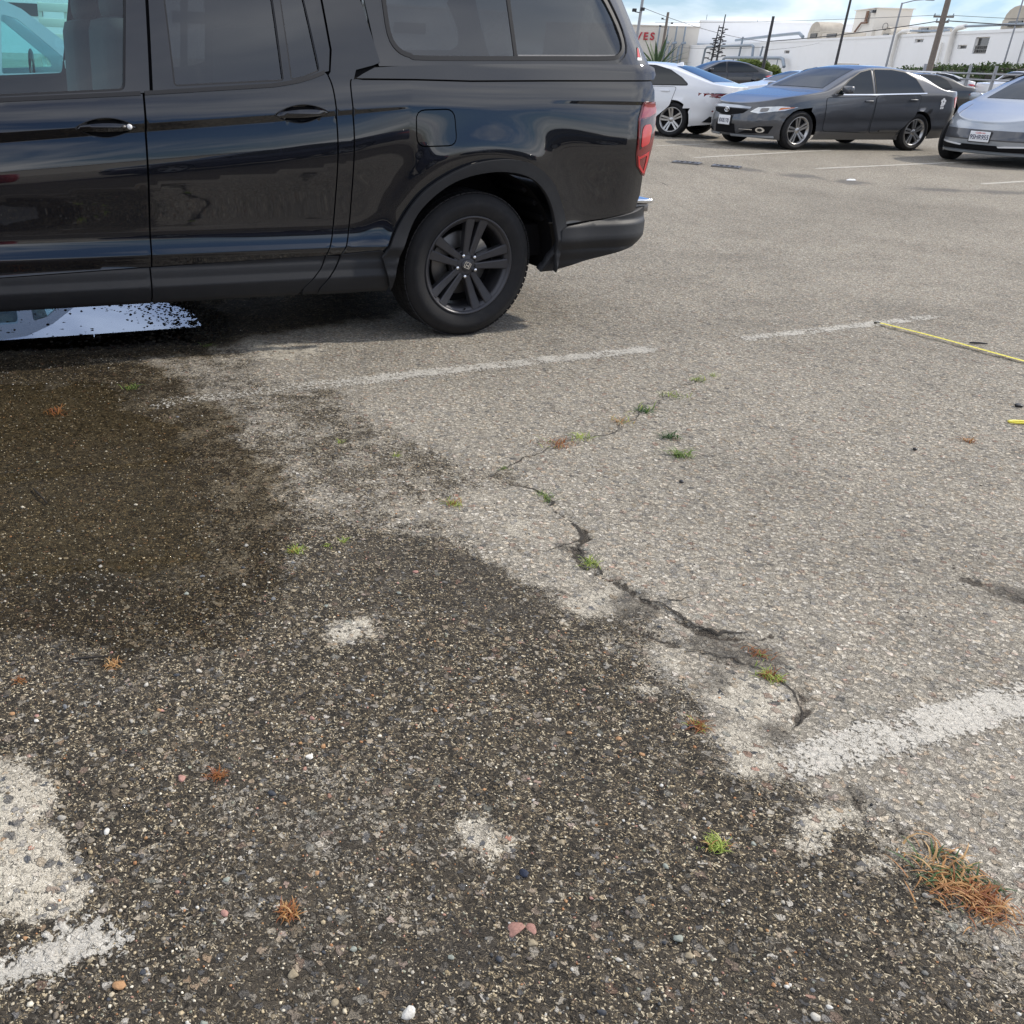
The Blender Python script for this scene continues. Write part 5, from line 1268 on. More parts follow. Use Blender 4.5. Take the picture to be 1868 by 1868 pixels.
# ------------- wheels
def tyre_profile(R0, rr, w):
    return [(rr, 0.012), (rr + 0.012, 0.004), (rr + 0.035, -0.004), (rr + (R0 - rr) * 0.45, -0.010), (rr + (R0 - rr) * 0.62, -0.0085), (rr + (R0 - rr) * 0.64, -0.0065), (R0 - 0.030, 0.000), (R0 - 0.012, 0.012), (R0 - 0.003, 0.026), (R0, 0.045), (R0, w - 0.045), (R0 - 0.003, w - 0.026), (R0 - 0.02, w - 0.005), (rr + 0.03, w), (rr, w - 0.02)]
def truck_wheel(x, y0, far):
    R0, rr, w = 0.3735, 0.252, 0.245
    m_ = MB().lathe(tyre_profile(R0, rr, w), 'Y', (0, 0, 0), 72)
    # tread blocks
    for i in range(72):
        a = 2 * math.pi * i / 72
        for (yy, ww, sh) in ((0.040, 0.044, 0.0), (0.095, 0.040, 0.5), (0.150, 0.040, 0.2), (0.205, 0.044, 0.7)):
            aa = a + sh * 2 * math.pi / 72
            c, s_ = math.cos(aa), math.sin(aa)
            hw = 0.0135
            P8 = []
            for rr_ in (R0 - 0.004, R0 + 0.0018):
                for dy in (-ww / 2, ww / 2):
                    for dt in (-hw, hw): P8.append((rr_ * c - dt * s_, yy + dy, rr_ * s_ + dt * c))
            m_.add(P8, [(4, 5, 7, 6), (0, 1, 5, 4), (2, 6, 7, 3), (0, 4, 6, 2), (1, 3, 7, 5)])
    wh = m_.build('wheel', M['rubber'], truck, fix=False)
    # rim barrel and lip
    rm = MB().lathe([(rr - 0.012, 0.018), (rr - 0.004, 0.004), (rr + 0.003, 0.002), (rr + 0.006, 0.008), (rr + 0.002, 0.02), (rr - 0.008, 0.03), (rr - 0.022, 0.05), (rr - 0.030, 0.09), (rr - 0.032, 0.18), (rr - 0.03, 0.235)], 'Y', (0, 0, 0), 72)
    rm.lathe([(rr - 0.012, 0.018), (rr - 0.026, 0.026), (rr - 0.030, 0.045)], 'Y', (0, 0, 0), 72)
    rm.build('rim', M['rim_black'], wh)
    sp = MB()
    def arm(off0, off1):
        """one spoke bar, from hub to lip; local frame along +x"""
        st = [(0.052, 0.034, off0, 0.0160), (0.09, 0.032, off0 + (off1 - off0) * 0.18, 0.0175), (0.15, 0.027, off0 + (off1 - off0) * 0.52, 0.0205), (0.20, 0.020, off0 + (off1 - off0) * 0.8, 0.0240), (0.238, 0.014, off1, 0.0265)]
        V = []
        for x, y, o, hw in st:
            V += [(x, y + 0.040, o - hw), (x, y + 0.004, o - hw), (x, y, o - hw + 0.005), (x, y, o + hw - 0.005), (x, y + 0.004, o + hw), (x, y + 0.040, o + hw)]
        F = []
        for i in range(len(st) - 1):
            for k in range(6):
                F.append((i*6 + k, i*6 + (k+1) % 6, (i+1)*6 + (k+1) % 6, (i+1)*6 + k))
        return V, F
    s_mesh = []
    for o0, o1 in ((-0.018, -0.041), (0.018, 0.041)):
        V, F = arm(o0, o1)
        me = bpy.data.meshes.new('spoke'); me.from_pydata(V, [], F); me.update(); me.materials.append(M['rim_black'])
        bm = bmesh.new(); bm.from_mesh(me); bmesh.ops.recalc_face_normals(bm, faces=bm.faces); bm.to_mesh(me); bm.free()
        s_mesh.append(me)
    for k in range(5):
        for me in s_mesh:
            o = bpy.data.objects.new('spoke', me); link(o, wh); o.rotation_euler = (0, -R(10 + 72 * k), 0)
    MB().lathe([(0.0, 0.034), (0.030, 0.034), (0.036, 0.036), (0.058, 0.038), (0.080, 0.045), (0.082, 0.09), (0.0, 0.09)], 'Y', (0, 0, 0), 40).build('hub', M['rim_black'], wh)
    for k in range(5):
        a = R(46 + 72 * k)
        ln = MB(); cx, cz = 0.058 * math.cos(a), 0.058 * math.sin(a)
        ln.lathe([(0.0, 0.020), (0.0085, 0.021), (0.0105, 0.026), (0.0105, 0.05)], 'Y', (cx, 0, cz), 6); ln.build('lug_nut', M['chrome'], wh)
        MB().lathe([(0.0125, 0.0375), (0.0165, 0.0365), (0.0165, 0.045)], 'Y', (cx, 0, cz), 20).build('lug_seat', M['dark'], wh)
    # centre cap with its letter mark
    MB().lathe([(0.0, 0.026), (0.026, 0.027), (0.031, 0.031), (0.032, 0.04)], 'Y', (0, 0, 0), 32).build('centre_cap', M['rim_black'], wh)
    fr_o = round_poly([(-0.019, -0.016), (0.019, -0.016), (0.0205, 0.017), (-0.0205, 0.017)], 0.007)
    fr_i = [(x * 0.80, z * 0.80) for x, z in fr_o]
    em = MB(); n_ = len(fr_o)
    em.add([(x, 0.0235, z) for x, z in fr_o] + [(x, 0.0235, z) for x, z in fr_i], [(i, (i+1) % n_, (i+1) % n_ + n_, i + n_) for i in range(n_)])
    em.box((-0.0085, 0.0245, 0), (0.0045, 0.003, 0.024)); em.box((0.0085, 0.0245, 0), (0.0045, 0.003, 0.024)); em.box((0, 0.0245, -0.001), (0.015, 0.003, 0.0045))
    eo = em.build('emblem', M['chrome'], wh); eo.rotation_euler = (0, R(22), 0)
    MB().lathe([(0.08, 0.115), (0.165, 0.115), (0.168, 0.118), (0.168, 0.135), (0.08, 0.135)], 'Y', (0, 0, 0), 48).build('brake_disc', M['brake'], wh)
    cal = MB()
    for a in (20, 30, 40):
        ar = R(a + 5); cal.box((0.125 * math.cos(ar), 0.105, 0.125 * math.sin(ar)), (0.07, 0.05, 0.05), ry=-ar)
    cal.build('brake_caliper', M['alloy'], wh)
    MB().lathe([(0.0, 0.15), (0.215, 0.15)], 'Y', (0, 0, 0), 32).build('backing_plate', M['dark'], wh)
    MB().tube([(0.004, 0.024, -0.236), (0.004, 0.010, -0.222)], 0.004, 6).build('valve_stem', M['black_plastic'], wh)
    wh.location = (x, y0, 0.3735 + 0.001)
    if far: wh.scale = (1, -1, 1)
    return wh
w0 = truck_wheel(0.0, 0.0, False)
def wheel_copy(x, y, far):
    c = copy_tree(w0, truck); c.location = (x, y, w0.location.z); c.scale = (1, -1 if far else 1, 1)
wheel_copy(-3.18, 0.0, False); wheel_copy(0.0, FW, True); wheel_copy(-3.18, FW, True)
for o in list(both): mirror_copy(o, truck, YC)
# ------------------------------------------------------------------ sedans and other parked cars
# car frame: x from nose (0) to tail (L), y from -W/2 (near side) to +W/2, z up
def interp(tab):
    a = np.array(tab, float)
    xs = np.linspace(a[0, 0], a[-1, 0], 240)
    ys = np.interp(xs, a[:, 0], a[:, 1])
    k = np.hanning(11); k /= k.sum()
    ys2 = np.convolve(np.pad(ys, 5, mode='edge'), k, 'valid')
    return lambda x: np.interp(x, xs, ys2)

class CarShape:
    def __init__(s, L, W, top, beltl, bot, xr, nose, tail, pf=2.6, pr=2.8, lf=1.0, lr=0.9, tumble=0.42):
        s.L, s.W = L, W
        s.top, s.belt, s.bot = interp(top), interp(beltl), interp(bot)
        s.nose, s.tail = interp(nose), interp(tail)          # x of the nose / tail as function of z
        s.pf, s.pr, s.lf, s.lr, s.tb = pf, pr, lf, lr, tumble
        s.xr = xr
    def half(s, x, z):
        """half width of the lower body at (x, z)"""
        x = np.asarray(x, float); z = np.asarray(z, float)
        x0, x1 = s.nose(z), s.tail(z)
        tf = np.clip((s.lf - x) / (s.lf - x0), 0, 1); tr = np.clip((x - (s.L - s.lr)) / (x1 - (s.L - s.lr)), 0, 1)
        w = (1 - tf ** s.pf) ** (1 / s.pf) * (1 - tr ** s.pr) ** (1 / s.pr)
        zb = s.belt(np.clip(x, 0, s.L))
        u = np.clip((zb - z) / 0.75, 0, 1)
        prof = 1 - 0.035 * (np.abs(u - 0.45) / 0.55) ** 2 - 0.012 * np.exp(-((u - 0.62) / 0.10) ** 2) - 0.05 * np.clip(u - 0.85, 0, 1) * 6
        return s.W / 2 * w * prof
    def y_side(s, x, z):
        """near side surface, y (negative)"""
        x = np.asarray(x, float); z = np.asarray(z, float)
        zb = s.belt(x); yb = s.half(x, zb)
        up = yb - s.tb * np.clip(z - zb, 0, None) - 0.25 * np.clip(z - zb, 0, None) ** 2
        return -np.where(z <= zb, s.half(x, z), up)
    def z_top(s, x, y):
        x = np.asarray(x, float); y = np.asarray(y, float)
        zb = s.belt(x); h = np.maximum(s.top(x) - zb, 0.004)
        hs = 0.82 * h
        y1 = np.maximum(s.half(x, zb) - s.tb * hs - 0.25 * hs * hs, 0.02)
        return zb + hs + (h - hs) * np.sqrt(np.clip(1 - np.abs(y / y1) ** 2.4, 0, 1))
    def x_front(s, y, z):
        y = np.asarray(y, float); z = np.asarray(z, float)
        zb = s.belt(0.4); u = np.clip((zb - z) / 0.75, 0, 1)
        wmax = s.W / 2 * (1 - 0.035 * (np.abs(u - 0.45) / 0.55) ** 2)
        q = (1 - np.clip(np.abs(y) / wmax, 0, 0.995) ** s.pf) ** (1 / s.pf)
        return s.lf - (s.lf - s.nose(z)) * q
    def x_rear(s, y, z):
        y = np.asarray(y, float); z = np.asarray(z, float)
        q = (1 - np.clip(np.abs(y) / (s.W / 2 * 0.985), 0, 0.995) ** s.pr) ** (1 / s.pr)
        b = s.L - s.lr
        return b + (s.tail(z) - b) * q

def car_body(name, S, mat, parent, wheels, Rw):
    na, nm, nz = 16, 40, 13
    aa = np.linspace(0, math.pi / 2, na + 1)
    V = []; F = []
    # stations given as (x at belt) through outline parameter
    def outline(z_of):
        pts = []
        for a in aa: pts.append(('f', a))
        for t in np.linspace(0, 1, nm + 1)[1:-1]: pts.append(('m', t))
        for a in aa[::-1]: pts.append(('r', a))
        return pts
    prm = outline(None); n = len(prm)
    rows = []
    def xpos(p, z):
        k, a = p
        if k == 'f': return float(S.lf - (S.lf - S.nose(z)) * math.cos(a) ** (2 / S.pf))
        if k == 'r': return float((S.L - S.lr) + (S.tail(z) - (S.L - S.lr)) * math.cos(a) ** (2 / S.pr))
        return S.lf + (S.L - S.lr - S.lf) * a
    for j in range(nz + 1):
        row = []
        for p in prm:
            z = 0.6; x = xpos(p, z)
            for _ in range(3):
                zb = float(S.belt(np.clip(x, 0, S.L))); zo = float(S.bot(np.clip(x, 0, S.L)))
                z = zo + (zb - zo) * j / nz
                x = xpos(p, z)
            k, a = p
            y = float(S.half(x, z))
            if k == 'f' and a == 0 or k == 'r' and a == 0: y = 0.0
            row.append((x, -y, z))
        rows.append(row)
    nu = 9
    top_rows = []
    for j in range(1, nu + 1):
        row = []
        for i, p in enumerate(prm):
            x, y, zb = rows[nz][i]
            h = max(float(S.top(x)) - zb, 0.004)
            hs = 0.82 * h
            yb = -y
            if j <= 4:
                t = j / 4; dz = hs * t
                row.append((x, -max(yb - S.tb * dz - 0.25 * dz * dz, 0), zb + dz))
            else:
                y1 = max(yb - S.tb * hs - 0.25 * hs * hs, 0)
                ph = (j - 4) / (nu - 4) * math.pi / 2
                row.append((x, -y1 * math.cos(ph) ** 0.85, zb + hs + (h - hs) * math.sin(ph) ** 0.85))
        top_rows.append(row)
    allr = rows + top_rows
    base = [[None] * n for _ in allr]
    for j, row in enumerate(allr):
        for i, p in enumerate(row):
            x, y, z = p
            if j <= nz:
                for wx in wheels:
                    dx, dz = x - wx, z - Rw
                    r = math.hypot(dx, dz)
                    if abs(r - Rw * 1.13) < 0.050 and z > 0.15:
                        k_ = Rw * 1.13 / max(r, 1e-6); x = wx + dx * k_; z = Rw + dz * k_
            base[j][i] = len(V); V.append((x, y, z))
    for j in range(len(allr) - 1):
        for i in range(n - 1):
            q = (base[j][i], base[j][i+1], base[j+1][i+1], base[j+1][i])
            c = np.mean([V[k] for k in q], 0)
            if j < nz and any(math.hypot(c[0] - wx, c[2] - Rw) < Rw * 1.13 - 0.004 for wx in wheels): continue
            F.append(q)
    nv = len(V)
    V += [(x, -y, z) for x, y, z in V]
    F += [tuple(nv + k for k in reversed(f)) for f in F]
    bm = bmesh.new()
    vs = [bm.verts.new(v) for v in V]
    for f in F:
        try: bm.faces.new([vs[k] for k in f])
        except ValueError: pass
    bmesh.ops.remove_doubles(bm, verts=bm.verts, dist=0.0015)
    bmesh.ops.recalc_face_normals(bm, faces=bm.faces)
    me = bpy.data.meshes.new(name); bm.to_mesh(me); bm.free()
    me.polygons.foreach_set('use_smooth', [True] * len(me.polygons))
    return obj(name, me, mat, parent)

_wheel_cache = {}
def car_wheel(parent, x, y, Rw, style, far):
    key = (round(Rw, 3), style)
    if key not in _wheel_cache:
        rr = Rw * 0.70
        ty = MB().lathe(tyre_profile(Rw, rr, 0.21), 'Y', (0, 0, 0), 40).mesh('tyre'); ty.materials.append(M['rubber'])
        rm = MB().lathe([(rr - 0.03, 0.05), (rr - 0.012, 0.012), (rr + 0.002, 0.002), (rr + 0.006, 0.008), (rr - 0.02, 0.04), (rr - 0.03, 0.18)], 'Y', (0, 0, 0), 40)
        nsp = 5
        for k in range(nsp):
            a0 = 2 * math.pi * k / nsp + 0.5
            for o in ((-0.028, 0.028) if style != 'single' else (0.0,)):
                hw = 0.016 if style != 'single' else 0.035
                P8 = []
                for (r, yy, w_, oo) in ((0.03, 0.034, hw, o * 0.6), (rr - 0.01, 0.014, hw * 1.25, o * 1.25)):
                    for dy in (0.0, 0.03):
                        for sgn in (-1, 1):
                            px, pz = r, oo + sgn * w_
                            P8.append((px * math.cos(a0) - pz * math.sin(a0), yy + dy, px * math.sin(a0) + pz * math.cos(a0)))
                rm.add(P8, [(0, 1, 5, 4), (2, 6, 7, 3), (0, 4, 6, 2), (1, 3, 7, 5)])
        rm.lathe([(0.0, 0.024), (0.03, 0.026), (0.055, 0.034), (0.06, 0.06)], 'Y', (0, 0, 0), 20)
        rmm = rm.mesh('rim'); rmm.materials.append(M['alloy'] if style != 'dark' else M['rim_black'])
        dk = MB().lathe([(0.0, 0.06), (rr - 0.02, 0.06)], 'Y', (0, 0, 0), 24).mesh('brake_shadow'); dk.materials.append(M['dark'])  # flat dark disc standing in for the shade behind the spokes
        _wheel_cache[key] = (ty, rmm, dk)
    ty, rmm, dk = _wheel_cache[key]
    w = bpy.data.objects.new('wheel', ty); link(w, parent); w.location = (x, y, Rw + 0.002)
    if far: w.scale = (1, -1, 1)
    for nm, me in (('rim', rmm), ('brake_drum', dk)):
        o = bpy.data.objects.new(nm, me); link(o, w)
    return w

def make_car(name, label, cat, loc, heading, S, paint, wheels, Rw, side_windows, doors, windscreen, backlight, extras=None, scale=1.0, wheel_style='double', group=None, detail=True):
    root = empty(name, loc, heading, label, cat, group)
    root.scale = (scale,) * 3
    car_body('body', S, paint, root, wheels, Rw)
    W2 = S.W / 2
    bothc = []
    ys = lambda x, z: S.y_side(x, z)
    def sd(nm, poly, mat, off, step=0.07, edge=0.05, flange=0.003, holes=()):
        o = panel(nm, poly, ys, mat, root, step=step, edge=edge, off=off, flange=flange, holes=holes); bothc.append(o); return o
    for d in doors if detail else []:
        sd('door_gap', grow(d['poly'], 0.008), M['dark'], 0.0025, flange=0)
        o = sd('door', d['poly'], paint, 0.005, step=0.05)
        hx, hz = d['handle']
        hb = MB().bbox((hx, float(ys(hx, hz)) - 0.016, hz), (0.19, 0.022, 0.030), 0.008).build('door_handle', paint, root); bothc.append(hb)
    for wnd in side_windows:
        sd('window_surround', grow(wnd, 0.018), M['seal'], 0.006, flange=0)
        sd('side_window', wnd, M['glass_car'], 0.009)
    zt = lambda x, y: S.z_top(x, y)
    def tp(nm, poly, mat, off, step=0.10): return panel(nm, poly, zt, mat, root, step=step, edge=0.07, off=off, flange=0.003, axes='XY')
    tp('windscreen', windscreen, M['glass_car'], 0.006)
    tp('rear_window', backlight, M['glass_car'], 0.006)
    for i, wx in enumerate(wheels):
        car_wheel(root, wx, -W2 * 0.985 + 0.01, Rw, wheel_style, False)
        car_wheel(root, wx, W2 * 0.985 - 0.01, Rw, wheel_style, True)
        # dark arch lining
        for sg in (-1, 1):
            V = []; n = 14
            for k in range(n + 1):
                a = math.radians(-20 + 220 * k / n)
                for y in (sg * (W2 * 0.9), sg * (W2 - 0.32)): V.append((wx + Rw * 1.15 * math.cos(a), y, Rw + Rw * 1.15 * math.sin(a)))
            MB().add(V, [(2*k, 2*k+1, 2*k+3, 2*k+2) for k in range(n)], True).build('wheel_well', M['dark'], root)
    MB().box((S.L / 2, 0, 0.30), (S.L - 0.9, S.W - 0.45, 0.10)).build('underbody', M['dark'], root)
    # door mirrors
    if detail:
        ws = np.array(side_windows[0]); mx, mz = ws[:, 0].min() + 0.12, ws[:, 1].min() + 0.05
        mm_ = MB(); mm_.bbox((mx, float(ys(mx, mz)) - 0.13, mz + 0.03), (0.11, 0.20, 0.13), 0.035)
        bothc.append(mm_.build('door_mirror', paint, root))
    if extras: extras(root, S, bothc, sd, tp)
    for o in bothc: mirror_copy(o, root, 0.0)
    return root

def fr_panel(root, S, nm, poly, mat, off=0.004, step=0.05, flange=0.004):
    return panel(nm, poly, S.x_front, mat, root, step=step, edge=0.04, off=off, flange=flange, axes='YZ')
def rr_panel(root, S, nm, poly, mat, off=0.004, step=0.05, flange=0.004):
    return panel(nm, poly, S.x_rear, mat, root, step=step, edge=0.04, off=off, flange=flange, axes='YZ', flip=True)
def plate(root, S, x_fn, y, z, body, rear=False, tiltz=0.0, script=None):
    x = float(x_fn(np.array([y]), np.array([z]))[0]) - (0.012 if not rear else -0.012)
    p = MB().bbox((x, y, z), (0.012, 0.315, 0.16), 0.004).build('licence_plate', M['plate'], root)
    MB().bbox((x + (0.008 if not rear else -0.008), y, z), (0.012, 0.345, 0.185), 0.006).build('plate_frame', M['black_plastic'], root)
    sg = -1 if not rear else 1
    T = Matrix(((0, 0, sg, x + sg * 0.0075), (sg, 0, 0, y), (0, 1, 0, z - 0.012), (0, 0, 0, 1)))
    # text runs along -y on the nose so that it reads from the front
    text_mesh('plate_number', body, 0.098, M['plate_ink'], p, T @ Matrix.Diagonal((0.80, 1, 1, 1)), bold=0.0015)
    if script:
        T2 = T.copy(); T2[2][3] = z + 0.056
        text_mesh('plate_state', script, 0.040, M['plate_red'], p, T2, shear=0.3)
    return p

# --- grey sedan with five pairs of spokes, facing left
S1 = CarShape(4.81, 1.82,
    [(0, 0.74), (0.25, 0.80), (0.6, 0.89), (1.2, 0.985), (1.42, 1.02), (1.9, 1.26), (2.25, 1.40), (2.6, 1.46), (3.0, 1.47), (3.4, 1.44), (3.75, 1.35), (4.12, 1.15), (4.28, 1.09), (4.6, 1.08), (4.81, 1.07)],
    [(0, 0.70), (0.3, 0.775), (0.8, 0.86), (1.4, 0.925), (2.2, 0.955), (3.2, 0.985), (4.0, 1.015), (4.5, 1.02), (4.81, 0.98)],
    [(0, 0.20), (0.5, 0.17), (1.2, 0.18), (2.4, 0.19), (3.8, 0.20), (4.5, 0.24), (4.81, 0.30)],
    None, [(0.1, 0.16), (0.25, 0.04), (0.45, 0.0), (0.65, 0.03), (0.75, 0.10), (0.95, 0.25)], [(0.1, 4.62), (0.3, 4.76), (0.55, 4.81), (0.85, 4.80), (1.0, 4.79), (1.2, 4.76)], lf=1.15, lr=0.55, pr=3.6)
d1 = [dict(poly=round_poly([(1.50, 0.34), (2.55, 0.32), (2.58, 0.945), (1.44, 0.90)], 0.05), handle=(2.42, 0.86)),
      dict(poly=round_poly([(2.60, 0.32), (3.30, 0.33), (3.62, 0.62), (3.66, 0.985), (2.60, 0.955)], 0.05), handle=(3.48, 0.90))]
w1 = [round_poly([(1.66, 0.965), (2.50, 0.985), (2.50, 1.385), (2.25, 1.335), (1.98, 1.20)], 0.02), round_poly([(2.58, 0.985), (3.72, 1.03), (3.55, 1.255), (3.30, 1.36), (3.0, 1.395), (2.58, 1.39)], 0.02)]
ws1 = [(1.50, -0.66), (1.50, 0.66), (2.28, 0.50), (2.28, -0.50)]; bl1 = [(3.50, -0.48), (3.50, 0.48), (4.16, 0.58), (4.16, -0.58)]
def extras_grey(root, S, bothc, sd, tp):
    for sg in (-1, 1):
        hl = [(sg * y, z) for y, z in [(0.50, 0.62), (0.62, 0.60), (0.84, 0.665), (0.885, 0.73), (0.80, 0.735), (0.58, 0.70)]]
        fr_panel(root, S, 'headlight', hl, M['lamp_clear'], 0.006)
        fr_panel(root, S, 'headlight_amber', [(sg * y, z) for y, z in [(0.80, 0.667), (0.87, 0.71), (0.875, 0.725), (0.805, 0.71)]], M['amber'], 0.009)
        fr_panel(root, S, 'headlight_bezel', round_poly([(sg * y, z) for y, z in [(0.63, 0.625), (0.72, 0.640), (0.72, 0.70), (0.63, 0.69)]], 0.02), M['steel'], 0.009)
        fr_panel(root, S, 'fog_lamp_recess', [(sg * y, z) for y, z in [(0.34, 0.25), (0.76, 0.27), (0.80, 0.40), (0.66, 0.385)]], M['dark'], 0.004)
        fr_panel(root, S, 'fog_lamp', [(sg * (0.675 + 0.052 * math.cos(a)), 0.325 + 0.045 * math.sin(a)) for a in np.linspace(0, 2 * math.pi, 16)[:-1]], M['chrome'], 0.010)
        fr_panel(root, S, 'fog_lens', [(sg * (0.675 + 0.030 * math.cos(a)), 0.325 + 0.026 * math.sin(a)) for a in np.linspace(0, 2 * math.pi, 12)[:-1]], M['lens_dark'], 0.014)
        fr_panel(root, S, 'trim_strip', [(sg * y, z) for y, z in [(0.36, 0.315), (0.58, 0.317), (0.58, 0.33), (0.36, 0.328)]], M['chrome'], 0.012)
        sd_l = [(sg * y, z) for y, z in [(0.15, 0.19), (0.80, 0.20), (0.80, 0.235), (0.15, 0.225)]]
        fr_panel(root, S, 'front_lip', sd_l, M['p_silver'], 0.012)
    fr_panel(root, S, 'grille', [(-0.46, 0.655), (-0.38, 0.59), (-0.12, 0.545), (0.12, 0.545), (0.38, 0.59), (0.46, 0.655), (0.2, 0.66), (-0.2, 0.66)], M['dark'], 0.004)
    fr_panel(root, S, 'grille_bar', [(-0.48, 0.668), (0.48, 0.668), (0.48, 0.70), (0.2, 0.715), (-0.2, 0.715), (-0.48, 0.70)], M['p_silver'], 0.010)
    fr_panel(root, S, 'lower_intake', [(-0.28, 0.24), (0.28, 0.24), (0.25, 0.40), (-0.25, 0.40)], M['dark'], 0.004)
    em = MB(); x = float(S.x_front(np.array([0.0]), np.array([0.635]))[0]) - 0.02
    for (ry, rz, cz) in ((0.062, 0.043, 0.0), (0.022, 0.040, 0.0), (0.040, 0.016, 0.020)):
        em.tube([(x, ry * math.cos(a), 0.635 + cz + rz * math.sin(a)) for a in np.linspace(0, 2 * math.pi, 21)], 0.0065, 6, False)
    em.build('front_emblem', M['chrome'], root)
    plate(root, S, S.x_front, 0.0, 0.455, '8XIE170')
    # tail lamps, chrome belt line, flower sticker
    sd('tail_lamp', [(4.56, 0.78), (4.70, 0.80), (4.74, 0.93), (4.62, 0.985), (4.50, 0.965)], M['red_bright'], 0.006)
    rr_panel(root, S, 'boot_lid_lamp', [(-0.80, 0.80), (-0.45, 0.82), (-0.45, 0.90), (-0.80, 0.93)], M['red_lens'])
    rr_panel(root, S, 'boot_lid_lamp', [(0.80, 0.80), (0.45, 0.82), (0.45, 0.90), (0.80, 0.93)], M['red_lens'])
    plate(root, S, S.x_rear, 0.0, 0.74, '8XIE170', True)
    sd('window_trim', [(1.62, 0.945), (2.55, 0.965), (3.78, 1.012), (3.78, 1.030), (2.55, 0.984), (1.62, 0.962)], M['chrome'], 0.011, flange=0.004)
    ys = lambda x, z: S.y_side(x, z)
    fl = MB(); cx, cz = 4.22, 0.86
    def petals(c_x, c_z, r, n, ph):
        for k in range(n):
            a = 2 * math.pi * k / n + ph
            px, pz = c_x + r * 0.62 * math.cos(a), c_z + r * 0.62 * math.sin(a)
            P = [(px + r * 0.42 * math.cos(t + a) * 1.1, pz + r * 0.42 * math.sin(t + a)) for t in np.linspace(0, 2 * math.pi, 9)[:-1]]
            panel('flower_sticker', P, ys, M['decal_white'], root, step=0.2, edge=0.1, off=0.007 + 0.0004 * k, flange=0.001)
    petals(cx, cz + 0.028, 0.062, 5, 0.3); petals(cx - 0.01, cz - 0.060, 0.050, 4, 0.9)
    for y in (-0.3, 0.3):
        wz = float(S.z_top(1.42, 0))
    return
gx_, gy_ = 8.12, 19.01
h_ = R(19.5)
W2_ = 0.91
# nearest front wheel stands at (8.33, 19.01); put the origin at the nose centre line
def place(fx, fy, heading, wheel_x, half_w, sc=1.0):
    """world origin of a car whose near-side wheel at wheel_x stands on (fx, fy)"""
    u = np.array([math.cos(heading), math.sin(heading)]); n = np.array([-u[1], u[0]])
    o = np.array([fx, fy]) - u * wheel_x * sc + n * half_w * sc
    return (float(o[0]), float(o[1]), 0.0)
make_car('sedan', 'dark grey sedan with a flower sticker, facing left', 'car', place(gx_, gy_, h_, 0.96, 0.90), h_, S1, M['p_grey'], [0.96, 3.735], 0.335, w1, d1, ws1, bl1, extras_grey, group='parked cars')

# --- white fastback sedan seen from its rear corner, behind the truck tail
S2 = CarShape(4.96, 1.86,
    [(0, 0.74), (0.3, 0.84), (1.3, 0.99), (1.55, 1.02), (2.0, 1.25), (2.4, 1.40), (2.8, 1.45), (3.2, 1.44), (3.6, 1.38), (4.1, 1.22), (4.5, 1.09), (4.75, 1.05), (4.96, 1.02)],
    [(0, 0.70), (0.4, 0.80), (1.4, 0.93), (2.4, 0.96), (3.4, 0.985), (4.2, 1.00), (4.7, 0.99), (4.96, 0.94)],
    [(0, 0.20), (0.6, 0.18), (2.4, 0.19), (4.0, 0.22), (4.6, 0.30), (4.96, 0.36)],
    None, [(0.1, 0.16), (0.3, 0.03), (0.5, 0.0), (0.75, 0.08), (1.0, 0.3)], [(0.1, 4.70), (0.35, 4.86), (0.6, 4.95), (0.85, 4.93), (1.0, 4.90), (1.2, 4.8)], lf=1.15, lr=0.95, pr=2.6)
d2 = [dict(poly=round_poly([(1.62, 0.34), (2.62, 0.32), (2.65, 0.95), (1.56, 0.92)], 0.05), handle=(2.48, 0.87)), dict(poly=round_poly([(2.67, 0.32), (3.40, 0.33), (3.72, 0.62), (3.80, 0.98), (2.68, 0.96)], 0.05), handle=(3.58, 0.90))]
w2 = [round_poly([(1.75, 0.97), (2.58, 0.99), (2.58, 1.37), (2.3, 1.31), (2.02, 1.17)], 0.02), round_poly([(2.66, 0.99), (4.02, 1.035), (3.85, 1.15), (3.55, 1.29), (3.2, 1.365), (2.66, 1.375)], 0.03)]
ws2 = [(1.62, -0.66), (1.62, 0.66), (2.42, 0.50), (2.42, -0.50)]; bl2 = [(3.58, -0.50), (3.58, 0.50), (4.46, 0.64), (4.46, -0.64)]
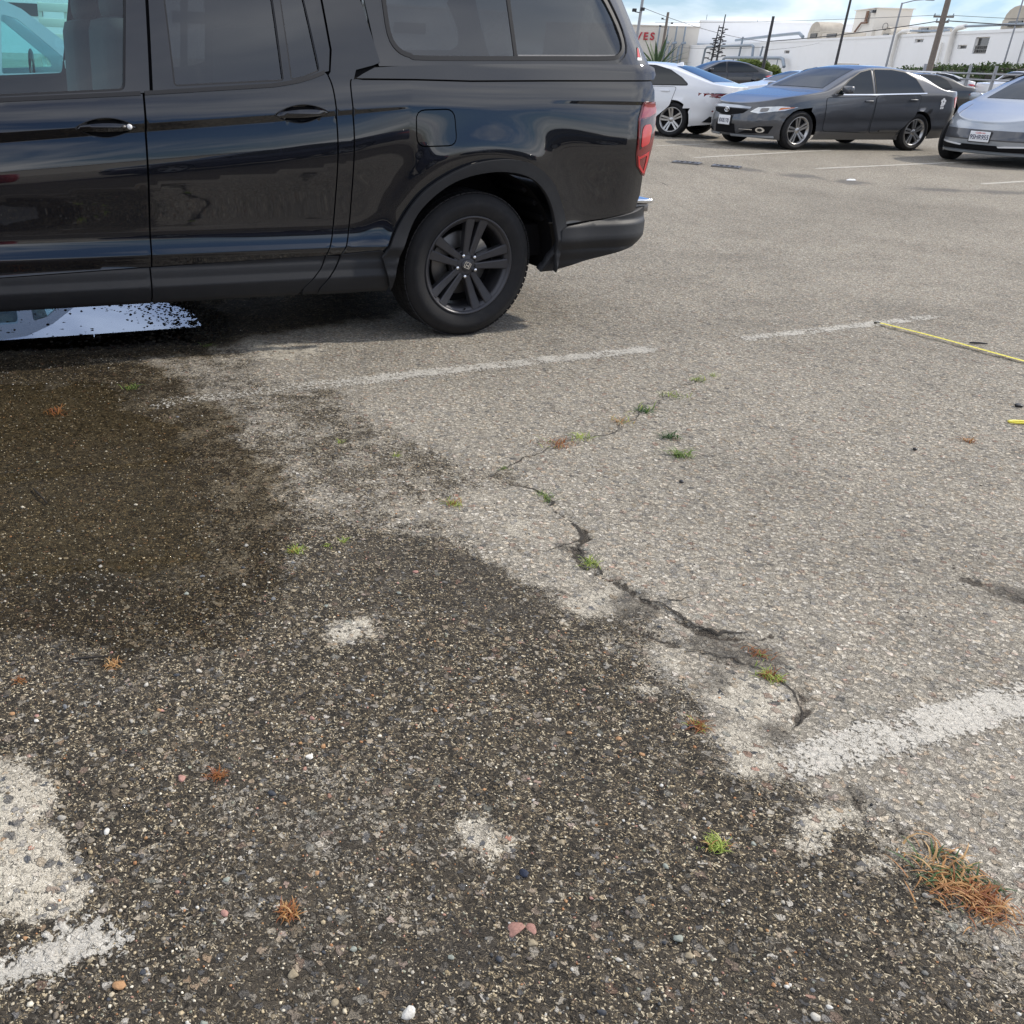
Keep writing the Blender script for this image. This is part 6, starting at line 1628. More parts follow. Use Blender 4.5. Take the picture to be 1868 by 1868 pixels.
def extras_white(root, S, bothc, sd, tp):
    sd('tail_lamp', [(4.50, 0.835), (4.80, 0.80), (4.86, 0.83), (4.84, 0.885), (4.66, 0.885)], M['red_lens'], 0.006)
    rr_panel(root, S, 'tail_lamp_bar', [(-0.90, 0.80), (0.90, 0.80), (0.90, 0.90), (0.3, 0.905), (-0.3, 0.905), (-0.90, 0.90)], M['dark'], 0.003)
    for sg in (-1, 1):
        rr_panel(root, S, 'tail_lamp', [(sg * 0.90, 0.805), (sg * 0.48, 0.825), (sg * 0.46, 0.845), (sg * 0.66, 0.885), (sg * 0.90, 0.89)], M['red_lens'], 0.007)
        rr_panel(root, S, 'lamp_insert', [(sg * 0.84, 0.815), (sg * 0.62, 0.825), (sg * 0.66, 0.85), (sg * 0.84, 0.85)], M['lamp_clear'], 0.010)
        rr_panel(root, S, 'bumper_reflector', [(sg * 0.80, 0.545), (sg * 0.62, 0.555), (sg * 0.62, 0.575), (sg * 0.80, 0.568)], M['red_lens'], 0.006)
        fr_panel(root, S, 'headlight', [(sg * 0.45, 0.68), (sg * 0.86, 0.70), (sg * 0.86, 0.75), (sg * 0.45, 0.73)], M['lamp_clear'])
    fr_panel(root, S, 'grille', [(-0.45, 0.45), (0.45, 0.45), (0.42, 0.68), (-0.42, 0.68)], M['dark'])
    rr_panel(root, S, 'rear_diffuser', [(-0.85, 0.335), (0.85, 0.335), (0.80, 0.45), (-0.80, 0.45)], M['clad'], 0.006)
    plate(root, S, S.x_rear, 0.0, 0.66, '', True)
    fin = MB(); fx = 3.42; fz = float(S.z_top(fx, 0.0))
    fin.add([(fx - 0.10, -0.03, fz - 0.005), (fx + 0.10, -0.03, fz - 0.02), (fx + 0.10, 0.03, fz - 0.02), (fx - 0.10, 0.03, fz - 0.005), (fx + 0.06, -0.008, fz + 0.055), (fx + 0.10, -0.008, fz + 0.05), (fx + 0.10, 0.008, fz + 0.05), (fx + 0.06, 0.008, fz + 0.055)],
            [(0, 1, 5, 4), (1, 2, 6, 5), (2, 3, 7, 6), (3, 0, 4, 7), (4, 5, 6, 7)]).build('roof_antenna', M['p_white'], root)
h2_ = R(-38)
make_car('sedan', 'white fastback sedan seen from its rear corner behind the truck tail', 'car', place(6.41, 21.23, h2_, 3.79, 0.92, 0.96), h2_, S2, M['p_white'], [0.96, 3.79], 0.345, w2, d2, ws2, bl2, extras_white, scale=0.96, group='parked cars')

# --- silver-blue streamlined car at the right edge, facing us
S3 = CarShape(4.86, 1.88,
    [(0, 0.66), (0.2, 0.72), (0.5, 0.81), (1.0, 0.93), (1.25, 0.99), (1.8, 1.25), (2.2, 1.41), (2.6, 1.49), (2.9, 1.49), (3.4, 1.40), (3.9, 1.22), (4.4, 1.05), (4.86, 0.98)],
    [(0, 0.62), (0.25, 0.69), (0.7, 0.80), (1.3, 0.90), (2.2, 0.95), (3.4, 0.97), (4.4, 0.95), (4.86, 0.92)],
    [(0, 0.21), (0.6, 0.17), (2.4, 0.19), (4.2, 0.20), (4.86, 0.32)],
    None, [(0.1, 0.20), (0.25, 0.05), (0.42, 0.0), (0.6, 0.05), (0.7, 0.12), (0.9, 0.3)], [(0.1, 4.6), (0.4, 4.80), (0.7, 4.86), (1.0, 4.80)], lf=1.25, lr=1.0, pf=2.35)
w3 = [round_poly([(1.50, 0.94), (2.45, 0.985), (2.45, 1.41), (2.15, 1.33), (1.80, 1.16)], 0.02), round_poly([(2.53, 0.985), (3.7, 1.01), (3.45, 1.25), (3.1, 1.38), (2.53, 1.415)], 0.03)]
d3 = [dict(poly=round_poly([(1.5, 0.33), (2.48, 0.31), (2.50, 0.94), (1.42, 0.90)], 0.05), handle=(2.36, 0.84)), dict(poly=round_poly([(2.52, 0.31), (3.3, 0.32), (3.6, 0.65), (3.65, 0.95), (2.53, 0.945)], 0.05), handle=(3.45, 0.86))]
def extras_silver(root, S, bothc, sd, tp):
    for sg in (-1, 1):
        fr_panel(root, S, 'headlight', round_poly([(sg * y, z) for y, z in [(0.62, 0.60), (0.80, 0.60), (0.88, 0.655), (0.86, 0.70), (0.68, 0.665)]], 0.02), M['lamp_clear'], 0.006)
        fr_panel(root, S, 'lower_light_blade', [(sg * y, z) for y, z in [(0.30, 0.30), (0.86, 0.335), (0.87, 0.36), (0.28, 0.325)]], M['p_white'], 0.006)
    fr_panel(root, S, 'nose_band', [(-0.90, 0.40), (0.90, 0.40), (0.92, 0.52), (0.90, 0.56), (-0.90, 0.56), (-0.92, 0.52)], M['p_grey'], 0.003)
    fr_panel(root, S, 'lower_intake', [(-0.72, 0.24), (0.72, 0.24), (0.86, 0.295), (0.80, 0.33), (-0.80, 0.33), (-0.86, 0.295)], M['dark'], 0.005)
    fr_panel(root, S, 'front_lip', [(-0.86, 0.195), (0.86, 0.195), (0.88, 0.225), (-0.88, 0.225)], M['p_silver'], 0.016)
    plate(root, S, S.x_front, 0.0, 0.455, '9SHR955', script='California')
    tp('bonnet_crease', [(0.35, -0.62), (0.95, -0.72), (0.95, -0.70), (0.35, -0.60)], M['p_grey'], 0.004)
    tp('bonnet_crease', [(0.35, 0.62), (0.95, 0.72), (0.95, 0.70), (0.35, 0.60)], M['p_grey'], 0.004)
    rr_panel(root, S, 'tail_lamp_bar', [(-0.8, 0.78), (0.8, 0.78), (0.8, 0.82), (-0.8, 0.82)], M['red_lens'])
h3_ = R(34)
u3 = np.array([math.cos(h3_), math.sin(h3_)]); n3_ = np.array([-u3[1], u3[0]])
far_front = np.array([10.55, 18.45])
o3 = far_front - u3 * 0.88 - n3_ * 0.92
make_car('sedan', 'silver-blue streamlined car at the right edge, nose towards us', 'car', (float(o3[0]), float(o3[1]), 0), h3_, S3, M['p_silver'], [0.88, 3.83], 0.345, w3, d3, [(1.32, -0.68), (1.32, 0.68), (2.3, 0.50), (2.3, -0.50)], [(3.2, -0.50), (3.2, 0.50), (4.3, 0.62), (4.3, -0.62)], extras_silver, wheel_style='dark', group='parked cars')

# --- cars further back (simple trim)
def plain(root, S, bothc, sd, tp):
    for sg in (-1, 1):
        fr_panel(root, S, 'headlight', [(sg * 0.45, 0.64), (sg * 0.85, 0.66), (sg * 0.85, 0.73), (sg * 0.45, 0.71)], M['lamp_clear'])
        rr_panel(root, S, 'tail_lamp', [(sg * 0.42, 0.80), (sg * 0.84, 0.78), (sg * 0.86, 0.90), (sg * 0.70, 0.90)], M['red_bright'])
    sd('tail_lamp', [(4.35, 0.86), (4.62, 0.80), (4.72, 0.82), (4.70, 0.90), (4.52, 0.905)], M['red_bright'], 0.008)
    fr_panel(root, S, 'grille', [(-0.42, 0.48), (0.42, 0.48), (0.40, 0.64), (-0.40, 0.64)], M['dark'])
def plain_car(label, loc, hd, S, paint, sc=1.0, detail=True):
    s1 = S is S1
    return make_car('sedan', label, 'car', loc, R(hd), S, paint, [0.96, 3.735 if s1 else 3.79], 0.335, w1 if s1 else w2, d1 if s1 else d2, ws1 if s1 else ws2, bl1 if s1 else bl2, plain, sc, group='parked cars', detail=detail)
plain_car('olive-grey sedan half hidden between the white fastback and the grey sedan', (10.4, 27.3, -0.25), 12, S1, M['p_gunmetal'])
plain_car('white sedan whose roof shows behind the olive-grey sedan', (13.9, 39.5, -0.15), 6, S2, M['p_white'])
plain_car('navy sedan in the back row whose roof shows above the white fastback', (13.2, 58.0, 0.0), 4, S1, M['p_navy'])
plain_car('black sedan in the back row to the right of the palm', (13.4, 47.0, 0.12), 3, S2, M['p_black'])
hy = plain_car('white sedan far back on the right with red tail lamps', (30.2, 61.2, 0.0), -18, S2, M['p_white'], 0.97)

# white pickup cab behind the far white sedan
S4 = CarShape(5.3, 1.95,
    [(0, 1.0), (0.3, 1.06), (1.3, 1.14), (1.5, 1.18), (2.0, 1.62), (2.3, 1.76), (3.2, 1.78), (3.5, 1.74), (3.62, 1.18), (4.3, 1.15), (5.3, 1.15)],
    [(0, 0.94), (0.4, 1.00), (1.4, 1.08), (2.4, 1.10), (3.6, 1.12), (5.3, 1.12)], [(0, 0.36), (2.4, 0.36), (5.3, 0.42)],
    None, [(0.2, 0.10), (0.6, 0.0), (0.9, 0.04), (1.2, 0.2)], [(0.2, 5.2), (0.6, 5.3), (1.2, 5.28)], lf=0.7, lr=0.4, pf=3.2, pr=5, tumble=0.28)
w4 = [round_poly([(1.75, 1.13), (2.52, 1.14), (2.52, 1.66), (2.28, 1.66), (2.02, 1.50)], 0.03), round_poly([(2.62, 1.14), (3.45, 1.15), (3.40, 1.66), (2.62, 1.67)], 0.03)]
d4 = [dict(poly=round_poly([(1.6, 0.5), (2.56, 0.5), (2.56, 1.08), (1.6, 1.06)], 0.05), handle=(2.4, 1.0)), dict(poly=round_poly([(2.6, 0.5), (3.5, 0.5), (3.5, 1.1), (2.6, 1.09)], 0.05), handle=(3.36, 1.0))]
make_car('pickup_truck', 'white pickup cab behind the far white sedan', 'pickup truck', (34.6, 58.6, 0.0), R(14), S4, M['p_white'], [0.95, 4.15], 0.39, w4, d4, [(1.6, -0.7), (1.6, 0.7), (2.2, 0.6), (2.2, -0.6)], [(3.50, -0.55), (3.50, 0.55), (3.58, 0.6), (3.58, -0.6)], None, 0.92)

# black hatchback with a white roof rack load, behind the grey sedan's boot
def extras_load(root, S, bothc, sd, tp):
    plain(root, S, bothc, sd, tp)
    for y in (-0.5, 0.5): MB().tube([(2.2, y, 1.50), (3.6, y, 1.47)], 0.018, 6).build('roof_rail', M['p_white'], root)
    for x in (2.5, 3.3): MB().bbox((x, 0, 1.50), (0.06, 1.3, 0.03), 0.01).build('cross_bar', M['p_white'], root)
make_car('hatchback', 'black car with white roof bars behind the boot of the grey sedan', 'car', (16.1, 36.0, -0.10), R(4), S1, M['p_black'], [0.96, 3.735], 0.335, w1, d1, ws1, bl1, extras_load, group='parked cars')

# --- row behind the photographer, seen mirrored in the truck's paint
plain_car('red sedan behind the photographer, mirrored in the truck side', (-1.0, -7.2, 0), 18, S1, M['p_red'])
plain_car('dark grey sedan behind the photographer, left of the red one', (-7.6, -6.4, 0), 200, S1, M['p_grey'])
plain_car('navy sedan behind the photographer, right of the red one', (5.2, -6.0, 0), 20, S2, M['p_navy'])
plain_car('black sedan behind the photographer, far right', (11.5, -4.5, 0), 20, S1, M['p_black'])
# ------------------------------------------------------------------ background
# --- long white warehouse, running away to the left; wall frame: t along the wall, z up, d out of the wall towards us
WA = np.array([52.4, 85.2]); WB = np.array([70.0, 230.0])
wv = (WB - WA) / np.linalg.norm(WB - WA)
wn_ = np.array([-wv[1], wv[0]])                     # towards us (left)
bld_rz = math.atan2(wv[1], wv[0])
ware = empty('warehouse', (WA[0], WA[1], 0), bld_rz, 'long white industrial building with pipes and ducts along its wall', 'building')
# local frame of the building: x = t along the wall, y = out of the wall (+ towards us), z up
def wall_box(name, t0, t1, z0, z1, y0, y1, mat): return MB().box(((t0 + t1) / 2, (y0 + y1) / 2, (z0 + z1) / 2), (t1 - t0, y1 - y0, z1 - z0)).build(name, mat, ware)
# front wall built of panels around its openings
wins = [(5.9, 8.5, 2.98, 4.28), (19.7, 21.8, 3.98, 4.32), (9.85, 11.7, 3.35, 3.70), (65.3, 68.0, 3.08, 3.51)]
ts = sorted({-30.0, 150.0} | {a for w in wins for a in w[:2]})
wall = MB()
for a, b in zip(ts[:-1], ts[1:]):
    cut = [w for w in wins if w[0] <= a and w[1] >= b]
    zt = 4.78
    if not cut: wall.box(((a + b) / 2, -0.2, (zt - 0.4) / 2), (b - a, 0.4, zt + 0.4))
    else:
        w = cut[0]
        wall.box(((a + b) / 2, -0.2, (w[2] - 0.4) / 2), (b - a, 0.4, w[2] + 0.4)); wall.box(((a + b) / 2, -0.2, (w[3] + zt - 0.2) / 2), (b - a, 0.4, zt - 0.2 - w[3]))
wall.build('wall', M['wall_white'], ware)
wall_box('parapet', -30, 150, 4.56, 4.80, -0.45, 0.06, M['wall_white'])
wall_box('roof', -30, 150, 4.3, 4.55, -40, -0.45, M['wall_white'])
for w in wins:
    f = wall_box('window', w[0], w[1], w[2], w[3], -0.32, -0.25, M['win_dark'])
    fr = MB()
    for (a, b, c, d) in ((w[0], w[1], w[2], w[2] + .06), (w[0], w[1], w[3] - .06, w[3]), (w[0], w[0] + .10, w[2], w[3]), (w[1] - .10, w[1], w[2], w[3])):
        fr.box(((a + b) / 2, -0.22, (c + d) / 2), (b - a, 0.06, d - c))
    fr.build('window_frame', M['pipe_white'], f)
grl = MB()
for i in range(7): grl.box((6.1 + i * 0.37, -0.12, 3.32), (0.06, 0.05, 0.62))
for z in (3.05, 3.33, 3.6): grl.box((7.2, -0.09, z), (2.4, 0.04, 0.05))
grl.build('balcony_rail', M['steel'], ware)
def pipe(pts, r, mat, name='pipe', n=10): return MB().tube([(t, y, z) for t, z, y in pts], r, n).build(name, mat, ware)
pipe([(25.9, 1.8, .3), (25.9, 4.75, .3), (25.4, 5.05, .1), (24.6, 5.15, -.4)], 0.20, M['pipe_white'], 'wall_duct')
pipe([(12.5, 2.0, .3), (12.7, 4.7, .3), (12.3, 5.05, .2), (11.2, 5.18, 0)], 0.22, M['pipe_white'], 'wall_duct')
pipe([(14.7, 2.2, .2), (14.75, 3.95, .2)], 0.10, M['pipe_white'], 'wall_duct')
pipe([(24.6, 5.12, -.4), (20, 5.02, -.4), (15.5, 4.98, -.4)], 0.10, M['pipe'])
pipe([(11.2, 5.18, 0), (6, 5.15, 0), (0, 5.1, 0), (-8, 5.1, 0)], 0.10, M['pipe'])
pipe([(120, 1.0, .9), (119.4, 3.9, .9), (118, 4.25, .9), (109, 4.31, .9), (83.5, 4.26, .9), (82.6, 4.1, .9), (82.0, 2.3, .9)], 0.20, M['pipe'])
pipe([(103, 1.4, .9), (102, 2.3, .9), (100.5, 2.5, .9), (66, 2.5, .9), (64.4, 2.35, .9), (63.0, 1.4, .9)], 0.22, M['pipe'])
pipe([(104, 5.3, -1), (80, 5.6, -1), (66, 5.7, -1), (64, 5.2, -1)], 0.22, M['pipe'], 'roof_pipe')
pipe([(92.5, 0.5, .6), (92.0, 5.6, .6)], 0.16, M['pipe'], 'stand_pipe')
pipe([(79.5, 0.5, .5), (78.5, 4.1, .5)], 0.14, M['pipe'], 'stand_pipe')
for k, t in enumerate(np.arange(67, 100, 5.5)): pipe([(t, 1.0, .9), (t, 2.45, .9)], 0.07, M['pipe'], 'pipe_support', 6)
lv = MB().box((40, .1, 1.65), (8.0, .2, .7)); lv.build('dock_shutter', M['roof_kit'], ware)
# roof machines
def machine(t, y, z, sx, sy, sz, hood=True):
    m_ = MB(); m_.bbox((t, y, z + sz / 2), (sx, sy, sz), 0.08)
    if hood:
        V = []
        for k in range(9):
            a = math.pi * k / 8
            V += [(t + sx * 0.5 * math.cos(a) * 0.9, y - sy * .5, z + sz + sx * 0.22 * math.sin(a)), (t + sx * 0.5 * math.cos(a) * 0.9, y + sy * .5, z + sz + sx * 0.22 * math.sin(a))]
        m_.add(V, [(2*k, 2*k+1, 2*k+3, 2*k+2) for k in range(8)], True)
        m_.add(V[0::2], [tuple(range(9))]); m_.add(V[1::2], [tuple(range(9))])
    o = m_.build('roof_machine', M['roof_kit'], ware)
    mo = MB().box((t - sx * 0.05, y + sy * 0.52, z + sz * 0.55), (sx * 0.5, 0.1, sz * 0.5)); mo.build('machine_louvre', M['win_dark'], o)
machine(3.5, -1.6, 4.8, 4.5, 2.2, 0.75); machine(-4, -2.2, 4.8, 5, 2.5, 1.1); machine(21.8, -1.6, 4.8, 3.2, 2.0, 0.65, False); machine(27.8, -2.0, 4.8, 2.2, 2.0, 0.45, False); machine(33.0, -2.0, 4.8, 3.0, 2.0, 0.25)
machine(53.5, -3, 4.8, 7.5, 3.0, 0.75, False); machine(61, -3, 4.8, 5.5, 3.0, 1.0); 
for k in range(4):
    MB().tube([(15.0 + k * .5, -0.8 - .3 * k, 4.7), (16.0 + k * .5, -0.8 - .3 * k, 5.25), (17.8 + k * .5, -0.8 - .3 * k, 5.3), (18.6 + k * .5, -0.8 - .3 * k, 4.7)], 0.05, 6).build('roof_rail', M['pipe'], ware)

# --- roof tower with an outside stair
tw = empty('roof_tower', (70.2, 152, 0), bld_rz, 'tall pale stair tower rising behind the white building', 'tower')
tv = MB().box((0, -2.6, 4.4), (8.4, 4.6, 9.2)); tv.build('tower_wall', M['wall_cream'], tw)
MB().box((0, -2.6, 9.03), (8.9, 5.0, 0.10)).build('tower_cap', M['wall_cream'], tw)
st = MB(); st.tube([(4.0, 0.0, 5.0), (0.0, 0.0, 7.3), (-2.2, 0.0, 7.3)], 0.14, 6); st.build('tower_stair', M['rust'], tw)
MB().box((-1.6, 0.0, 8.1), (0.8, 0.12, 1.3)).build('tower_door', M['rust'], tw)
MB().box((-3.6, -0.1, 8.6), (0.7, 0.6, 0.35)).build('tower_lamp', M['win_dark'], tw)
MB().box((-8.5, -2.6, 5.0), (9.0, 3.8, 3.0)).build('tower_annex', M['wall_cream'], tw)

# --- taller block far behind with the red letters
def quad_block(name, label, p0, p1, depth, z1, mat):
    p0 = np.array(p0); p1 = np.array(p1)
    rz = math.atan2(*(p1 - p0)[::-1]); L = float(np.linalg.norm(p1 - p0))
    e = empty(name, (p0[0], p0[1], 0), rz, label, 'building')
    MB().box((L / 2, depth / 2, z1 / 2 - 0.5), (L, depth, z1 + 1)).build('wall', mat, e)
    MB().box((L / 2, depth / 2 - 0.05, z1 + 0.10), (L + 0.3, depth + 0.3, 0.2)).build('roof_edge', mat, e)
    return e, L
blk1, L1_ = quad_block('sign_building', 'far cream building with red letters on its wall', (40.0, 232.0), (70.5, 224.0), 12, 8.15, M['wall_cream'])
blk2, L2_ = quad_block('factory_block', 'far grey-white factory block behind the warehouse', (70.5, 224.0), (110.0, 212.0), 14, 9.35, M['wall_white'])
c_, s_ = math.cos(blk1.rotation_euler[2]), math.sin(blk1.rotation_euler[2])
def letter(ch, x, z):
    T = Matrix(((1, 0, 0, x), (0, 0, -1, -0.12), (0, 1, 0, z), (0, 0, 0, 1)))
    text_mesh('wall_letter', ch, 1.95, M['sign_red'], blk1, T, extrude=0.08, bold=0.055)
for ch, x in (('V', 19.6), ('E', 21.0), ('S', 22.35)): letter(ch, x, 6.15)
for k, x in enumerate((23.6, 25.3, 27.0, 28.7)):
    MB().tube([(x, -0.9, 0), (x, -0.9, 8.2)], 0.16, 8).build('wall_pipe', M['pipe'], blk1)
for k, x in enumerate((24.6, 26.2, 28.0)):
    MB().tube([(x, -1.6, 0), (x, -1.6, 4.4), (x + .4, -1.5, 5.0), (x + 1.2, -1.2, 5.2)], 0.24, 8).build('wall_duct', M['pipe'], blk1)
MB().box((6, -0.6, 5.05), (12, 1.2, 0.22)).build('canopy', M['pipe'], blk2)
for x, z in ((20.2, 5.4), (20.2, 4.5)): MB().box((x, -0.1, z), (1.2, 0.2, 0.7)).build('window', M['win_dark'], blk2)
MB().box((26, -1.0, 5.4), (7.0, 2.0, 1.2)).build('penthouse', M['wall_cream'], blk2)
for x, h in ((1.0, 1.2), (4.5, 1.0), (11.0, .5), (31, 0.7)): MB().tube([(x, 1, 9.3), (x, 1, 9.4 + h)], 0.07, 6).build('roof_mast', M['pipe'], blk2)

# --- bank with hedge on the right
bank_pts = [(37.5, 78), (41, 74.5), (44, 70.5), (47, 65), (52, 55)]
bk = MB(); V = []; F = []
for i, (x, y) in enumerate(bank_pts):
    h = (0.6, 1.3, 1.9, 2.1, 2.4)[i]
    V += [(x - 2.0, y - 1.2, -0.05), (x + 0.5, y + 0.3, h), (x + 14, y + 8, h + 0.5)]
for i in range(len(bank_pts) - 1):
    for k in range(2): F.append((3*i + k, 3*i + k + 1, 3*i + 4 + k, 3*i + 3 + k))
bk.add(V, F, True)
tag(bk.build('earth_bank', M['soil']), 'dark earth bank under the hedge', 'bank', kind='structure')

def leaf_cloud(n, centers, radii, size, rs, squash=1.0):
    """many small leaf faces filling a set of blobs"""
    C = np.array(centers); Rr = np.array(radii)
    k = rs.integers(0, len(C), n)
    d = rs.normal(size=(n, 3)); d /= np.linalg.norm(d, axis=1)[:, None]
    rad = Rr[k] * (0.55 + 0.5 * rs.random(n)) if Rr.ndim == 1 else None
    P = C[k] + d * (rad[:, None] if rad is not None else Rr[k] * (0.5 + 0.55 * rs.random((n, 1))))
    a = rs.normal(size=(n, 3)); a /= np.linalg.norm(a, axis=1)[:, None]
    b = np.cross(a, rs.normal(size=(n, 3))); b /= np.linalg.norm(b, axis=1)[:, None]
    s = size * (0.6 + 0.8 * rs.random((n, 1)))
    V = np.stack([P - a * s, P + b * s * 0.45, P + a * s, P - b * s * 0.45], 1).reshape(-1, 3)
    Q = np.arange(4 * n).reshape(n, 4)
    val = np.clip(0.5 + 0.35 * d[:, 2] + 0.25 * rs.normal(size=n), 0, 1)
    return V, Q, np.repeat(val, 4)
def leaf_obj(name, V, Q, val, mat, parent=None, loc=None):
    me = mesh_from(name, V, Q, False)
    me.attributes.new('blade', 'FLOAT', 'POINT').data.foreach_set('value', val.astype(np.float32))
    return obj(name, me, mat, parent, loc)
rs = np.random.default_rng(11)
hedge = empty('hedge', (44, 70, 0), 0, 'dark green hedge along the bank at the right', 'hedge')
cs, rr_ = [], []
for i in range(46):
    t = i / 45 * (len(bank_pts) - 1)
    k = min(int(t), len(bank_pts) - 2); f = t - k
    x = bank_pts[k][0] * (1 - f) + bank_pts[k+1][0] * f; y = bank_pts[k][1] * (1 - f) + bank_pts[k+1][1] * f
    hh = np.interp(t, [0, 1, 2, 3, 4], [0.9, 1.5, 1.75, 1.6, 1.8])
    for q in range(4):
        cs.append((x + rs.normal() * .5 + q * 0.35 - 44, y + rs.normal() * .5 + q * .2 - 70, hh * (0.35 + 0.22 * q) + rs.normal() * .10)); rr_.append((0.85, 0.85, 0.42 + 0.12 * rs.random()))
V, Q, val = leaf_cloud(30000, cs, rr_, 0.13, rs)
leaf_obj('foliage', V, Q, val, M['hedge'], hedge)
core = MB()
for (x, y, z), r in list(zip(cs, rr_))[::3]: core.bbox((x, y, z - 0.1), (r[0] * 1.3, r[1] * 1.3, r[2] * 1.3), 0.15)
core.build('hedge_core', M['soil'], hedge)['kind'] = 'stuff'
# --- bush
bush = empty('bush', (29.3, 79.8, 0), 0, 'yellow-green bush in front of the warehouse pipes', 'bush')
cs = [(-1.3 + 0.45 * i + rs.normal() * .1, rs.normal() * .3, 1.05 + 0.35 * math.sin(math.pi * (i + .5) / 7) + rs.normal() * .06) for i in range(7)] * 2
V, Q, val = leaf_cloud(7000, cs, [(0.55, 0.5, 0.42)] * 14, 0.10, rs)
leaf_obj('foliage', V, Q, val, M['bush'], bush)
for k in range(5):
    MB().tube([(rs.normal() * .15, rs.normal() * .15, 0), (-1 + .5 * k, rs.normal() * .2, 1.0)], [0.05, 0.02], 6).build('stem', M['bark'], bush)
# --- palm-like plant with sword leaves
palm = empty('palm', (13.5, 48.1, 0), 0, 'low palm with spreading sword leaves behind the truck tail', 'palm')
MB().tube([(0, 0, 0), (0, 0, 0.55), (0.02, 0, 1.0)], [0.22, 0.20, 0.16], 10).build('trunk', M['bark'], palm)
for i in range(38):
    a = 2 * math.pi * (i * 0.382) ; el = R(78) * (1 - (i / 38) ** 0.9) + R(-6)
    Ln = 1.55 + 0.3 * rs.random()
    V = []; nseg = 8
    for k in range(nseg + 1):
        t = k / nseg
        rad = Ln * t * math.cos(el) ; z = 1.0 + Ln * t * math.sin(el) - 0.42 * (t ** 2.2) * math.cos(el)
        w = 0.075 * math.sin(math.pi * (0.12 + 0.88 * t) ** 0.8) + 0.004
        cx, cy = rad * math.cos(a), rad * math.sin(a)
        px, py = -math.sin(a) * w, math.cos(a) * w
        V += [(cx - px, cy - py, z + w * .35), (cx, cy, z), (cx + px, cy + py, z + w * .35)]
    F = [q for k in range(nseg) for q in ((3*k, 3*k+1, 3*k+4, 3*k+3), (3*k+1, 3*k+2, 3*k+5, 3*k+4))]
    me = mesh_from('frond', V, F, True)
    me.attributes.new('blade', 'FLOAT', 'POINT').data.foreach_set('value', np.full(len(V), 0.2 + 0.7 * rs.random(), np.float32))
    obj('frond', me, M['palm'], palm)

# --- two tall dark flower stalks (century plant)
def stalk(x, y, h, lean, label, n0):
    e = empty('agave_stalk', (x, y, 0), 0, label, 'plant')
    MB().tube([(0, 0, 0), (lean * .5, 0, h * .5), (lean, 0, h)], [0.075, 0.06, 0.03], 8).build('stem', M['pole_dark'], e)
    for k in range(n0):
        t = 0.42 + 0.40 * k / n0
        a = k * 2.4
        z = h * t; L_ = (0.25 + 0.3 * rs.random()) * (1.25 - t)
        cx = lean * t
        ex, ey = cx + L_ * math.cos(a), L_ * math.sin(a)
        br = MB(); br.tube([(cx, 0, z), (cx + (ex - cx) * .6, ey * .6, z + 0.02), (ex, ey, z + 0.08)], [0.022, 0.018, 0.014], 5)
        fs_ = 0.10 + 0.14 * rs.random()
        br.bbox((ex, ey, z + 0.09), (fs_ * 1.2, fs_, 0.07), 0.025)
        br.build('flower_branch', M['pole_dark'], e)
stalk(23.85, 71.1, 4.35, 0.06, 'tall dark flower stalk with tiers of blooms, right of the palm', 20)
stalk(23.50, 71.3, 3.7, 0.20, 'shorter dark flower stalk leaning towards its taller twin', 14)

# --- poles
def pole(name, label, x, y, h, r, mat, parts=None, cat='pole'):
    e = empty(name, (x, y, 0), 0, label, cat)
    MB().tube([(0, 0, -0.1), (0, 0, h * .5), (0, 0, h)], [r, r * .88, r * .75], 10).build('shaft', mat, e)
    if parts: parts(e, h)
    return e
def floodlights(zs):
    def f(e, h):
        for z, dx in zs:
            m_ = MB(); m_.tube([(0, 0, z), (dx, 0, z + .05)], 0.025, 6); m_.bbox((dx * 1.15, -0.05, z + .12), (0.22, 0.16, 0.16), 0.03)
            m_.build('floodlight', M['pole_dark'], e)
    return f
pole('light_pole', 'grey light pole with floodlights just right of the camper shell', 15.0, 58.1, 7.5, 0.085, M['pole_steel'], floodlights([(3.72, -0.32), (3.78, 0.05), (6.8, .4)]))
pole('light_pole', 'brown pole with small floodlights in front of the red letters', 32.7, 115.4, 6.2, 0.17, M['pole_wood'], floodlights([(5.45, -0.45), (5.05, .5), (4.75, -.55)]))
pole('utility_pole', 'bare dark pole standing above the bush', 28.45, 74.8, 4.5, 0.12, M['pole_dark'])
def arm_lamp(z, L, ang):
    def f(e, h):
        ex, ey = L * math.cos(ang), L * math.sin(ang)
        MB().tube([(0, 0, z), (ex * .5, ey * .5, z + .22), (ex, ey, z + .3)], 0.04, 6).build('lamp_arm', M['pole_steel'], e)
        MB().bbox((ex * 1.1, ey * 1.1, z + .28), (0.6, 0.24, 0.12), 0.04).build('lamp_head', M['pole_steel'], e)
    return f
pole('street_lamp', 'slim dark lamp pole behind the roof of the grey sedan', 28.58, 63.9, 5.15, 0.085, M['pole_dark'], arm_lamp(5.05, 0.9, R(160)), 'street lamp')
pole('street_lamp', 'steel lamp pole with a bent arm right of the stair tower', 39.9, 80.67, 5.95, 0.085, M['pole_steel'], arm_lamp(5.9, 1.6, R(-20)), 'street lamp')
pole('street_lamp', 'thin steel lamp pole in front of the warehouse at the right edge', 49.06, 81.35, 6.6, 0.07, M['pole_steel'], arm_lamp(6.5, 1.2, R(200)), 'street lamp')
pole('pole_post', 'short thin post beside the lamp pole at the right edge', 52.3, 85.0, 4.3, 0.05, M['pole_steel'])
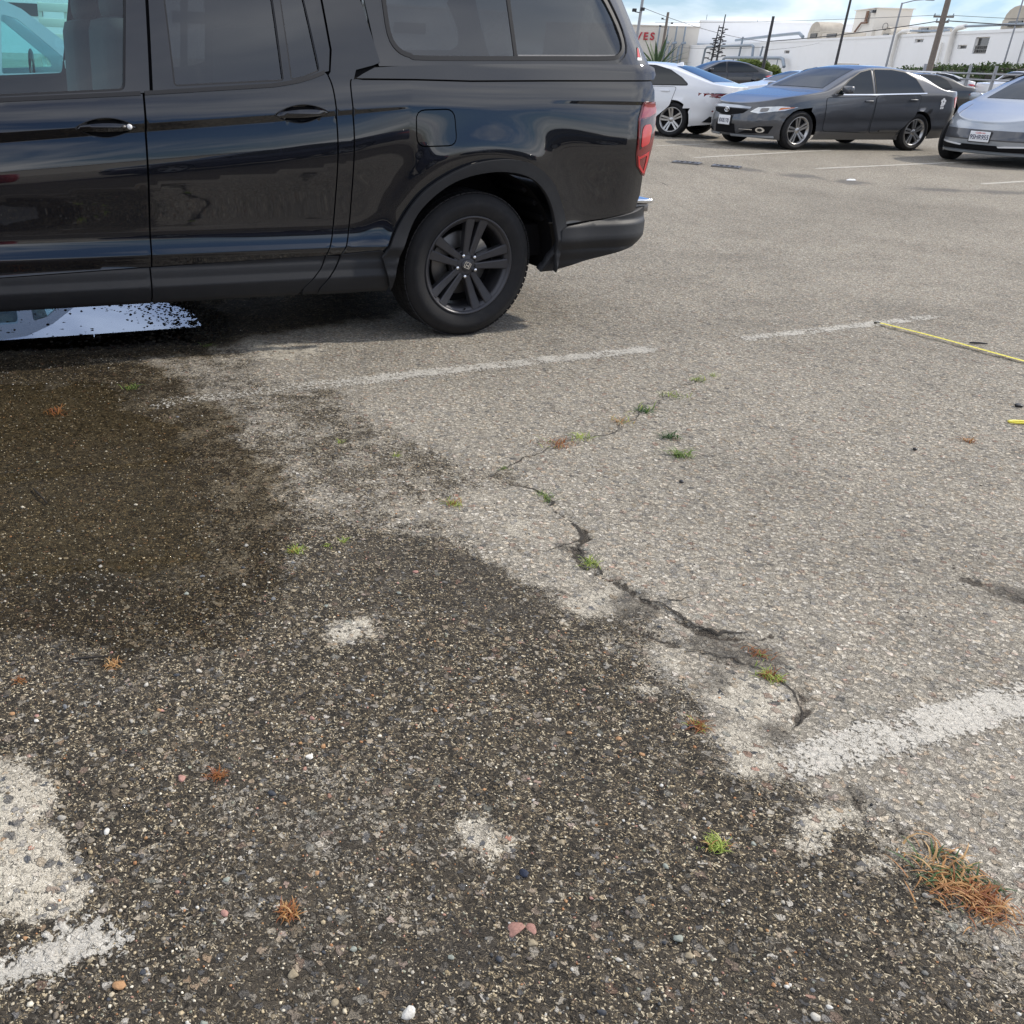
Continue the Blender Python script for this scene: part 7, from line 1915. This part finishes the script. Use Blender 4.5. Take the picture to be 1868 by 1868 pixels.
def crossarms(e, h):
    for z, L in ((4.46, 1.1), (4.18, 0.7), (7.4, 2.0)):
        MB().bbox((0, 0, z), (L, 0.10, 0.10), 0.015, rz=R(-25)).build('cross_arm', M['pole_wood'], e)
        for s in (-.45, .45):
            MB().lathe([(0.0, 0.14), (0.035, 0.13), (0.03, 0.08), (0.05, 0.06), (0.03, 0.0)], 'Z', (L * s * math.cos(R(-25)), L * s * math.sin(R(-25)), z + .05), 8).build('insulator', M['pipe'], e)
pole('utility_pole', 'wooden utility pole with cross arms and wires, right of centre of the warehouse', 35.4, 66.1, 9.0, 0.19, M['pole_wood'], crossarms, 'utility pole')
def wire(label, a, b, sag, r=0.014, n=24):
    a, b = Vector(a), Vector(b)
    P = [a.lerp(b, t) - Vector((0, 0, sag * 4 * t * (1 - t))) for t in np.linspace(0, 1, n)]
    tag(MB().tube(P, r, 5, False).build('wire', M['wire']), label, 'wire', 'overhead wires')
wire('upper wire running left from the utility pole', (35.2, 66.2, 4.55), (31.5, 115.4, 5.2), 0.15)
wire('thick lower wire running left from the utility pole', (35.1, 66.3, 4.20), (28.45, 74.8, 2.95), 0.12, 0.028)
wire('wire crossing in front of the red letters', (15.0, 58.1, 4.0), (28.45, 74.8, 2.9), 0.25)
wire('low wire between the brown pole and the bare dark pole', (32.7, 115.4, 3.0), (28.45, 74.8, 2.6), 0.2)
wire('wire from the bare dark pole down to the warehouse', (28.45, 74.8, 2.4), (60.0, 140.0, 4.4), 0.1)
wire('upper wire running right from the utility pole', (35.6, 66.0, 4.55), (62, 66, 4.9), 0.2)
wire('thick wire running right from the utility pole', (35.6, 66.0, 4.25), (62, 66, 4.3), 0.2, 0.03)
lp = MB(); lp.tube([(33.2 + 0.16 * math.cos(a), 68.5, 3.9 + 0.20 * math.sin(a)) for a in np.linspace(0, 2 * math.pi, 25)], 0.018, 5, False)
tag(lp.build('cable_loop', M['wire']), 'coil of spare cable hanging on the wire left of the utility pole', 'cable')

# --- low guard rail in front of the hedge
gr_ = empty('guard_rail', (33.8, 58, 0), 0, 'low steel guard rail with posts in front of the hedge', 'guard rail')
for (x, y) in ((-1.2, 3.4), (0.0, 0.95), (0.05, -1.35), (0.4, -4.0), (1.2, -7.5)):
    MB().box((x, y, 0.9), (0.12, 0.12, 1.85)).build('post', M['pole_steel'], gr_)
for z in (1.12, 1.42):
    MB().tube([(-2.5, 5.5, z), (-1.2, 3.3, z), (0, 0.85, z), (0.05, -1.45, z), (0.4, -4.1, z), (1.2, -7.6, z)], 0.05, 6).build('rail', M['pole_steel'], gr_)
# --- drain grates near the far bay lines
for (x, y), lab in ((GD['MISC']['grate1'], 'left of two rusty slot drains near the truck tail'), (GD['MISC']['grate2'], 'right of two rusty slot drains near the truck tail')):
    e = empty('drain_grate', (x, y, 0.0), R(-30), lab, 'drain', 'slot drains')
    f = MB()
    for (cx, cy, sx, sy) in ((0, .11, .40, .04), (0, -.11, .40, .04), (.18, 0, .04, .18), (-.18, 0, .04, .18)): f.box((cx, cy, 0.006), (sx, sy, 0.03))
    f.build('grate_frame', M['steel'], e)
    MB().box((0, 0, 0.006), (.32, .18, .006)).build('grate_pit', M['dark'], e)
    for k in range(4): MB().box((-.12 + .08 * k, 0, 0.012), (.025, .18, .012)).build('grate_bar', M['steel'], e)

# --- pale van two rows beyond the truck, seen through the cab and mirrored in the puddle
tu = Vector((math.cos(TRUCK_YAW), math.sin(TRUCK_YAW), 0)); tn = Vector((-tu.y, tu.x, 0))
vp = Vector(TRUCK_P) + tn * 7.5 + tu * (0.03)
van = empty('van', vp, TRUCK_YAW, 'pale blue-grey van seen through the truck cab windows', 'van')
# van frame: nose at +x (right), near side y = 0, width 1.95
VW = 1.95
van_out = [(0.30, 0.35), (0.32, 0.72), (0.10, 0.95), (-0.72, 1.14), (-1.45, 1.66), (-1.75, 1.78), (-2.3, 1.84), (-5.0, 1.84), (-5.2, 1.75), (-5.25, 0.35)]
vwin1 = round_poly([(-0.95, 1.06), (-0.98, 1.14), (-1.50, 1.56), (-1.66, 1.60), (-1.72, 1.02)], 0.03)
vwin2 = round_poly([(-1.86, 1.00), (-2.95, 1.00), (-2.95, 1.60), (-1.84, 1.60)], 0.05)
for y in (0.0, VW):
    panel('side_panel', van_out, lambda s, z: np.full(np.shape(s), 0.0) + 0.06 * np.clip(np.asarray(z) - 1.0, 0, None), M['p_van'], van, holes=[vwin1, vwin2], step=0.2, edge=0.1, flange=0.03).location = (0, y, 0) if y == 0 else (0, VW, 0)
    if y: van.children[-1].scale = (1, -1, 1)
    for wpoly in (vwin1, vwin2):
        o = panel('side_window', wpoly, lambda s, z: np.full(np.shape(s), 0.012) + 0.06 * np.clip(np.asarray(z) - 1.0, 0, None), M['glass_far'], van, step=0.3, edge=0.2, flange=0)
        o.location = (0, y, 0)
        if y: o.scale = (1, -1, 1)
def van_strip(name, a, b, mat, ins=0.0):
    V = [(a[0], 0.02 + 0.05 * max(0, a[1] - 1), a[1]), (b[0], 0.02 + 0.05 * max(0, b[1] - 1), b[1]), (b[0], VW - 0.02 - 0.05 * max(0, b[1] - 1), b[1]), (a[0], VW - 0.02 - 0.05 * max(0, a[1] - 1), a[1])]
    return MB().add(V, [(0, 1, 2, 3)]).build(name, mat, van)
for i in range(len(van_out) - 1):
    nm, mt_ = ('windscreen', M['glass_far']) if i == 3 else (('bonnet', M['p_van']) if i in (1, 2) else (('front_bumper', M['clad']) if i == 0 else ('roof_panel' if i < 8 else 'rear_door', M['p_van'])))
    van_strip(nm, van_out[i], van_out[i + 1], mt_)
MB().box((-2.4, VW / 2, 0.42), (5.2, VW - 0.2, 0.14)).build('underbody', M['dark'], van)
for x in (-0.45, -4.0):
    car_wheel(van, x, 0.02, 0.34, 'single', False); car_wheel(van, x, VW - 0.02, 0.34, 'single', True)
mi = MB(); mi.bbox((-1.02, -0.16, 1.08), (0.12, 0.20, 0.26), 0.03); mi.build('door_mirror', M['p_van'], van)
MB().bbox((-1.02, -0.17, 1.05), (0.125, 0.13, 0.15), 0.02).build('mirror_glass', M['lamp_clear'], van)
vs_ = MB(); vs_.bbox((-1.95, 0.5, 1.05), (0.18, 0.5, 0.7), 0.06); vs_.build('seat', M['seat'], van)
vw_ = MB(); vw_.tube([(-1.35, 0.5 + 0.19 * math.cos(a), 1.10 + 0.16 * math.sin(a)) for a in np.linspace(0, 2 * math.pi, 21)], 0.016, 6, False); vw_.build('steering_wheel', M['black_plastic'], van)

# --- cream slatted rack beyond the van
rk_p = Vector(TRUCK_P) + tn * 20 + tu * 0.18
rack = empty('slatted_rack', rk_p, TRUCK_YAW, 'cream slatted rack standing beyond the van, seen through the cab', 'rack')
for x in (0.0, 0.55): MB().bbox((x, 0, 1.05), (0.08, 0.08, 2.1), 0.01).build('post', M['cream'], rack)
for z in (1.40, 1.70, 2.0): MB().bbox((0.45, -0.05, z), (1.0, 0.04, 0.17), 0.01).build('slat', M['cream'], rack)
for z in (0.4, 0.75, 1.08): MB().bbox((0.45, -0.05, z), (1.0, 0.04, 0.17), 0.01).build('slat', M['cream'], rack)
# pale building far behind the van
pb, _ = quad_block('depot_building', 'long pale depot building far behind the truck', (-70, 90), (18, 128), 12, 6.0, M['wall_white'])
for k in range(10): MB().box((6 + 8.5 * k, -0.05, 3.9), (4.0, 0.1, 1.1)).build('window', M['win_dark'], pb)
# utility pole behind the photographer, mirrored in the front door
pole('utility_pole', 'wooden utility pole behind the photographer, mirrored in the front door', -4.6, -16.0, 9.0, 0.17, M['pole_wood'], crossarms, 'utility pole')
pb2, _ = quad_block('low_building', 'low grey building behind the photographer', (60, -70), (-60, -60), 12, 4.5, M['wall_cream'])
# ------------------------------------------------------------------ loose stones, weeds, tape and litter
def unit_stone(seed, sub=1):
    bm = bmesh.new()
    bmesh.ops.create_icosphere(bm, subdivisions=sub, radius=1)
    r = np.random.default_rng(seed)
    ax = np.array([1.0, 0.62 + 0.3 * r.random(), 0.42 + 0.25 * r.random()])
    planes = [(lambda n: n / np.linalg.norm(n))(r.normal(size=3)) for _ in range(6)]
    for v in bm.verts:
        p = np.array(v.co)
        for n in planes:
            d = p @ n
            if d > 0.62: p = p - n * (d - 0.62) * 0.97
        p *= ax * (1 + 0.05 * r.normal())
        v.co = Vector(p)
    V = np.array([tuple(v.co) for v in bm.verts]); bm.verts.index_update()
    F = np.array([[v.index for v in f.verts] for f in bm.faces])
    bm.free()
    return V, F

# grit: tens of thousands of loose grains on the worn surface, one object
def palette(n, r, dark):
    base = np.array([(0.05, 0.055, 0.065), (0.14, 0.145, 0.15), (0.26, 0.22, 0.15), (0.50, 0.46, 0.38), (0.16, 0.13, 0.095), (0.32, 0.30, 0.26), (0.36, 0.19, 0.10), (0.24, 0.26, 0.22), (0.64, 0.62, 0.56), (0.09, 0.08, 0.07), (0.34, 0.20, 0.17), (0.42, 0.36, 0.26)])
    base = base * np.array([1.04, 0.98, 0.86])
    wts = np.array([1.6, 1.2, 1.3, 1.3, 1.5, 1.0, 0.4, 0.5, 0.7, 1.9, 0.3, 1.1]); wts /= wts.sum()
    k = r.choice(len(base), n, p=wts)
    return np.clip(base[k] * (0.75 + 0.5 * r.random((n, 1))), 0, 1)
r = np.random.default_rng(3)
def scatter(n, lo, hi, near_pow=1.0):
    """candidate points in front of the camera, denser close by"""
    d = lo + (hi - lo) * r.random(n) ** near_pow
    a = R(-36) + R(86) * r.random(n)
    return np.stack([d * np.sin(a), d * np.cos(a)], 1)
C = scatter(150000, 0.9, 5.2, 0.9)
Fc = fields(C)
prob = 0.10 + 0.9 * Fc['dark'] ** 1.5
prob *= 1 - 0.75 * Fc['patch']
prob *= (0.35 + 1.0 * npoise(C, 3.0, 31)) * np.where(np.hypot(C[:, 0], C[:, 1]) > 3.4, 0.5, 1)
keep = r.random(len(C)) < prob * 0.60
C, H_ = C[keep], Fc['h'][keep]
wetk = Fc['wet'][keep]
NG = len(C)
size = 0.0016 + 0.0026 * r.random(NG) ** 2.4 + 0.0035 * (r.random(NG) > 0.95) * r.random(NG)
# larger chips, half sunk: pale ones over the dark surface, many in the puddle, and a stony rim round the mirror puddle
C3 = scatter(16000, 0.95, 5.0, 0.8); F3 = fields(C3)
k3 = r.random(len(C3)) < (0.30 * F3['dark'] ** 1.5 * (0.4 + npoise(C3, 2.4, 33)) + 0.30 * F3['silt']) * (1 - 0.5 * F3['patch'])
C3, h3, w3_ = C3[k3], F3['h'][k3], F3['wet'][k3]
s3 = 0.0026 + 0.0032 * r.random(len(C3)) ** 1.6
pf_lo, pf_hi = np.min(GD['PUDDLE_FAR'], 0) - 0.2, np.max(GD['PUDDLE_FAR'], 0) + 0.2
C4 = pf_lo + (pf_hi - pf_lo) * r.random((40000, 2))
d4 = sdist(C4, GD['PUDDLE_FAR'])
right = smoothstep(-1.9, -0.7, C4[:, 0])
k4 = (d4 < 0.16) & (r.random(len(C4)) < (0.015 + 0.75 * right * smoothstep(-0.42, -0.02, d4)))
C4 = C4[k4][:9000]; h4 = fields(C4)['h']
s4 = 0.005 + 0.009 * r.random(len(C4))
lift4 = np.maximum(h4, -0.0575 - 0.006 * r.random(len(C4)))
NB = NG
C = np.vstack([C, C3, C4]); H_ = np.concatenate([H_, h3, lift4]); wetk = np.concatenate([wetk * 0.4, w3_ * 0.15, np.full(len(C4), 2.0)]); size = np.concatenate([size, s3, s4]); NG = len(C)
stones = [unit_stone(100 + i, 1) for i in range(6)]
vs_l, fs_l, cs_l = [], [], []
base = 0
kind = r.integers(0, 6, NG); ang = r.random(NG) * 2 * math.pi; colr = palette(NG, r, None) * (1 - 0.45 * wetk[:, None])
extra_i = np.arange(NB, NB + len(C3))
pale = np.array([(0.55, 0.50, 0.41), (0.62, 0.60, 0.55), (0.40, 0.34, 0.25), (0.30, 0.29, 0.27), (0.42, 0.24, 0.11), (0.46, 0.40, 0.30), (0.20, 0.19, 0.18)])
colr[extra_i] = pale[r.choice(7, len(C3), p=[.24, .15, .18, .16, .07, .15, .05])] * (0.6 + 0.45 * r.random((len(C3), 1))) * (1 - 0.25 * w3_[:, None])
for k in range(6):
    Vk, Fk = stones[k]
    sel = np.where(kind == k)[0]
    ca, sa = np.cos(ang[sel]), np.sin(ang[sel])
    X = Vk[None, :, 0] * ca[:, None] - Vk[None, :, 1] * sa[:, None]
    Y = Vk[None, :, 0] * sa[:, None] + Vk[None, :, 1] * ca[:, None]
    Z = np.broadcast_to(Vk[None, :, 2], X.shape)
    s = size[sel][:, None]
    P = np.stack([C[sel, 0][:, None] + X * s, C[sel, 1][:, None] + Y * s, H_[sel][:, None] + Z * s + s * 0.12], 2)
    m_, nv = P.shape[:2]
    vs_l.append(P.reshape(-1, 3)); fs_l.append((Fk[None] + (np.arange(m_) * nv)[:, None, None]).reshape(-1, 3) + base)
    cs_l.append(np.repeat(colr[sel], nv, axis=0)); base += m_ * nv
gm = mesh_from('loose_grit', np.vstack(vs_l), np.vstack(fs_l))
ca_ = gm.attributes.new('stone_col', 'FLOAT_COLOR', 'POINT')
cc = np.vstack(cs_l); ca_.data.foreach_set('color', np.column_stack([cc, np.ones(len(cc))]).astype(np.float32).ravel())
tag(obj('loose_grit', gm, M['grit']), 'loose grit and small stones scattered over the dark asphalt', 'gravel', kind='stuff')

# pebbles large enough to tell apart: single parts of the ground
peb = []
for i in range(8):
    Vk, Fk = unit_stone(200 + i, 2)
    me = mesh_from('pebble', Vk, Fk); me.materials.append(M['pebble']); peb.append(me)
def pebble(x, y, s, k, rz, mat=None, flat=1.0, nm='pebble'):
    me = peb[k]
    if mat is not None:
        me = me.copy(); me.materials.clear(); me.materials.append(mat)
    o = bpy.data.objects.new(nm, me); link(o, ground)
    o.location = (x, y, gh(x, y) + s * 0.14 * flat); o.scale = (s, s, s * flat); o.rotation_euler = (0.15 * r.normal(), 0.15 * r.normal(), rz)
    return o
C2 = scatter(6000, 1.0, 4.3, 1.0); F2 = fields(C2)
p2 = F2['dark'] * (0.25 + npoise(C2, 2.2, 41)) * (1 - 0.6 * F2['patch'])
sel = np.where(r.random(len(C2)) < p2)[0][:282]
for q, i in enumerate(sel):
    dist = math.hypot(*C2[i])
    s = 0.0045 + 0.0050 * r.random() ** 1.8 + (0.003 if r.random() > 0.93 else 0)
    pebble(C2[i, 0], C2[i, 1], s, int(r.integers(0, 8)), r.random() * 6.28)
MI = GD['MISC']
pebble(*MI['brick'], 0.019, 0, 0.4, M['brickstone'], 0.45, 'brick_chip'); pebble(*MI['brick2'], 0.014, 3, 2.2, M['brickstone'], 0.4, 'brick_chip')
pebble(*MI['blue'], 0.013, 2, 2.2, M['bluestone'], 0.9); pebble(*MI['white1'], 0.011, 1, 0.6, M['whitestone'], .6); pebble(*MI['tan1'], 0.015, 4, 1.4); pebble(*MI['white2'], 0.013, 5, 2.8, M['whitestone'])
for k_, (x, y, s) in enumerate(((0.36, 1.18, .010), (-0.05, 1.10, .011), (-0.18, 1.22, .010), (0.62, 1.20, .011), (0.12, 1.33, .009), (-0.33, 1.07, .013), (0.02, 1.05, .008), (0.45, 1.05, .010))):
    pebble(x, y, s, k_ % 8, k_ * 1.3)

# weeds: every tuft is a plant of its own
def weed(key, label, mat, n, L, spread, flat=0.6, dry=None, cat='weed', sx=1.0, rot=0.0):
    x, y = GD['WEEDS'][key]
    e = empty('weed_tuft', (x, y, gh(x, y)), rot, label, cat, 'weeds growing through the asphalt')
    rw = np.random.default_rng(abs(hash(key)) % 1000 if False else sum(map(ord, key)) * 7)
    def blades(count, m_, nm):
        V, F, val = [], [], []
        for i in range(count):
            a = rw.random() * 2 * math.pi; el = (1 - flat) * R(80) * rw.random() ** 1.2 + R(14)
            l = L * (0.35 + 1.0 * rw.random() ** 1.3); w = max(0.0011, l * 0.035) * (0.7 + 0.6 * rw.random())
            bx_, by_ = rw.normal() * spread * 0.75 * sx, rw.normal() * spread * 0.75
            curl = rw.normal() * 0.8
            b = len(V); ns = 4; hz = 0.0
            px, py, pz, aa, ee = bx_, by_, 0.0, a, el + 0.4
            v_ = rw.random()
            for k in range(ns + 1):
                t = k / ns; ww = w * (1 - t ** 1.6) + 0.0002
                nx_, ny_ = -math.sin(aa) * ww, math.cos(aa) * ww
                V += [(px - nx_, py - ny_, max(pz, 0.0006)), (px + nx_, py + ny_, max(pz, 0.0006))]; val += [v_, v_]
                st_ = l / ns
                px += math.cos(aa) * math.cos(ee) * st_; py += math.sin(aa) * math.cos(ee) * st_; pz += math.sin(ee) * st_
                ee -= 0.38; aa += curl / ns
            for k in range(ns): F.append((b + 2*k, b + 2*k + 1, b + 2*k + 3, b + 2*k + 2))
        me = mesh_from(nm, V, F)
        me.attributes.new('blade', 'FLOAT', 'POINT').data.foreach_set('value', np.array(val, np.float32))
        obj(nm, me, m_, e)['kind'] = 'stuff'
    blades(n, mat, 'blades')
    if dry: blades(dry[1], dry[0], 'dry_blades')
    return e
g_, dk_, lm, dy, ru = M['weed_green'], M['weed_dark'], M['weed_lime'], M['weed_dry'], M['weed_rust']
weed('a', 'bright green star-shaped weed below the dark tuft, right of the weedy crack', g_, 70, 0.060, 0.02)
weed('b', 'dark green weed tuft just above the star-shaped weed', dk_, 60, 0.050, 0.025)
weed('c', 'green weed tuft in the upper part of the weedy crack', dk_, 60, 0.050, 0.03, dry=(lm, 15))
weed('d', 'thin olive weed strip further up the weedy crack', lm, 40, 0.035, 0.035, dry=(dk_, 20), sx=1.5)
weed('e', 'small olive weed near the top end of the weedy crack', lm, 30, 0.035, 0.025, dry=(dk_, 15))
weed('ae', 'tiny olive sprig at the very top end of the weedy crack', lm, 20, 0.030, 0.02)
weed('f', 'rust-brown weed patch on the weedy crack', ru, 90, 0.035, 0.035, dry=(lm, 10), sx=1.4)
weed('g', 'pale lime weed beside the rust-brown patch', lm, 30, 0.045, 0.025)
weed('af', 'dry yellow-brown weed just left of the green tuft in the crack', dy, 30, 0.040, 0.03, dry=(lm, 15))
weed('h', 'grey-green weed where the long crack begins', g_, 40, 0.038, 0.02)
weed('i', 'lime green weed sitting in the middle of the long crack', lm, 45, 0.032, 0.018, dry=(g_, 20))
weed('j', 'lime and rust weed on the border of the pale surface', lm, 40, 0.034, 0.02, dry=(ru, 20))
weed('k', 'tiny mint green sprig in the middle of the lot', g_, 18, 0.022, 0.012)
weed('l', 'small lime sprig left of the pale surface', lm, 24, 0.022, 0.012)
weed('ac', 'faint lime sprig near the painted line end', lm, 18, 0.024, 0.014)
weed('m', 'bright green weed tuft right of the brown puddle', lm, 55, 0.032, 0.012, dry=(dy, 8))
weed('n', 'tiny green sprig between two tufts right of the puddle', lm, 16, 0.018, 0.008)
weed('o', 'small green tuft at the right of the three beside the puddle', lm, 24, 0.022, 0.010)
weed('p', 'yellow-green weed in the crack above the broad white line', lm, 70, 0.030, 0.016, dry=(ru, 40), sx=1.3, rot=-0.6)
weed('ab', 'dull brown-green weed in the dark hollow of the crack', ru, 45, 0.026, 0.018, dry=(g_, 12))
weed('q', 'orange-brown weed with a green heart left of the broad white line', ru, 60, 0.030, 0.014, dry=(lm, 15))
weed('r', 'lime green spreading weed in the lower right dark asphalt', lm, 75, 0.030, 0.012, dry=(dy, 12))
weed('s', 'large clump of straw and green grass at the lower right', dy, 150, 0.052, 0.040, 0.75, dry=(dk_, 55), rot=-0.7)
weed('t', 'rust and straw grass clump below the large one', ru, 120, 0.045, 0.036, 0.75, dry=(dy, 60), rot=-0.7)
weed('u', 'dry orange weed on the left, below the puddle', dy, 45, 0.026, 0.013)
weed('v', 'rust red dead weed in the lower left', ru, 70, 0.022, 0.010)
weed('w', 'straw and rust dead weed near the bottom left', dy, 40, 0.026, 0.010, dry=(ru, 35))
weed('x', 'small dry weed near the right edge under the tape', dy, 28, 0.040, 0.016, dry=(ru, 20))
weed('y', 'green weed at the puddle edge by the end of the painted line', g_, 40, 0.040, 0.02)
weed('z', 'brown drowned weed in the brown puddle', ru, 50, 0.045, 0.03)
weed('aa', 'small green weed at the end of the mirror puddle', g_, 25, 0.035, 0.018)
weed('ad', 'orange weed scrap at the far left edge', ru, 30, 0.018, 0.008)

# yellow tape measure blade
a = Vector((*MI['tape0'], 0)); b = Vector((*MI['tape1'], 0))
dirv = (b - a).normalized(); b = b + dirv * 0.55
Lt = (b - a).length
tp_e = empty('tape_measure', (a.x, a.y, 0.0), math.atan2(dirv.y, dirv.x), 'yellow tape measure blade lying across the lot to the right edge', 'tape measure')
V, F = [], []
ns = 40
for i in range(ns + 1):
    x = Lt * i / ns
    wx, wy = a.x + dirv.x * x, a.y + dirv.y * x
    z = 0.010 + 0.003 * math.sin(x * 5)
    for k in range(5):
        yy = -0.0125 + 0.00625 * k
        V.append((x, yy, z + 0.0022 * (abs(k - 2) / 2) ** 2 * 1.5))
for i in range(ns):
    for k in range(4): F.append((5*i + k, 5*i + k + 1, 5*i + 6 + k, 5*i + 5 + k))
tb = MB().add(V, F, True).build('blade', M['tape'], tp_e)
for i in range(1, int(Lt / 0.0254)):
    x = 0.0254 * i
    z = 0.0108 + 0.003 * math.sin(x * 5)
    MB().box((x, -0.006 if i % 2 else 0.0, z + 0.0008), (0.0012, 0.010 if i % 2 else 0.018, 0.0004)).build('inch_mark', M['tape_ink'], tp_e)
hk = MB(); hk.box((-0.002, 0, 0.006), (0.003, 0.026, 0.016)); hk.box((0.010, 0, 0.0135), (0.024, 0.020, 0.002)); hk.build('hook', M['black_plastic'], tp_e)
# yellow loop at the right edge (a second piece of tape) and other litter
c0 = Vector((*MI['clip0'], 0)); c1 = Vector((*MI['clip1'], 0))
d0 = (c1 - c0).normalized()
cl = empty('yellow_strap', (c0.x, c0.y, gh(c0.x, c0.y)), math.atan2(d0.y, d0.x), 'small yellow strap end at the right edge', 'strap')
MB().tube([(0.16, 0.014, 0.008), (0.02, 0.014, 0.008), (0.0, 0.007, 0.008), (0.0, -0.004, 0.008), (0.02, -0.012, 0.008), (0.16, -0.012, 0.008)], 0.005, 8).build('loop', M['tape'], cl)
def litter_tube(name, label, cat, p, q, rad, mat, z=0.008):
    pa = Vector((*p, gh(*p) + z)); pb_ = Vector((*q, gh(*q) + z))
    mid = pa.lerp(pb_, 0.5) + Vector((0.004 * r.normal(), 0.004 * r.normal(), 0.002))
    tag(MB().tube([pa, pa.lerp(mid, .5), mid, pb_], [rad * .8, rad, rad, rad * .6], 7).build(name, mat), label, cat)
litter_tube('black_stick', 'black plastic stick beside the yellow tape', 'stick', MI['stick0'], MI['stick1'], 0.006, M['black_plastic'])
litter_tube('twig', 'dark twig lying in the brown puddle', 'twig', MI['tw1a'], MI['tw1b'], 0.004, M['twig'])
litter_tube('twig', 'dark twig touching the dry orange weed on the left', 'twig', MI['tw2a'], MI['tw2b'], 0.003, M['twig'])
litter_tube('twig', 'thin dark twig below the small pale patch', 'twig', MI['tw3a'], MI['tw3b'], 0.0022, M['twig'])
litter_tube('twig', 'thin dark twig in the middle of the dark asphalt', 'twig', MI['tw4a'], MI['tw4b'], 0.0018, M['twig'])
def lump(name, label, cat, p, s, mat, k):
    Vk, Fk = unit_stone(300 + k, 2)
    tag(obj(name, mesh_from(name, Vk * s, Fk), mat, None, (p[0], p[1], gh(*p) + s * 0.3)), label, cat)
lump('black_bolt', 'black lump of rubber at the right edge above the yellow strap', 'rubber lump', MI['bolt'], 0.022, M['black_plastic'], 1)
lump('tar_crumb', 'black crumb of tar below the star-shaped weed', 'tar crumb', MI['black1'], 0.011, M['black_plastic'], 2)
lump('tar_crumb', 'black crumb of tar left of the small dry weed on the right', 'tar crumb', MI['black2'], 0.013, M['black_plastic'], 3)
lt = MI['litter']
pw = MB().add([(-.06, -.02, .004), (.06, -.03, .008), (.07, .02, .02), (0, .03, .022), (-.05, .02, .008)], [(0, 1, 2, 3, 4)]).build('paper_scrap', M['white_plastic'], None, (lt[0], lt[1], 0.004))
tag(pw, 'white scrap of paper on the lot behind the truck', 'paper')
